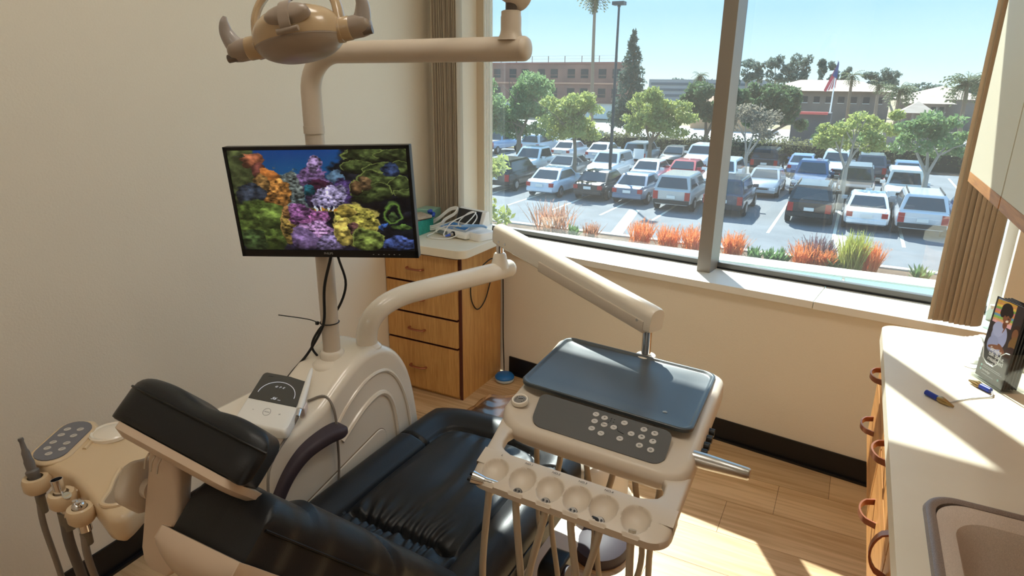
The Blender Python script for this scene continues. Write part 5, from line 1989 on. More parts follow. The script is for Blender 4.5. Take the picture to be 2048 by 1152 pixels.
def bar_top(a, b):
    u = 0.0 + a * HW
    v = BW0 + b * (BW1 - BW0)
    # rounded outer corners
    cr = 0.045
    ucl = min(max(u, cr), HW - cr)
    if abs(u - ucl) > 0 and v > BW1 - cr:
        du = abs(u - ucl) / cr
        vmax = BW1 - cr + cr * math.sqrt(max(0, 1 - du * du))
        v = BW0 + b * (vmax - BW0)
    z = 0.852 - 0.020 * b ** 2
    for s in seats:
        d = math.hypot(u - s, (v - (BW1 - 0.040)) * 0.95)
        if d < 0.031:
            q = d / 0.031
            z -= 0.019 * math.sqrt(max(0, 1 - q * q)) ** 1.1
    if b > 0.97 and min(abs(u - s) for s in seats) < 0.017:
        z -= 0.004
    return Hp(u, v, z)


def bar_bot(a, b):
    p = bar_top(a, b)
    return Vector((p.x, p.y, 0.8215 - 0.004 * b))


obj('rack_bar', slab(bar_top, bar_bot, 190, 46), M_CREAM_D, head, ang=60)
for i, s in enumerate(seats[:5]):
    Mt = frame(Hp(s - 0.002, BW0 + 0.014, 0.8545), HU.normalized(), (-HV).normalized())
    text('seat_mark', ['L', 'NO.1', 'NO.2', 'NO.3', 'NO.4'][i], 0.008, Mt, M_INK, head, ext=0.0001)
# chrome spouts and hoses in the seats
hosepts = []
M_DCHR = mat('dull_chrome', (120, 116, 112), 0.35, metal=0.9)
for i, s in enumerate(seats):
    c = Hp(s, BW1 - 0.018, 0.826)
    dd = (Hp(s, BW1 + 0.02, 0.80) - Hp(s, BW1 - 0.03, 0.838)).normalized()
    if i == 0:
        # three way syringe standing out of its seat
        bm = nb()
        tube(bm, [c + Vector((0.018, 0.004, -0.004)), c + Vector((-0.012, -0.006, 0.004))], 0.0095, 14)
        tube(bm, [c + Vector((-0.012, -0.006, 0.004)), c + Vector((-0.036, -0.012, 0.010))], [0.0105, 0.014], 14)
        hp = obj('three_way_syringe', bm, M_CHROME, head)
        for q in (-1, 1):
            bm = nb()
            cyl(bm, c + Vector((-0.036, -0.014 + 0.0055 * q, 0.012 + 0.003 * q)), (-1, -.3, .25), 0.004, 0.006, 10)
            obj('syringe_button', bm, M_BLACK, hp)
    elif i == 5:
        pass
    else:
        bm = nb()
        lathe(bm, [(0.0095, -0.012), (0.0105, 0.0), (0.0105, 0.008), (0.009, 0.0105)], c + Vector((0, 0, -0.004)), (0, -0.5, 0.85), 16)
        hp = obj('hose_connector', bm, M_DCHR, head)
        for q in range(3 if i < 4 else 2):
            a = q / 3 * 2 * PI + 0.5
            bm = nb()
            cyl(bm, c + Vector((0.0045 * math.cos(a), 0.004 * math.sin(a) - 0.004, 0.004 + 0.002 * math.sin(a))), (0, -0.5, 0.85), 0.0024, 0.0025, 8)
            obj('connector_hole', bm, M_BLACK, hp)
        if i == 4:
            bm = nb()
            tube(bm, [c + Vector((0.0, 0.0, -0.002)), c + Vector((-0.014, -0.006, 0.006))], [0.008, 0.006], 12)
            obj('small_handpiece', bm, M_BLACK, head)
    hosepts.append(c)
# silver side handle
a = Hp(HW - 0.01, 0.40, 0.866)
b = a + Vector((0.114, -0.006, 0.0))
bm = nb()
tube(bm, [a, a.lerp(b, 0.25), a.lerp(b, 0.97), b], [0.0165, 0.0165, 0.0125, 0.0105], 22)
obj('side_handle', bm, M_STEEL, head)
# black valve knobs on the right flank
for k in range(4):
    bm = nb()
    cyl(bm, Hp(HW - 0.004, 0.245 + k * 0.034, 0.856), (1, 0, 0), 0.009, 0.016, 12)
    obj('valve_knob', bm, M_BLACK, head)
bm = nb()
lathe(bm, [(0.030, -0.03), (0.030, 0.0), (0.026, 0.008), (0.018, 0.010)], (-0.423, 1.593, 0.893))
obj('pivot_ring', bm, M_CREAM, head)

# hoses: one thing each, hanging in loops below the tray
rr = random.Random(9)
hose_labels = ['hose of the three way syringe, leftmost of the loops under the tray', 'second hose from the left under the instrument rack', 'third hose from the left under the instrument rack', 'fourth hose from the left under the instrument rack', 'fifth hose from the left under the instrument rack', 'rightmost hose under the instrument rack, hanging from the empty seat']
for i, c in enumerate(hosepts):
    st = Hp([0.07, 0.14, 0.21, 0.28, 0.335, 0.395][i], 0.36, 0.825)
    zl = [0.34, 0.22, 0.27, 0.20, 0.30, 0.16][i]
    midv = (st + c) / 2
    k = [-0.01, 0.02, -0.03, 0.03, -0.03, 0.01][i]
    pts = [c + Vector((0, 0, 0.000)) if i != 5 else c + Vector((0, 0.0, 0.008)), c + Vector((0.002, -0.012, -0.03)), c + Vector((k, -0.016, -0.22)), Vector((midv.x + k, c.y + 0.05, zl + 0.05)), Vector((midv.x + k * 1.5, midv.y, zl)), Vector((midv.x, st.y - 0.02, zl + 0.12)), Vector((st.x - k, st.y, 0.55)), Vector((st.x, st.y, 0.74)), st]
    t = thing('instrument_hose', hose_labels[i], 'hose', (c.x, c.y, zl), 0, 'beige hoses under the instrument rack')
    bm = nb()
    tube(bm, pts, 0.0072, 10, sub=6)
    obj('tube', bm, M_HOSE, t)
    bm = nb()
    cyl(bm, pts[0] + Vector((0.0, -0.004, -0.024)), (0, 0, 1), 0.0088, 0.018, 12)
    obj('connector', bm, M_STEEL if i != 5 else M_CREAM, t)

# ================================================================== DENTAL CHAIR
chair = thing('dental_chair', 'black leather dental chair with headrest, plum armrests and beige shell', 'dental chair', (-0.905, 1.2, 0))
XC0, XC1 = -1.205, -0.598
M_SHELL = mat('pinkish_beige_shell', (206, 184, 162), 0.35, coat=0.15)


def g1(x, s):
    return math.exp(-(x / s) ** 2)


def seat_end(x):
    q = min(1.0, abs((x + 0.93) / 0.335))
    return 1.585 + 0.165 * math.sqrt(max(0.0, 1 - q ** 2.4))


Y0S = 0.90


def seat_top(a, b):
    x = XC0 + a * (XC1 - XC0)
    ye = seat_end(x)
    y = Y0S + b * (ye - Y0S)
    dl, dr, df = x - XC0, XC1 - x, (ye - y)
    d = min(dl, dr * 0.96, df * 1.05)
    d3 = -math.log(math.exp(-dl * 40) + math.exp(-dr * 40) + math.exp(-max(df, 0) * 36)) / 40 + 0.003
    z = 0.492 + 0.006 * math.sin((y - 1.0) * 3.0)
    # U-shaped bolster, seam, then the softer centre panel
    W = 0.125
    z += 0.020 * g1(d3 - 0.062, 0.05)
    z -= 0.014 * g1(d3 - W, 0.006)
    z -= 0.006 * g1(d3 - W - 0.005, 0.03)
    if d3 > W:
        t_ = min(1, (d3 - W) / 0.04)
        wob = mnoise.noise(Vector((x * 6, y * 3, 1)))
        lng = math.sin(x * 62 + 5.0 * wob + (y - 1.1) * 4) * 0.5 + math.sin(x * 31 + 3 * wob - y * 3) * 0.6
        z += t_ * 0.0062 * lng * (0.35 + 0.65 * g1(y - 1.11, 0.30))
        fine = math.sin(x * 190 + 9 * mnoise.noise(Vector((x * 11, y * 5, 4))))
        z += t_ * 0.0042 * fine * g1(y - 1.125, 0.055)
        z += t_ * 0.0030 * fine * g1(y - 1.07, 0.055)
        z += t_ * 0.0030 * math.sin(x * 120 + 4 * wob) * g1(df - W - 0.02, 0.05)
        z += t_ * 0.012 * g1(y - 1.26, 0.12)
        z -= 0.020 * g1(y - 1.100, 0.008) * t_
        z -= 0.008 * g1(y - 1.100, 0.028) * t_
    # side pleats running over the bolster at the front seam
    z -= 0.010 * g1(y - (1.50 + (x + 0.9) * 0.10), 0.004) * (1 if d3 < W else 0.0)
    r = 0.042
    if d < r:
        q = 1 - max(d, 0) / r
        z -= r * (1 - math.sqrt(max(0, 1 - q * q)))
    return Vector((x, y, z))


def seat_bot(a, b):
    p = seat_top(a, b)
    return Vector((p.x, p.y, 0.395))


obj('seat', slab(seat_top, seat_bot, 150, 170), M_LEATHER, chair, ang=75)
bm = nb()
rr_ = [(XC1 + 0.0015, y, 0.446) for y in (0.95, 1.1, 1.25, 1.4, 1.5, 1.57)]
tube(bm, rr_, 0.0022, 6)
obj('piping', bm, M_BLACK, chair)
# seat pan below the cushion
bm = nb()
prism(bm, rrect(-1.17, -0.635, 0.88, 1.56, 0.06), 0.05, Matrix.Translation((0, 0, 0.345)))
prism(bm, rrect(-1.10, -0.70, 0.92, 1.50, 0.06), 0.07, Matrix.Translation((0, 0, 0.275)))
obj('seat_pan', bm, M_SHELL, chair, bevel=0.01)
# lower mechanism and base
bm = nb()
prism(bm, rrect(-1.03, -0.77, 1.05, 1.40, 0.05), 0.24, Matrix.Translation((0, 0, 0.04)))
obj('lift_housing', bm, M_CREAM, chair, bevel=0.012)
bm = nb()
prism(bm, rrect(-1.10, -0.66, 0.95, 1.95, 0.12), 0.04)
obj('base_plate', bm, M_CREAM_D, chair, bevel=0.01)
bm = nb()
rings(bm, [[(x, y, z) for x, y in rrect(-0.86 - w, -0.60 + w * 0.6, 1.98 - w, 2.26 + w, 0.12, 6)] for w, z in ((0.02, 0.0), (0.02, 0.015), (0.0, 0.03), (-0.004, 0.16), (-0.02, 0.20), (-0.05, 0.222), (-0.10, 0.228))])
obj('connection_box', bm, M_CREAM, chair, ang=50)


# foot end under a brown tinted clear cover
def foot_top(a, b):
    x = -1.16 + a * 0.46
    y = 1.60 + b * (0.50 - 0.10 * (2 * a - 1) ** 2)
    d = min(x + 1.16, -0.70 - x, (1 - b) * 0.45)
    z = 0.452 - 0.045 * b + 0.004 * math.sin(x * 50 + y * 20)
    if d < 0.03:
        q = 1 - max(0, d) / 0.03
        z -= 0.03 * (1 - math.sqrt(max(0, 1 - q * q)))
    return Vector((x, y, z))


obj('foot_cushion', slab(foot_top, lambda a, b: Vector((foot_top(a, b).x, foot_top(a, b).y, 0.36)), 40, 40), mat('brown_leather_foot', (70, 50, 44), 0.35), chair, ang=75)
M_COVER = glass_mat('brownish_clear_cover', (0.80, 0.68, 0.62, 1), 0.10, 0.12)


def cov_top(a, b):
    p = foot_top(a, b)
    return Vector((-0.93 + (p.x + 0.93) * 1.04, p.y + (0.01 if b > 0.02 else 0), p.z + 0.006 + 0.005 * mnoise.noise(Vector((p.x * 22, p.y * 22, 0)))))


V, F = [], []
n1 = 36
for j in range(n1 + 1):
    for i in range(n1 + 1):
        V.append(cov_top(i / n1, j / n1))
for j in range(n1):
    for i in range(n1):
        q = j * (n1 + 1) + i
        F.append((q, q + 1, q + n1 + 2, q + n1 + 1))
obj('clear_foot_cover', (V, F), M_COVER, chair, ang=80)

# backrest
BO = Vector((-0.915, 0.985, 0.505))
BT = Vector((0, -0.664, 0.748)).normalized()
BN = Vector((0, 0.748, 0.664)).normalized()


def bhw(s):
    pts = ((-0.05, .285), (0.0, .285), (0.15, .275), (0.28, .245), (0.36, .212), (0.46, .155), (0.54, .115), (0.60, .085), (0.7, .05))
    for (a, wa), (b, wb) in zip(pts, pts[1:]):
        if s <= b:
            q = (s - a) / (b - a)
            q = q * q * (3 - 2 * q) * 0.5 + q * 0.5
            return wa + (wb - wa) * q
    return pts[-1][1]


SL = 0.60


def bcx(s):
    return 0.10 * max(0.0, s / SL) ** 1.5



def back_top(a, b):
    s = -0.03 + b * (SL + 0.03)
    hw_ = bhw(s)
    x = (2 * a - 1) * hw_
    dl = hw_ - abs(x)
    d = min(dl, (SL - s))
    h = 0.030 * g1(dl - 0.06, 0.05) * (1 if s < 0.5 else 0.6) + 0.004
    h -= 0.009 * g1(dl - 0.115, 0.006) * (1 if s < 0.46 else 0)
    h -= 0.010 * g1(s - 0.44 + 0.6 * abs(x), 0.006) * (1 if dl < 0.115 else 0)
    if dl > 0.115 and s < 0.5:
        h += 0.003 * math.sin(x * 60 + 4 * mnoise.noise(Vector((x * 5, s * 5, 0))))
    r = 0.034
    if d < r:
        q = 1 - max(d, 0) / r
        h -= r * (1 - math.sqrt(max(0, 1 - q * q)))
    p = BO + BT * s + BN * h
    return Vector((p.x + x + bcx(s), p.y, p.z))


def back_bot(a, b):
    s = -0.03 + b * (SL + 0.03)
    hw_ = bhw(s) * 0.985
    p = BO + BT * s - BN * 0.095
    return Vector((p.x + (2 * a - 1) * hw_ + bcx(s), p.y, p.z))


obj('backrest', slab(back_top, back_bot, 110, 90), M_LEATHER, chair, ang=70)
bm = nb()
tube(bm, [BO + BT * s + Vector((bhw(s) + 0.001 + bcx(s), 0, 0)) - BN * 0.032 for s in [i / 20 * SL * 0.99 for i in range(21)]], 0.0026, 6)
obj('piping', bm, M_BLACK, chair)


def sh_top(a, b):
    s = -0.06 + b * (SL + 0.085)
    hw_ = bhw(s) * 1.03 + 0.010
    e_ = abs(2 * a - 1)
    lip = 0.014 if e_ > 0.93 or b > 0.97 else 0.0
    p = BO + BT * s - BN * (0.098 - lip)
    return Vector((p.x + (2 * a - 1) * hw_ + bcx(s), p.y, p.z))


def sh_bot(a, b):
    s = -0.06 + b * (SL + 0.085)
    hw_ = bhw(s) * 1.03 + 0.010
    e_ = abs(2 * a - 1)
    dep = 0.105 + 0.045 * math.sqrt(max(0, 1 - e_ ** 2.6)) * math.sqrt(max(0, 1 - max(0, (b - 0.85) / 0.15) ** 2))
    p = BO + BT * s - BN * dep
    return Vector((p.x + (2 * a - 1) * hw_ + bcx(s), p.y, p.z))


obj('back_shell', slab(sh_top, sh_bot, 60, 60), M_SHELL, chair, ang=60)
bm = nb()
rings(bm, [[BO + BT * s + Vector((x, 0, 0)) - BN * z for x, z in rrect(-0.07, 0.07, 0.13, 0.18, 0.015, 4)] for s in (-0.02, 0.30)])
obj('back_strut', bm, M_PURPLE, chair)

# headrest: pad, plate, slide bar, knob
HL = Vector((-1.065, 0.575, 1.100))
HR = Vector((-0.733, 0.586, 1.050))
ha = (HR - HL).normalized()
hc_ = (HL + HR) / 2
hn0 = Vector((0, 0.72, 0.694))
hn_ = (hn0 - ha * hn0.dot(ha)).normalized()
ht_ = hn_.cross(ha).normalized()
if ht_.z < 0:
    ht_ = -ht_
hc_ = hc_ - ht_ * 0.060


def pad_top(a, b):
    X = (a - 0.5) * 0.315
    T = (b - 0.5) * 0.120
    ex_ = 0.1575 - abs(X)
    et = 0.060 - abs(T)
    # superellipse plan
    cr = 0.055
    if ex_ < cr:
        q = (cr - ex_) / cr
        T *= 1 - 0.30 * q ** 3
    h = 0.030 - 0.016 * (X / 0.157) ** 2 * 0 + 0.012 * math.cos(X / 0.157 * PI / 2)
    h -= 0.014 * g1(X, 0.06)
    X *= 0.74 + 0.26 * b
    d = min(ex_, et)
    r = 0.030
    if d < r:
        q = 1 - max(0, d) / r
        h -= r * (1 - math.sqrt(max(0, 1 - q * q)))
    return hc_ + ha * X + ht_ * T + hn_ * h


def pad_bot(a, b):
    X = (a - 0.5) * 0.315
    T = (b - 0.5) * 0.120
    ex_ = 0.1575 - abs(X)
    cr = 0.055
    if ex_ < cr:
        q = (cr - ex_) / cr
        T *= 1 - 0.30 * q ** 3
    d = min(ex_, 0.060 - abs(T))
    X *= 0.74 + 0.26 * b
    h = -0.055
    if d < 0.016:
        q = 1 - max(0, d) / 0.016
        h += 0.016 * (1 - math.sqrt(max(0, 1 - q * q)))
    return hc_ + ha * X + ht_ * T + hn_ * h


obj('headrest_pad', slab(pad_top, pad_bot, 70, 44), M_LEATHER, chair, ang=75)
bm = nb()
tube(bm, [hc_ + ha * X + ht_ * (0.0612 * (1 - 0.30 * max(0, (0.055 - (0.1575 - abs(X))) / 0.055) ** 3)) + hn_ * 0.004 for X in [(-0.5 + k / 24) * 0.312 for k in range(25)]], 0.0024, 6)
obj('headrest_piping', bm, M_BLACK, chair)
bm = nb()
rings(bm, [[hc_ + ha * X + ht_ * T + hn_ * z for X, T in rrect(-0.14 + i, 0.14 - i, -0.05 + i, 0.056 - i, 0.03, 5)] for i, z in ((0.0, -0.054), (0.0, -0.066), (0.012, -0.074))])
obj('headrest_plate', bm, M_SHELL, chair, ang=50)
b0 = Vector((-0.965, 0.592, 1.020))
bm = nb()
q0 = b0 + ht_ * 0.035
b1 = Vector((-0.952, 0.542, 0.862))
BARL = 0.235
dn = (b1 - b0).normalized()
sx_ = Vector((1, 0.1, -0.1)).normalized()
fx_ = sx_.cross(dn).normalized()
rs = []
for s, w, th in ((-0.03, .030, .030), (0.0, .038, .034), (0.04, .034, .024), (0.07, .036, .018), (0.12, .040, .014), (0.205, .040, .013), (0.224, .034, .012), (0.235, .022, .010)):
    p = b0 + dn * s
    rs.append([p + sx_ * u + fx_ * v for u, v in rrect(-w, w, -th, th, min(w, th) * 0.6, 4)])
rings(bm, rs)
bar = obj('headrest_bar', bm, M_SHELL, chair, ang=50)
bm = nb()
for k in range(3):
    c = b0 + dn * (0.03) - fx_ * 0.036 + sx_ * (-0.012 + 0.014 * k)
    tube(bm, [c + dn * 0.0, c + dn * 0.012 - sx_ * 0.006, c + dn * 0.028 - sx_ * 0.007], 0.0016, 6, sub=3)
obj('grip_ribs', bm, M_CREAM_D, bar)
bm = nb()
tube(bm, [b0 + sx_ * 0.040 + dn * 0.0, b0 + sx_ * 0.085 + dn * 0.004], [0.030, 0.026], 18)
obj('tilt_joint', bm, M_SHELL, chair)
kc = b0 + dn * 0.108 - sx_ * 0.036
bm = nb()
rs = []
for h_, rr2 in ((0.0, 0.018), (-0.012, 0.018), (-0.013, 0.038), (-0.020, 0.045), (-0.034, 0.045), (-0.043, 0.038), (-0.046, 0.018)):
    ring = []
    for j in range(40):
        a = 2 * PI * j / 40
        rad = rr2 * (1 + (0.06 * math.cos(5 * a) if rr2 > 0.03 else 0))
        ring.append(kc + sx_ * h_ + dn * (rad * math.cos(a)) + fx_ * (rad * math.sin(a)))
    rs.append(ring)
rings(bm, rs)
obj('headrest_knob', bm, M_CREAM_D, chair, ang=50)
bm = nb()
tube(bm, [b0 + dn * 0.16, Vector((-0.925, 0.575, 0.82)), BO + BT * 0.45 - BN * 0.125], [0.012, 0.012, 0.012], 10, sub=4, flat=2.4)
obj('slide_bar', bm, M_STEEL, chair)

# armrests: left one in use, right one turned down beside the seat
def armrest(pts, w0, name='armrest'):
    pts = smooth_path(pts, 6)
    rs = []
    n = len(pts)
    for i, p in enumerate(pts):
        tt = (pts[min(i + 1, n - 1)] - pts[max(i - 1, 0)]).normalized()
        sd_ = tt.cross(Vector((0, 0, 1))).normalized()
        up_ = sd_.cross(tt).normalized()
        k = 1.0
        e_ = min(i, n - 1 - i)
        k = (0.72, 0.9, 0.98)[e_] if e_ < 3 else 1.0
        rs.append([p + sd_ * a * k + up_ * b * k for a, b in rrect(-w0, w0, -0.018, 0.016, 0.011, 4)])
    return rings(nb(), rs)


obj('armrest', armrest([(-1.180, 1.215, 0.656), (-1.192, 1.15, 0.660), (-1.203, 1.08, 0.648), (-1.212, 1.025, 0.612), (-1.218, 0.985, 0.56), (-1.222, 0.965, 0.50), (-1.225, 0.96, 0.42)], 0.034), M_PURPLE, chair, ang=50)
bm = nb()
tube(bm, [(-1.24, 0.955, 0.42), (-1.12, 0.96, 0.36)], 0.03, 14)
obj('armrest_bracket', bm, M_PURPLE, chair)
bm = nb()
rings(bm, [[(x, 1.36 + a, 0.315 + b) for a, b in rrect(-0.055, 0.055, -0.045, 0.035, 0.03, 5)] for x in (-0.600, -0.592, -0.545, -0.535)])
obj('armrest', bm, M_BLACK, chair, bevel=0.006)
bm = nb()
cyl(bm, (-0.535, 1.35, 0.305), (1, 0, 0), 0.032, 0.008, 20)
obj('armrest_end_cap', bm, M_PURPLE, chair)
obj('side_bar', armrest([(-0.565, 1.33, 0.27), (-0.560, 1.36, 0.18), (-0.56, 1.42, 0.12)], 0.035), M_PURPLE, chair, ang=50)
# foot pedal on the floor
t = thing('foot_pedal', 'dark plum foot pedal on the floor behind the tray', 'pedal', (-0.60, 1.93, 0))
bm = nb()
rings(bm, [[(-0.60 + 0.10 * q * math.cos(a), 1.86 + 0.12 * q * math.sin(a), z) for a in [j / 28 * 2 * PI for j in range(28)]] for q, z in ((0.98, 0.0), (1.0, 0.012), (0.92, 0.035), (0.6, 0.05), (0.2, 0.053))])
obj('base', bm, M_PURPLE, t)
bm = nb()
prism(bm, rrect(-0.64, -0.56, 1.88, 1.96, 0.02), 0.012, Matrix.Translation((0, 0, 0.052)))
obj('tread', bm, mat('blue_grey_tread', (82, 84, 110), 0.5), t, bevel=0.004)

# ================================================================== ASSISTANT UNIT
asst = thing('assistant_unit', 'beige assistant panel with three suction holders beside the left wall', 'dental panel', (-1.40, 0.68, 0.72))
poly = [(-1.515, 0.600), (-1.55, 0.64), (-1.60, 0.70), (-1.605, 0.745), (-1.575, 0.775), (-1.52, 0.765), (-1.50, 0.815), (-1.44, 0.855), (-1.35, 0.84), (-1.27, 0.79), (-1.240, 0.70), (-1.208, 0.638), (-1.198, 0.604), (-1.222, 0.588), (-1.27, 0.597), (-1.33, 0.610), (-1.40, 0.620), (-1.47, 0.615)]
if area2(poly) < 0:
    poly = poly[::-1]
pd = [(p.x, p.y) for p in smooth_path([(a, b, 0) for a, b in poly + poly[:1]], 4)][:-1]


def tilt(x, y, z):
    """the panel surface falls gently towards the room"""
    return Vector((x, y, z + (x + 1.40) * -0.10))


bm = nb()
rings(bm, [[tilt(x, y, z) for x, y in inset_poly(pd, d)] for d, z in ((0.012, 0.712), (0.002, 0.722), (0.0, 0.735), (0.0, 0.762), (0.004, 0.771), (0.012, 0.775))])
obj('panel_body', bm, M_TAN if False else mat('warm_beige_panel', (214, 190, 156), 0.3, coat=0.2), asst, ang=45)
M_ASB = MATS['warm_beige_panel']
# key pad
kc0 = Vector((-1.535, 0.680, 0))
kd = Vector((-0.50, 0.86, 0)).normalized()
kn = Vector((kd.y, -kd.x, 0))


def stadium(c, d, n_, L, w, k=10):
    out = []
    for j in range(k + 1):
        a = -PI / 2 + PI * j / k
        out.append(c + d * (L + w * math.cos(a)) + n_ * w * math.sin(a))
    for j in range(k + 1):
        a = PI / 2 + PI * j / k
        out.append(c + d * (-L + w * math.cos(a)) + n_ * w * math.sin(a))
    return out


def flat(bm, pts, z0, z1):
    a = [bm.verts.new(tilt(p.x, p.y, z0)) for p in pts]
    b = [bm.verts.new(tilt(p.x, p.y, z1)) for p in pts]
    bm.faces.new(a[::-1])
    bm.faces.new(b)
    for i in range(len(pts)):
        bm.faces.new((a[i], a[(i + 1) % len(pts)], b[(i + 1) % len(pts)], b[i]))
    return bm


obj('keypad_rim', flat(nb(), stadium(kc0, kd, kn, 0.045, 0.043), 0.770, 0.780), M_ASB, asst, bevel=0.004)
kp = obj('keypad', flat(nb(), stadium(kc0, kd, kn, 0.045, 0.034), 0.779, 0.7825), mat('grey_blue_keypad', (112, 112, 120), 0.35), asst, smooth=False)
for (i, j) in ((-0.055, 0.0), (-0.035, 0.017), (-0.035, -0.015), (-0.012, 0.014), (-0.012, -0.016), (0.018, 0.012), (0.018, -0.016), (0.045, 0.012), (0.042, -0.016)):
    c = kc0 + kd * i + kn * j
    bm = nb()
    cyl(bm, tilt(c.x, c.y, 0.782), (0, 0, 1), 0.0075, 0.0012, 14)
    obj('key', bm, M_KEY, kp)
    text('key_symbol', '/', 0.010, Matrix.Translation(tilt(c.x, c.y, 0.7838)), M_INK, kp, ext=0.0001)
# round cap
bm = nb()
lathe(bm, [(0.046, 0), (0.046, 0.008), (0.042, 0.011), (0.037, 0.0085), (0.034, 0.010), (0.01, 0.012)], tilt(-1.490, 0.762, 0.772), (0, 0, 1), 36)
obj('cup_plate', bm, M_CREAM, asst, ang=40)
bm = nb()
tube(bm, [tilt(a, b, 0.775) for a, b in ((-1.475, 0.69), (-1.50, 0.735), (-1.505, 0.80), (-1.46, 0.83), (-1.40, 0.83))], 0.005, 8, sub=4)
obj('raised_edge', bm, M_ASB, asst)
# handle opening: rim and dark recess
hp_ = [Vector((-1.345, 0.690, 0)), Vector((-1.325, 0.725, 0)), Vector((-1.290, 0.735, 0)), Vector((-1.262, 0.700, 0)), Vector((-1.24, 0.64, 0)), Vector((-1.245, 0.612, 0)), Vector((-1.27, 0.604, 0)), Vector((-1.295, 0.635, 0)), Vector((-1.32, 0.66, 0))]
hq = smooth_path([tilt(p.x, p.y, 0.776) for p in hp_ + hp_[:1]], 5)
bm = nb()
tube(bm, hq, 0.0055, 8)
obj('grip_rim', bm, M_ASB, asst)
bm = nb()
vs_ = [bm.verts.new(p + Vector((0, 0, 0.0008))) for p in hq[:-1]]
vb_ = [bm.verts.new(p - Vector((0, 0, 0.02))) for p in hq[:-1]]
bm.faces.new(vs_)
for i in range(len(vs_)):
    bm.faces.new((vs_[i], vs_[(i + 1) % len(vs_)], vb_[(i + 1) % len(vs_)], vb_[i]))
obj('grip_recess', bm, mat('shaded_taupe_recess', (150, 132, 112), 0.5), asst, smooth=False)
bm = nb()
prism(bm, [(-1.305, 0.715), (-1.285, 0.728), (-1.268, 0.700), (-1.285, 0.692)], 0.002, Matrix.Translation((0, 0, 0.770)))
obj('grip_gap', bm, M_BLACK, asst, smooth=False)
# three holders with tools and hoses
hold_xy = [(-1.485, 0.588), (-1.393, 0.590), (-1.318, 0.585)]
for i, (hx_, hy_) in enumerate(hold_xy):
    c = tilt(hx_, hy_, 0.742)
    bm = nb()
    N = 20
    rs = []
    for rad, z in ((0.020, -0.020), (0.026, -0.012), (0.027, 0.008), (0.024, 0.016), (0.015, 0.016), (0.013, -0.018)):
        rs.append([c + Vector((rad * math.cos(2 * PI * k / N), rad * math.sin(2 * PI * k / N), z)) for k in range(N)])
    rings(bm, rs, False)
    obj('holder_cup', bm, M_ASB, asst, ang=40)
    bm = nb()
    box(bm, hx_ - 0.012, hx_ + 0.012, hy_ + 0.018, hy_ + 0.06, c.z - 0.014, c.z + 0.010)
    obj('holder_neck', bm, M_ASB, asst, bevel=0.004)
ends = [(-1.50, 0.60, 0.12), (-1.44, 0.62, 0.12), (-1.40, 0.63, 0.12)]
labs = ['grey suction tip with tapered nozzle, outermost in the assistant panel', 'chrome suction tube, middle one in the assistant panel', 'chrome two button syringe, innermost in the assistant panel']
hl = ['thin dark hose hanging from the outermost suction tip', 'thick grey hose hanging from the chrome suction tube', 'light grey hose hanging from the two button syringe']
for i, (hx_, hy_) in enumerate(hold_xy):
    c = tilt(hx_, hy_, 0.742)
    t = thing(['suction_tip', 'suction_tube', 'air_water_syringe'][i], labs[i], ['dental tool', 'dental tool', 'dental tool'][i], c)
    bm = nb()
    if i == 0:
        lathe(bm, [(0.010, -0.03), (0.0115, 0.0), (0.012, 0.022), (0.0135, 0.024), (0.0135, 0.030), (0.0095, 0.034), (0.010, 0.052), (0.0085, 0.058), (0.008, 0.074), (0.0055, 0.082), (0.0045, 0.100), (0.0058, 0.104), (0.0050, 0.108)], c, (-0.22, 0, 1), 20)
        obj('nozzle', bm, mat('grey_nozzle', (110, 106, 104), 0.4), t, ang=40)
    elif i == 1:
        rs = []
        lathe(bm, [(0.0115, -0.04), (0.0115, 0.040), (0.0120, 0.046), (0.0105, 0.046), (0.0095, 0.020)], c, (-0.15, 0, 1), 22)
        obj('chrome_tube', bm, M_CHROME, t, ang=40)
        bm = nb()
        tube(bm, [c + Vector((0.014, 0, 0.0)), c + Vector((0.022, 0.0, 0.016))], [0.008, 0.009], 12)
        obj('slide_valve', bm, M_CHROME, t)
    else:
        lathe(bm, [(0.0125, -0.04), (0.0135, 0.008), (0.013, 0.022), (0.010, 0.026)], c, (-0.1, 0, 1), 22)
        obj('chrome_body', bm, M_CHROME, t, ang=40)
        for q in (-1, 1):
            bm = nb()
            cyl(bm, c + Vector((0.006 * q - 0.003, -0.002, 0.022)), (-0.1, 0, 1), 0.0052, 0.008, 12)
            obj('button', bm, M_CHROME, t)
    h = thing('suction_hose', hl[i], 'hose', (c.x, c.y, 0.3))
    e = Vector(ends[i])
    r = (0.0065, 0.0105, 0.0075)[i]
    bm = nb()
    tube(bm, [c - Vector((0, 0, 0.02)), c + Vector((0.0, -0.006, -0.10)), c.lerp(e, 0.35) + Vector((0.0, 0, -0.02)), c.lerp(e, 0.7) + Vector((-0.01, 0.01, -0.02)), e + Vector((0.0, 0, 0)), e + Vector((0.05, 0.08, -0.085)), Vector((-1.44 + 0.04 * i, 0.80, 0.02)), Vector((-1.44 + 0.04 * i, 0.93, 0.02))], r, 10, sub=6)
    obj('tube', bm, [M_HOSE_D, mat('dark_grey_hose', (104, 98, 94), 0.5), M_HOSE_D][i], h)
    bm = nb()
    cyl(bm, c + Vector((0, 0, -0.075)), (0, 0, 1), r * 1.45, 0.045, 14)
    obj('collar', bm, mat('taupe_collar', (120, 112, 100), 0.5), h)
bm = nb()
tube(bm, [(-1.40, 0.80, 0.735), (-1.40, 0.90, 0.70), (-1.38, 1.0, 0.60)], 0.022, 14, sub=4)
obj('support_arm', bm, M_CREAM_D, asst)

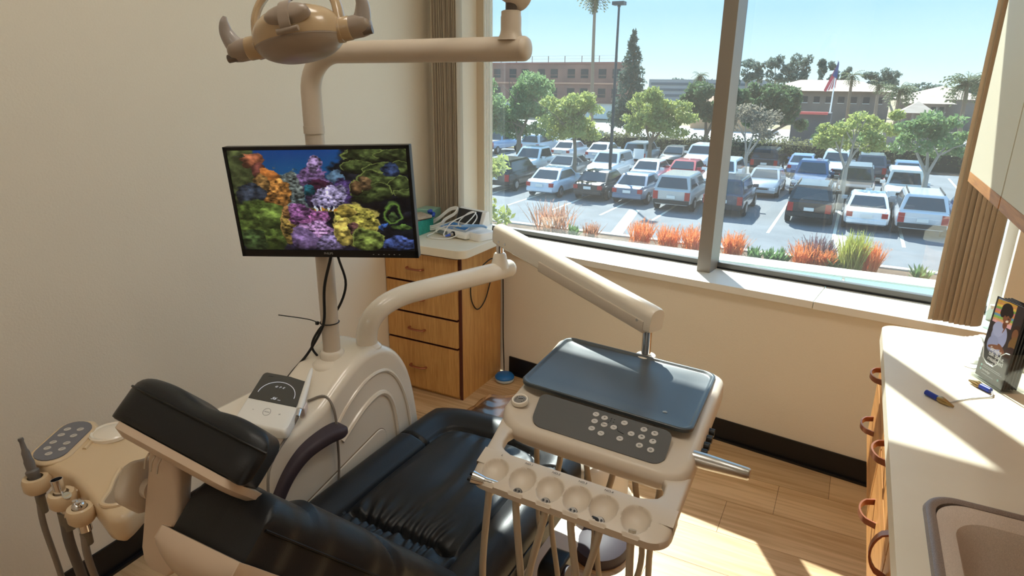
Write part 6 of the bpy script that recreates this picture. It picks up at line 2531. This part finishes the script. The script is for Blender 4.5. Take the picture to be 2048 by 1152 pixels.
# ================================================================== SCALER ON THE SHELF
t = thing('ultrasonic_scaler', 'black and white ultrasonic scaler unit on the shelf of the dental unit', 'scaler', (-1.33, 1.1, 0.716))
q = [Vector((-1.480, 1.215, 0)), Vector((-1.300, 1.245, 0)), Vector((-1.178, 1.015, 0)), Vector((-1.345, 0.990, 0))]
su = (q[2] - q[3])          # along the front
sv = (q[0] - q[3])          # towards the back
SM = Matrix(((su.x, sv.x, 0, q[3].x), (su.y, sv.y, 0, q[3].y), (0, 0, 1, 0), (0, 0, 0, 1)))


def Sp(a, b, z):
    return SM @ Vector((a, b, z))


def sz(b):
    return 0.748 + 0.016 * b


def srr(i, r=0.09):
    return rrect(i, 1 - i, i * 0.7, 1 - i * 0.7, r, 6)


bm = nb()
rings(bm, [[Sp(a, b, z if z < 0.73 else z - 0.748 + sz(b)) for a, b in srr(i)] for i, z in ((0.03, 0.718), (0.005, 0.722), (0.0, 0.728), (0.0, 0.740), (0.012, 0.747), (0.028, 0.7485))])
obj('housing', bm, M_WHITE, t, ang=45)
bm = nb()
pl = [p for p in srr(0.030, 0.075) if p[1] > 0.43]
pl = sorted([p for p in pl if p[0] < 0.5], key=lambda p: p[1]) + sorted([p for p in pl if p[0] >= 0.5], key=lambda p: -p[1])
pl = [(0.030, 0.42)] + pl + [(0.970, 0.42)]
vs_ = [bm.verts.new(Sp(a, b, sz(b) + 0.0022)) for a, b in pl]
vb_ = [bm.verts.new(Sp(a, b, sz(b) - 0.004)) for a, b in pl]
bm.faces.new(vs_)
for i in range(len(pl)):
    bm.faces.new((vs_[i], vs_[(i + 1) % len(pl)], vb_[(i + 1) % len(pl)], vb_[i]))
disp = obj('display', bm, mat('glossy_black_display', (14, 13, 15), 0.06, coat=0.6), t, smooth=False)
M_DISP = mat('lit_display_print', (200, 200, 206), 0.5, emit=((210, 212, 220), 0.35))
bm = nb()
tube(bm, [Sp(0.50 - 0.36 * math.cos(a), 0.56 + 0.27 * math.sin(a), sz(0.56 + 0.27 * math.sin(a)) + 0.0028) for a in [k / 20 * PI for k in range(21)]], 0.0008, 5)
obj('dial_arc', bm, M_DISP, disp)
nrm_ = Vector((0, 0, 1))
sun_ = su.normalized()
svn = Vector((sv.x, sv.y, 0.016)).normalized()


def smat(a, b, dz=0.0032):
    xx = sun_
    yy = (svn - xx * xx.dot(svn)).normalized()
    return frame(Sp(a, b, sz(b) + dz), xx, yy)


text('display_letters', 'G  P  E', 0.011, smat(0.50, 0.72), M_DISP, disp, ext=0.0001)
text('display_number', '56', 0.016, smat(0.50, 0.49), M_DISP, disp, ext=0.0001, font_shear=0.2)
text('display_unit', 'mm', 0.006, smat(0.61, 0.475), M_DISP, disp, ext=0.0001)
text('display_mark', 'DTE', 0.009, smat(0.20, 0.92), mat('dim_grey_print', (92, 90, 92), 0.5), disp, ext=0.0001)
text('minus_key', '-', 0.016, smat(0.24, 0.24, 0.001), mat('grey_key_print', (120, 120, 124), 0.5), t, ext=0.0001)
text('plus_key', '+', 0.013, smat(0.74, 0.24, 0.001), MATS['grey_key_print'], t, ext=0.0001)
bm = nb()
tube(bm, [Sp(0.50 + 0.07 * math.cos(a), 0.24 + 0.065 * math.sin(a), sz(0.24) + 0.001 + 0.001 * math.sin(a)) for a in [k / 18 * 2 * PI for k in range(19)]], 0.0005, 5)
obj('mode_ring', bm, MATS['grey_key_print'], t)
text('mode_key', 'MODE', 0.006, smat(0.50, 0.24, 0.001), MATS['grey_key_print'], t, ext=0.0001)
hc2 = Sp(1.04, 0.52, 0.742)
bm = nb()
rings(bm, [[hc2 + sun_ * a + svn * s + Vector((0, 0, b)) for a, b in rrect(-0.016, 0.013, -0.012, 0.014, 0.006, 4)] for s in (-0.020, 0.014)])
obj('handpiece_cradle', bm, mat('pinkish_white_cradle', (222, 208, 204), 0.4), t, bevel=0.002)
hpc = thing('scaler_handpiece', 'white pen shaped scaler handpiece clipped beside the scaler', 'handpiece', hc2)
ha0 = hc2 + Vector((0.0, 0, 0.012)) - svn * 0.028
hb0 = hc2 + Vector((0.008, 0.0, 0.060)) + svn * 0.115 + sun_ * -0.004
bm = nb()
tube(bm, [ha0, ha0.lerp(hb0, 0.2), ha0.lerp(hb0, 0.55), ha0.lerp(hb0, 0.85), ha0.lerp(hb0, 0.97), hb0], [0.0085, 0.0092, 0.0082, 0.0062, 0.0045, 0.0025], 16, sub=3)
obj('body', bm, M_WHITE, hpc)
bm = nb()
tube(bm, [ha0 - (hb0 - ha0).normalized() * 0.024, ha0], [0.0062, 0.0070], 14)
obj('metal_collar', bm, M_CHROME, hpc)
hh = thing('scaler_hose', 'thin grey hose of the scaler looping down behind the armrest', 'hose', (-1.19, 1.1, 0.5))
bm = nb()
p0 = ha0 - (hb0 - ha0).normalized() * 0.024
tube(bm, [p0, p0 + Vector((0.0, -0.03, -0.03)), Vector((-1.188, 0.955, 0.66)), Vector((-1.185, 0.945, 0.50)), Vector((-1.185, 0.955, 0.30)), Vector((-1.186, 1.04, 0.16)), Vector((-1.186, 1.14, 0.30)), Vector((-1.186, 1.19, 0.50)), Vector((-1.188, 1.20, 0.64)), Vector((-1.198, 1.205, 0.715)), Vector((-1.225, 1.20, 0.752)), Vector((-1.26, 1.17, 0.742))], 0.0036, 8, sub=6)
obj('tube', bm, M_HOSE_D, hh)

# ================================================================== THINGS ON THE LEFT CABINET
ZL = 0.824
t = thing('apex_locator', 'white and blue electronic dental device with tilted black screen on the oak drawer cabinet', 'device', (-1.78, 2.78, ZL))
DM = frame((-1.945, 2.800, ZL), Vector((0.955, -0.26, 0)).normalized(), Vector((0.26, 0.955, 0)).normalized())


def Dp(a, b, z):
    return DM @ Vector((a, b, z))


DW, DD = 0.245, 0.20
bm = nb()
prof = [(0.0, 0.006), (0.0, 0.030), (0.010, 0.038), (0.120, 0.054), (0.150, 0.058), (DD, 0.058), (DD, 0.006)]
rs = []
for a, k in ((0, .9), (0.006, 1.0), (DW - 0.006, 1.0), (DW, .9)):
    rs.append([Dp(a, DD / 2 + (b - DD / 2) * k, 0.03 + (z - 0.03) * k) for b, z in prof])
rings(bm, rs)
obj('housing', bm, M_WHITE, t, bevel=0.004, ang=40)
bm = nb()
rs = [[Dp(a, b, z) for b, z in ((0.122, 0.050), (0.150, 0.124), (0.168, 0.132), (0.180, 0.124), (0.185, 0.056))] for a in (0.030, DW - 0.006)]
rings(bm, rs)
obj('screen_hood', bm, M_WHITE, t, bevel=0.004)
bm = nb()
v_ = [bm.verts.new(Dp(a, b, z)) for a, b, z in ((0.036, 0.122, 0.056), (DW - 0.030, 0.122, 0.056), (DW - 0.030, 0.149, 0.126), (0.036, 0.149, 0.126))]
w_ = [bm.verts.new(Dp(a, b, z)) for a, b, z in ((0.036, 0.128, 0.056), (DW - 0.030, 0.128, 0.056), (DW - 0.030, 0.155, 0.126), (0.036, 0.155, 0.126))]
bm.faces.new(v_)
for i in range(4):
    bm.faces.new((v_[i], v_[(i + 1) % 4], w_[(i + 1) % 4], w_[i]))
obj('tilted_screen', bm, mat('dark_navy_screen', (22, 24, 34), 0.1, coat=0.5), t, smooth=False)


def dz(b):
    return 0.038 + (b - 0.010) / 0.110 * 0.016


def dpatch(a0, a1, b0, b1, h=0.0012):
    bm_ = nb()
    c_ = [Dp(a, b, dz(b) + h) for a, b in ((a0, b0), (a1, b0), (a1, b1), (a0, b1))]
    d_ = [p - Vector((0, 0, 0.004)) for p in c_]
    v1 = [bm_.verts.new(p) for p in c_]
    v2 = [bm_.verts.new(p) for p in d_]
    bm_.faces.new(v1)
    for k in range(4):
        bm_.faces.new((v1[k], v1[(k + 1) % 4], v2[(k + 1) % 4], v2[k]))
    return bm_


obj('grey_keypad', dpatch(0.020, DW - 0.02, 0.016, 0.108), mat('pale_grey_pad', (182, 190, 196), 0.4), t, smooth=False)
M_BLUEK = mat('blue_key_pad', (60, 138, 206), 0.35)
kb = obj('blue_keypad', dpatch(0.028, 0.098, 0.040, 0.102, 0.002), M_BLUEK, t, smooth=False)
obj('blue_keypad', dpatch(0.118, 0.200, 0.040, 0.080, 0.002), M_BLUEK, t, smooth=False)
bm = nb()
for k in range(5):
    a = k / 5 * 2 * PI
    p = Dp(0.063 + 0.017 * math.cos(a), 0.072 + 0.017 * math.sin(a), dz(0.072) + 0.004)
    cyl(bm, p - Vector((0, 0, 0.002)), (0, 0, 1), 0.008, 0.002, 12)
obj('round_keys', bm, mat('deep_blue_keys', (36, 104, 176), 0.35), kb)
for k in range(5):
    obj('small_key', dpatch(0.024 + k * 0.020, 0.038 + k * 0.020, 0.020, 0.032, 0.002), M_BLUEK, t, smooth=False)
bm = nb()
box(bm, 0.025, 0.105, -0.0015, 0.001, 0.010, 0.028, DM)
obj('front_label', bm, mat('grey_front_label', (120, 130, 136), 0.4), t, smooth=False)
bm = nb()
cyl(bm, Dp(0.150, 0.002, 0.020), DM.to_3x3() @ Vector((0.1, -1, 0.1)), 0.016, 0.006, 20)
obj('socket_ring', bm, M_BLACK, t)
bm = nb()
tube(bm, [Dp(0.150, -0.004, 0.021), Dp(0.146, -0.018, 0.020)], [0.011, 0.010], 14)
obj('silver_plug', bm, M_STEEL, t)
bm = nb()
tube(bm, [Dp(0.146, -0.018, 0.020), Dp(0.134, -0.040, 0.014)], [0.008, 0.0045], 12)
obj('blue_plug_sleeve', bm, mat('blue_sleeve', (84, 112, 214), 0.4), t)
bm = nb()
rings(bm, [[Dp(a, b, z) for a, b in rrect(0.20, 0.315, 0.03, 0.15, 0.02, 4)] for z in (0.0, 0.030, 0.042)])
obj('side_module', bm, M_WHITE, t, bevel=0.004)
# white looping cords
t = thing('coiled_cord', 'white looping cord with blue handpiece lying over the dental device', 'cord', (-1.80, 2.64, ZL))
bm = nb()
tube(bm, [Dp(0.134, -0.040, 0.014), Dp(0.120, -0.038, 0.025), Dp(0.13, 0.0, 0.075), Dp(0.15, 0.07, 0.105), Dp(0.18, 0.13, 0.125), Dp(0.205, 0.10, 0.115), Dp(0.20, 0.05, 0.08), Dp(0.17, 0.03, 0.06), Dp(0.13, 0.06, 0.075), Dp(0.14, 0.11, 0.112), Dp(0.17, 0.13, 0.125), Dp(0.205, 0.12, 0.10), Dp(0.215, 0.06, 0.06), Dp(0.19, 0.02, 0.03), Dp(0.16, -0.04, 0.006), Dp(0.10, -0.09, 0.005), Dp(0.04, -0.085, 0.005), Dp(0.03, -0.04, 0.012), Dp(0.08, 0.0, 0.050), Dp(0.14, 0.02, 0.062), Dp(0.185, 0.03, 0.064)], 0.0032, 8, sub=7)
obj('cord', bm, M_WHITE, t)
bm = nb()
tube(bm, [Dp(0.185, 0.03, 0.064), Dp(0.225, 0.045, 0.070), Dp(0.29, 0.07, 0.076), Dp(0.32, 0.08, 0.070)], [0.007, 0.0085, 0.0075, 0.005], 14, sub=3)
obj('blue_handpiece', bm, mat('light_blue_handpiece', (140, 186, 240), 0.3), t)
t = thing('coiled_cord', 'bundle of thick white cord tied up left of the dental device', 'cord', (-1.95, 2.72, ZL))
bm = nb()
for k in range(3):
    o = 0.010 * k
    tube(bm, [Dp(-0.01, 0.06, 0.03 + o), Dp(-0.04, 0.02, 0.012 + o), Dp(-0.085, 0.01, 0.010 + o), Dp(-0.10, 0.05, 0.02 + o), Dp(-0.06, 0.09, 0.06 + o * .6), Dp(-0.02, 0.13, 0.105 + o * .6), Dp(0.02, 0.15, 0.115 + o * 0.5), Dp(0.022, 0.13, 0.09 + o * 0.5), Dp(-0.01, 0.09, 0.06 + o * .5), Dp(-0.01, 0.06, 0.03 + o)], 0.0048, 8, sub=6)
obj('cord', bm, M_WHITE, t)
bm = nb()
rs = Vector((0, 0, 0))
for k in range(5):
    a = k * 1.3
    p = Dp(-0.075 + 0.014 * math.cos(a), 0.045 + 0.012 * math.sin(a), 0.085 + 0.006 * k)
    lathe(bm, [(0.002, -0.010), (0.009, -0.006), (0.011, 0), (0.009, 0.006), (0.002, 0.010)], p, (math.cos(a), math.sin(a), 0.4), 10)
obj('blue_clip', bm, mat('cobalt_blue_clip', (56, 88, 190), 0.35), t)
bm = nb()
# teal boxes with cards
M_TEALB = mat('teal_card_box', (52, 164, 146), 0.55, noise=(40, (44, 148, 132)))
BMX = frame((-2.095, 2.640, ZL), Vector((1, 0.06, 0)).normalized(), Vector((-0.06, 1, 0)).normalized())
t = thing('tissue_box', 'teal cardboard box behind the monitor on the oak drawer cabinet', 'box', (-2.0, 2.72, ZL))
bm = nb()
box(bm, 0.0, 0.115, 0.0, 0.215, 0.0, 0.075, BMX)
obj('carton', bm, M_TEALB, t, bevel=0.002, smooth=False)
bm = nb()
box(bm, 0.006, 0.109, 0.006, 0.209, 0.075, 0.0765, BMX)
obj('lid', bm, mat('grey_brown_lid_print', (150, 140, 134), 0.6, noise=(60, (96, 86, 84))), t, smooth=False)
t = thing('clear_box', 'pale teal translucent box at the wall behind the teal box', 'box', (-2.03, 2.88, ZL))
bm = nb()
box(bm, 0.0, 0.10, 0.225, 0.325, 0.0, 0.110, BMX)
obj('tub', bm, mat('pale_teal_plastic', (150, 196, 184), 0.3), t, bevel=0.003)
t = thing('paper_packet', 'beige packet lying tilted on top of the teal box', 'packet', (-1.98, 2.80, ZL + 0.08))
PMX = BMX @ Matrix.Translation((0.062, 0.135, 0.088)) @ Matrix.Rotation(-0.5, 4, 'Z') @ Matrix.Rotation(0.06, 4, 'X')
bm = nb()
box(bm, -0.06, 0.06, -0.045, 0.06, -0.008, 0.006, PMX)
obj('packet', bm, mat('beige_packet_paper', (198, 186, 166), 0.7, noise=(50, (176, 160, 142))), t, bevel=0.003)
bm = nb()
box(bm, -0.058, 0.058, -0.043, 0.058, -0.0115, -0.0085, PMX)
obj('dark_backing', bm, mat('dark_packet_edge', (60, 48, 42), 0.7), t, smooth=False)
t = thing('black_cap', 'small black cap beside the monitor edge on the cabinet top', 'cap', (-1.925, 2.585, ZL))
bm = nb()
lathe(bm, [(0.012, 0), (0.014, 0.004), (0.011, 0.010), (0.004, 0.012)], (-1.925, 2.578, ZL))
obj('shell', bm, M_BLACK, t)
# black power cord over the cabinet side and down the corner
t = thing('power_cord', 'black cord hanging over the oak cabinet side and down to the floor', 'cord', (-1.60, 2.9, 0.5))
bm = nb()
tube(bm, [Dp(0.27, 0.15, 0.02), Dp(0.30, 0.17, 0.045), (-1.585, 2.90, 0.865), (-1.565, 2.86, 0.84), (-1.56, 2.84, 0.80), (-1.585, 2.86, 0.73), (-1.61, 2.80, 0.72), (-1.632, 2.68, 0.655), (-1.632, 2.66, 0.55), (-1.632, 2.72, 0.47), (-1.630, 2.80, 0.50), (-1.622, 2.865, 0.62), (-1.615, 2.955, 0.66), (-1.617, 2.975, 0.50), (-1.615, 2.975, 0.25), (-1.60, 2.96, 0.06), (-1.585, 2.93, 0.03)], 0.0032, 8, sub=6)
obj('cord', bm, M_CABLE, t)
t = thing('dish', 'small blue dish with pale rim on the floor at the cabinet corner', 'dish', (-1.560, 2.895, 0))
bm = nb()
lathe(bm, [(0.040, 0.0), (0.052, 0.008), (0.055, 0.022), (0.052, 0.024)], (-1.560, 2.895, 0.0))
obj('pale_rim', bm, mat('pale_blue_rim', (190, 204, 214), 0.4), t)
bm = nb()
lathe(bm, [(0.054, 0.018), (0.055, 0.030), (0.046, 0.042), (0.030, 0.047), (0.01, 0.048)], (-1.560, 2.895, 0.0))
obj('blue_top', bm, mat('strong_blue_plastic', (36, 112, 190), 0.3), t)

# ================================================================== THINGS ON THE RIGHT COUNTER
# brochure holder
fx1 = Vector((0.045, -0.092, 0)).normalized()         # along the front
fd1 = Vector((0.90, 0.44, 0)).normalized()            # into the holder
ho = Vector((0.352, 1.885, CT + 0.0005))
BM = frame(ho, fx1, Vector((0, 0, 1)))                # x along front, y up, z = fx x up (towards the room)
t = thing('brochure_holder', 'clear acrylic holder with dark brochures on the right counter', 'holder', ho)
M_ACR = glass_mat('clear_acrylic', (0.93, 0.95, 0.95, 1), 0.06)


def hbx(bm, x0, x1, y0, y1, z0, z1):
    return box(bm, x0, x1, y0, y1, z0, z1, BM)


bm = nb()
hbx(bm, -0.006, 0.108, 0.0, 0.004, -0.060, 0.012)
obj('foot', bm, M_ACR, t, smooth=False)
fp = [(-0.004, 0.003), (0.104, 0.003), (0.104, 0.100), (0.092, 0.098), (0.080, 0.088), (0.074, 0.062), (0.062, 0.050), (0.040, 0.050), (0.024, 0.060), (0.016, 0.090), (0.006, 0.102), (-0.004, 0.104)]
bm = nb()
prism(bm, fp, 0.002, BM @ Matrix.Translation((0, 0, 0.004)))
obj('front_wall', bm, M_ACR, t, smooth=False)
bm = nb()
tube(bm, [BM @ Vector((x, y, 0.005)) for x, y in fp[2:]], 0.0013, 6)
obj('polished_edge', bm, mat('bright_acrylic_edge', (232, 240, 240), 0.15), t)
bm = nb()
hbx(bm, 0.102, 0.104, 0.003, 0.10, -0.052, 0.004)
obj('side_wall', bm, M_ACR, t, smooth=False)
obj('side_wall', hbx(nb(), -0.004, -0.002, 0.003, 0.10, -0.052, 0.004), M_ACR, t, smooth=False)


def brochure(U, V):
    H = 1 - V
    img = np.zeros(U.shape + (3,)) + np.array([54, 46, 48])[None, None, :]

    def put(m, col):
        nonlocal img
        m = np.clip(m, 0, 1)[..., None]
        img = img * (1 - m) + np.array(col, float)[None, None, :] * m

    def el(cx, cy, rx, ry, col, rot=0.0, k=18):
        c, s = math.cos(rot), math.sin(rot)
        x = (U - cx) * c + (H - cy) * 2.1 * s
        y = -(U - cx) * s + (H - cy) * 2.1 * c
        d = (x / rx) ** 2 + (y / (ry * 2.1)) ** 2
        put(np.clip((1 - d) * k, 0, 1), col)
    # striped wall art behind
    sx = (U > 0.06) & (U < 0.72) & (H < 0.30) & (H > 0.01)
    stripes = [(120, 140, 176), (206, 160, 66), (214, 150, 92), (232, 196, 92), (132, 172, 92), (216, 130, 140), (224, 150, 84), (110, 160, 190), (150, 190, 96), (228, 170, 120), (226, 170, 180)]
    idx = np.clip(((H + 0.04 * U) * 36).astype(int), 0, len(stripes) - 1)
    cols = np.array(stripes, float)[idx]
    img[sx] = cols[sx]
    g = fbm(U, V, 12, 5)
    img *= (0.92 + 0.16 * g)[..., None]
    # seated woman on the right
    el(0.93, 0.30, 0.16, 0.085, (58, 36, 30))
    el(0.90, 0.335, 0.10, 0.07, (126, 82, 56))
    el(0.98, 0.46, 0.20, 0.11, (120, 88, 50))
    el(0.95, 0.60, 0.24, 0.12, (58, 36, 36))
    # man in a pale blue shirt
    el(0.42, 0.44, 0.27, 0.16, (158, 164, 204))
    el(0.34, 0.36, 0.20, 0.09, (168, 174, 212))
    el(0.30, 0.56, 0.20, 0.11, (150, 156, 196))
    el(0.42, 0.62, 0.20, 0.08, (158, 164, 204))
    el(0.50, 0.28, 0.075, 0.05, (112, 66, 46))
    el(0.50, 0.185, 0.145, 0.085, (134, 82, 58), -0.3)
    el(0.44, 0.10, 0.19, 0.075, (34, 24, 24), -0.2)
    el(0.33, 0.15, 0.09, 0.06, (34, 24, 24))
    el(0.60, 0.13, 0.07, 0.05, (34, 24, 24))
    el(0.47, 0.175, 0.022, 0.008, (40, 24, 22), -0.3)
    el(0.57, 0.195, 0.022, 0.008, (40, 24, 22), -0.3)
    el(0.535, 0.232, 0.050, 0.014, (232, 224, 216), -0.35)
    el(0.54, 0.20, 0.014, 0.014, (104, 60, 42))
    el(0.52, 0.335, 0.018, 0.05, (124, 78, 56), 0.3)
    el(0.40, 0.575, 0.26, 0.028, (132, 84, 62), -0.25)
    el(0.60, 0.56, 0.16, 0.026, (122, 76, 56), 0.5)
    el(0.66, 0.60, 0.10, 0.02, (140, 92, 68), 0.2)
    # dark lower part
    lo = np.clip((H - 0.63) * 22, 0, 1)
    put(lo, (60, 57, 58))
    return img


BW_, BH_ = 0.097, 0.208
brs = thing('brochure', 'dark dental brochure with two people and white text, front one in the acrylic holder', 'brochure', ho + Vector((0, 0, 0.005)))
SHR = BM @ Matrix.Translation((0.0015, 0.005, -0.002)) @ Matrix.Rotation(-0.04, 4, 'X')
bm = nb()
box(bm, 0, BW_, 0, BH_, -0.002, 0.0, SHR)
obj('paper', bm, mat('dark_brochure_paper', (40, 38, 40), 0.5), brs, smooth=False)
painted('printed_front', SHR @ Matrix.Translation((0, 0, 0.0006)), BW_, BH_, 130, 280, brochure, vcol_mat('printed_brochure', 0.3), brs)
M_PRW = mat('white_print', (236, 234, 232), 0.5)
for k, s in enumerate(('Straight', 'talk about', 'misaligned', 'teeth')):
    text('headline', s, 0.0150, SHR @ Matrix.Translation((0.026, 0.081 - k * 0.0125, 0.0012)), M_PRW, brs, align='LEFT', space=0.88)
bm = nb()
for k, (a, b, y) in enumerate(((0.020, 0.080, 0.033), (0.020, 0.086, 0.029), (0.020, 0.062, 0.012))):
    box(bm, a, b, y - 0.0006, y + 0.0006, 0.0010, 0.0013, SHR)
obj('small_print', bm, M_LOGO, brs, smooth=False)
text('web_line', 'invisalign', 0.008, SHR @ Matrix.Translation((0.020, 0.021, 0.0012)), M_PRW, brs, align='LEFT')
bm = nb()
for x, y in ((0.014, 0.031), (0.014, 0.021), (0.078, 0.016)):
    cyl(bm, SHR @ Vector((x, y, 0.0008)), SHR.to_3x3() @ Vector((0, 0, 1)), 0.0028, 0.0004, 12)
obj('print_dots', bm, mat('pale_teal_dot', (140, 200, 196), 0.5), brs)
for k in range(5):
    b2 = thing('brochure', 'dark brochure directly behind the front printed one in the acrylic holder', 'brochure', ho + Vector((0, 0, 0.005)), 0, 'brochures stacked behind the front one') if k == 0 else None
    if k == 0:
        bm = nb()
        box(bm, 0, BW_, 0, BH_ - 0.004, -0.0058, -0.0032, SHR)
        obj('folded_paper', bm, mat('dark_brochure_paper', (40, 38, 40), 0.5), b2, smooth=False)
        first = b2
    else:
        b2 = first.copy()
        COL.objects.link(b2)
        b2.location = Vector(first.location) + fd1 * 0.0075 * k
        b2['label'] = ['', 'second dark brochure from the front in the acrylic holder', 'third dark brochure from the front in the acrylic holder', 'fourth dark brochure from the front in the acrylic holder', 'rearmost dark brochure in the acrylic holder'][k]
        for ch in kids(first):
            c2 = ch.copy()
            COL.objects.link(c2)
            c2.parent = b2
# bib chain: two clips and a ball chain
t = thing('bib_chain', 'bib chain with two blue and gold alligator clips on the right counter', 'bib clip', (0.30, 1.74, CT))


def clip(p0, p1, parent):
    p0, p1 = Vector(p0), Vector(p1)
    d_ = (p1 - p0)
    bm_ = nb()
    tube(bm_, [p0, p0 + d_ * 0.45], 0.0065, 14)
    obj('blue_sleeve', bm_, mat('royal_blue_sleeve', (26, 50, 150), 0.35), parent)
    for up_ in (0.0035, -0.002):
        bm_ = nb()
        tube(bm_, [p0 + d_ * 0.42 + Vector((0, 0, up_ * 0.4)), p0 + d_ * 0.58 + Vector((0, 0, up_ * 1.4)), p0 + d_ * 0.72 + Vector((0, 0, up_)), p1 + Vector((0, 0, up_ * 0.3))], [0.0042, 0.0050, 0.0038, 0.0014], 8, flat=1.3)
        obj('jaw', bm_, mat('brass_clip_metal', (176, 150, 104), 0.3, metal=0.9), parent)


clip((0.234, 1.690, CT + 0.0075), (0.284, 1.636, CT + 0.0065), t)
clip((0.372, 1.775, CT + 0.0075), (0.334, 1.822, CT + 0.0065), t)
cp = smooth_path([(0.262, 1.662, CT + 0.008), (0.278, 1.665, CT + 0.003), (0.300, 1.690, CT + 0.002), (0.325, 1.715, CT + 0.002), (0.350, 1.735, CT + 0.002), (0.372, 1.752, CT + 0.003), (0.374, 1.768, CT + 0.008)], 10)
bm = nb()
for i, p in enumerate(cp):
    if i % 1 == 0:
        lathe(bm, [(0.0002, -0.0016), (0.0013, -0.0010), (0.0017, 0), (0.0013, 0.0010), (0.0002, 0.0016)], p, (0, 0, 1), 6)
tube(bm, cp, 0.0005, 4)
obj('ball_chain', bm, M_STEEL, t)
# papers and a folded bag by the wall
t = thing('paper_sheet', 'white printed sheet on the counter left of the brochure holder', 'paper', (0.36, 2.06, CT))
bm = nb()
prism(bm, [(0.318, 2.178), (0.336, 1.935), (0.356, 1.925), (0.42, 1.99), (0.44, 2.178)], 0.0012, Matrix.Translation((0, 0, CT + 0.0004)))
obj('sheet', bm, mat('white_paper', (240, 238, 236), 0.7), t, smooth=False)
bm = nb()
for k in range(4):
    box(bm, 0.343 + 0.004 * k, 0.349 + 0.004 * k, 2.02 - 0.012 * k, 2.028 - 0.012 * k, CT + 0.0016, CT + 0.0019)
obj('print', bm, M_LOGO, t, smooth=False)
t = thing('plastic_bag', 'crumpled pale green and pink plastic packets behind the brochure holder', 'packet', (0.42, 2.08, CT))
V, F = [], []
n1 = 22
for j in range(n1 + 1):
    for i in range(n1 + 1):
        x = 0.352 + 0.20 * i / n1
        y = 1.96 + 0.205 * j / n1
        e_ = min(i, n1 - i, j, n1 - j) / 4
        z = CT + 0.003 + min(1, e_) * (0.030 + 0.030 * mnoise.noise(Vector((x * 22, y * 22, 2))))
        V.append((x - 0.04 * (1 - j / n1) * 0, y, z))
for j in range(n1):
    for i in range(n1):
        q_ = j * (n1 + 1) + i
        F.append((q_, q_ + 1, q_ + n1 + 2, q_ + n1 + 1))
obj('wrapper', (V, F), mat('pale_green_pink_plastic', (226, 232, 218), 0.3, noise=(14, (232, 206, 200), 2)), t, ang=25)
t = thing('small_bottle', 'clear bottle standing on the window sill behind the brochure holder', 'bottle', W4 @ Vector((0.512, 0.05, 0.764)))
bm = nb()
lathe(bm, [(0.018, 0), (0.020, 0.004), (0.020, 0.055), (0.012, 0.068), (0.010, 0.075)], W4 @ Vector((0.525, 0.03, 0.7645)))
obj('glass_body', bm, glass_mat('pale_bottle_glass', (0.86, 0.94, 0.92, 1), 0.08), t)
bm = nb()
lathe(bm, [(0.011, 0.075), (0.011, 0.088), (0.002, 0.089)], W4 @ Vector((0.525, 0.03, 0.7645)))
obj('cap', bm, M_WHITE, t)
# floor drain cover cord etc: small white screw on the cabinet edge
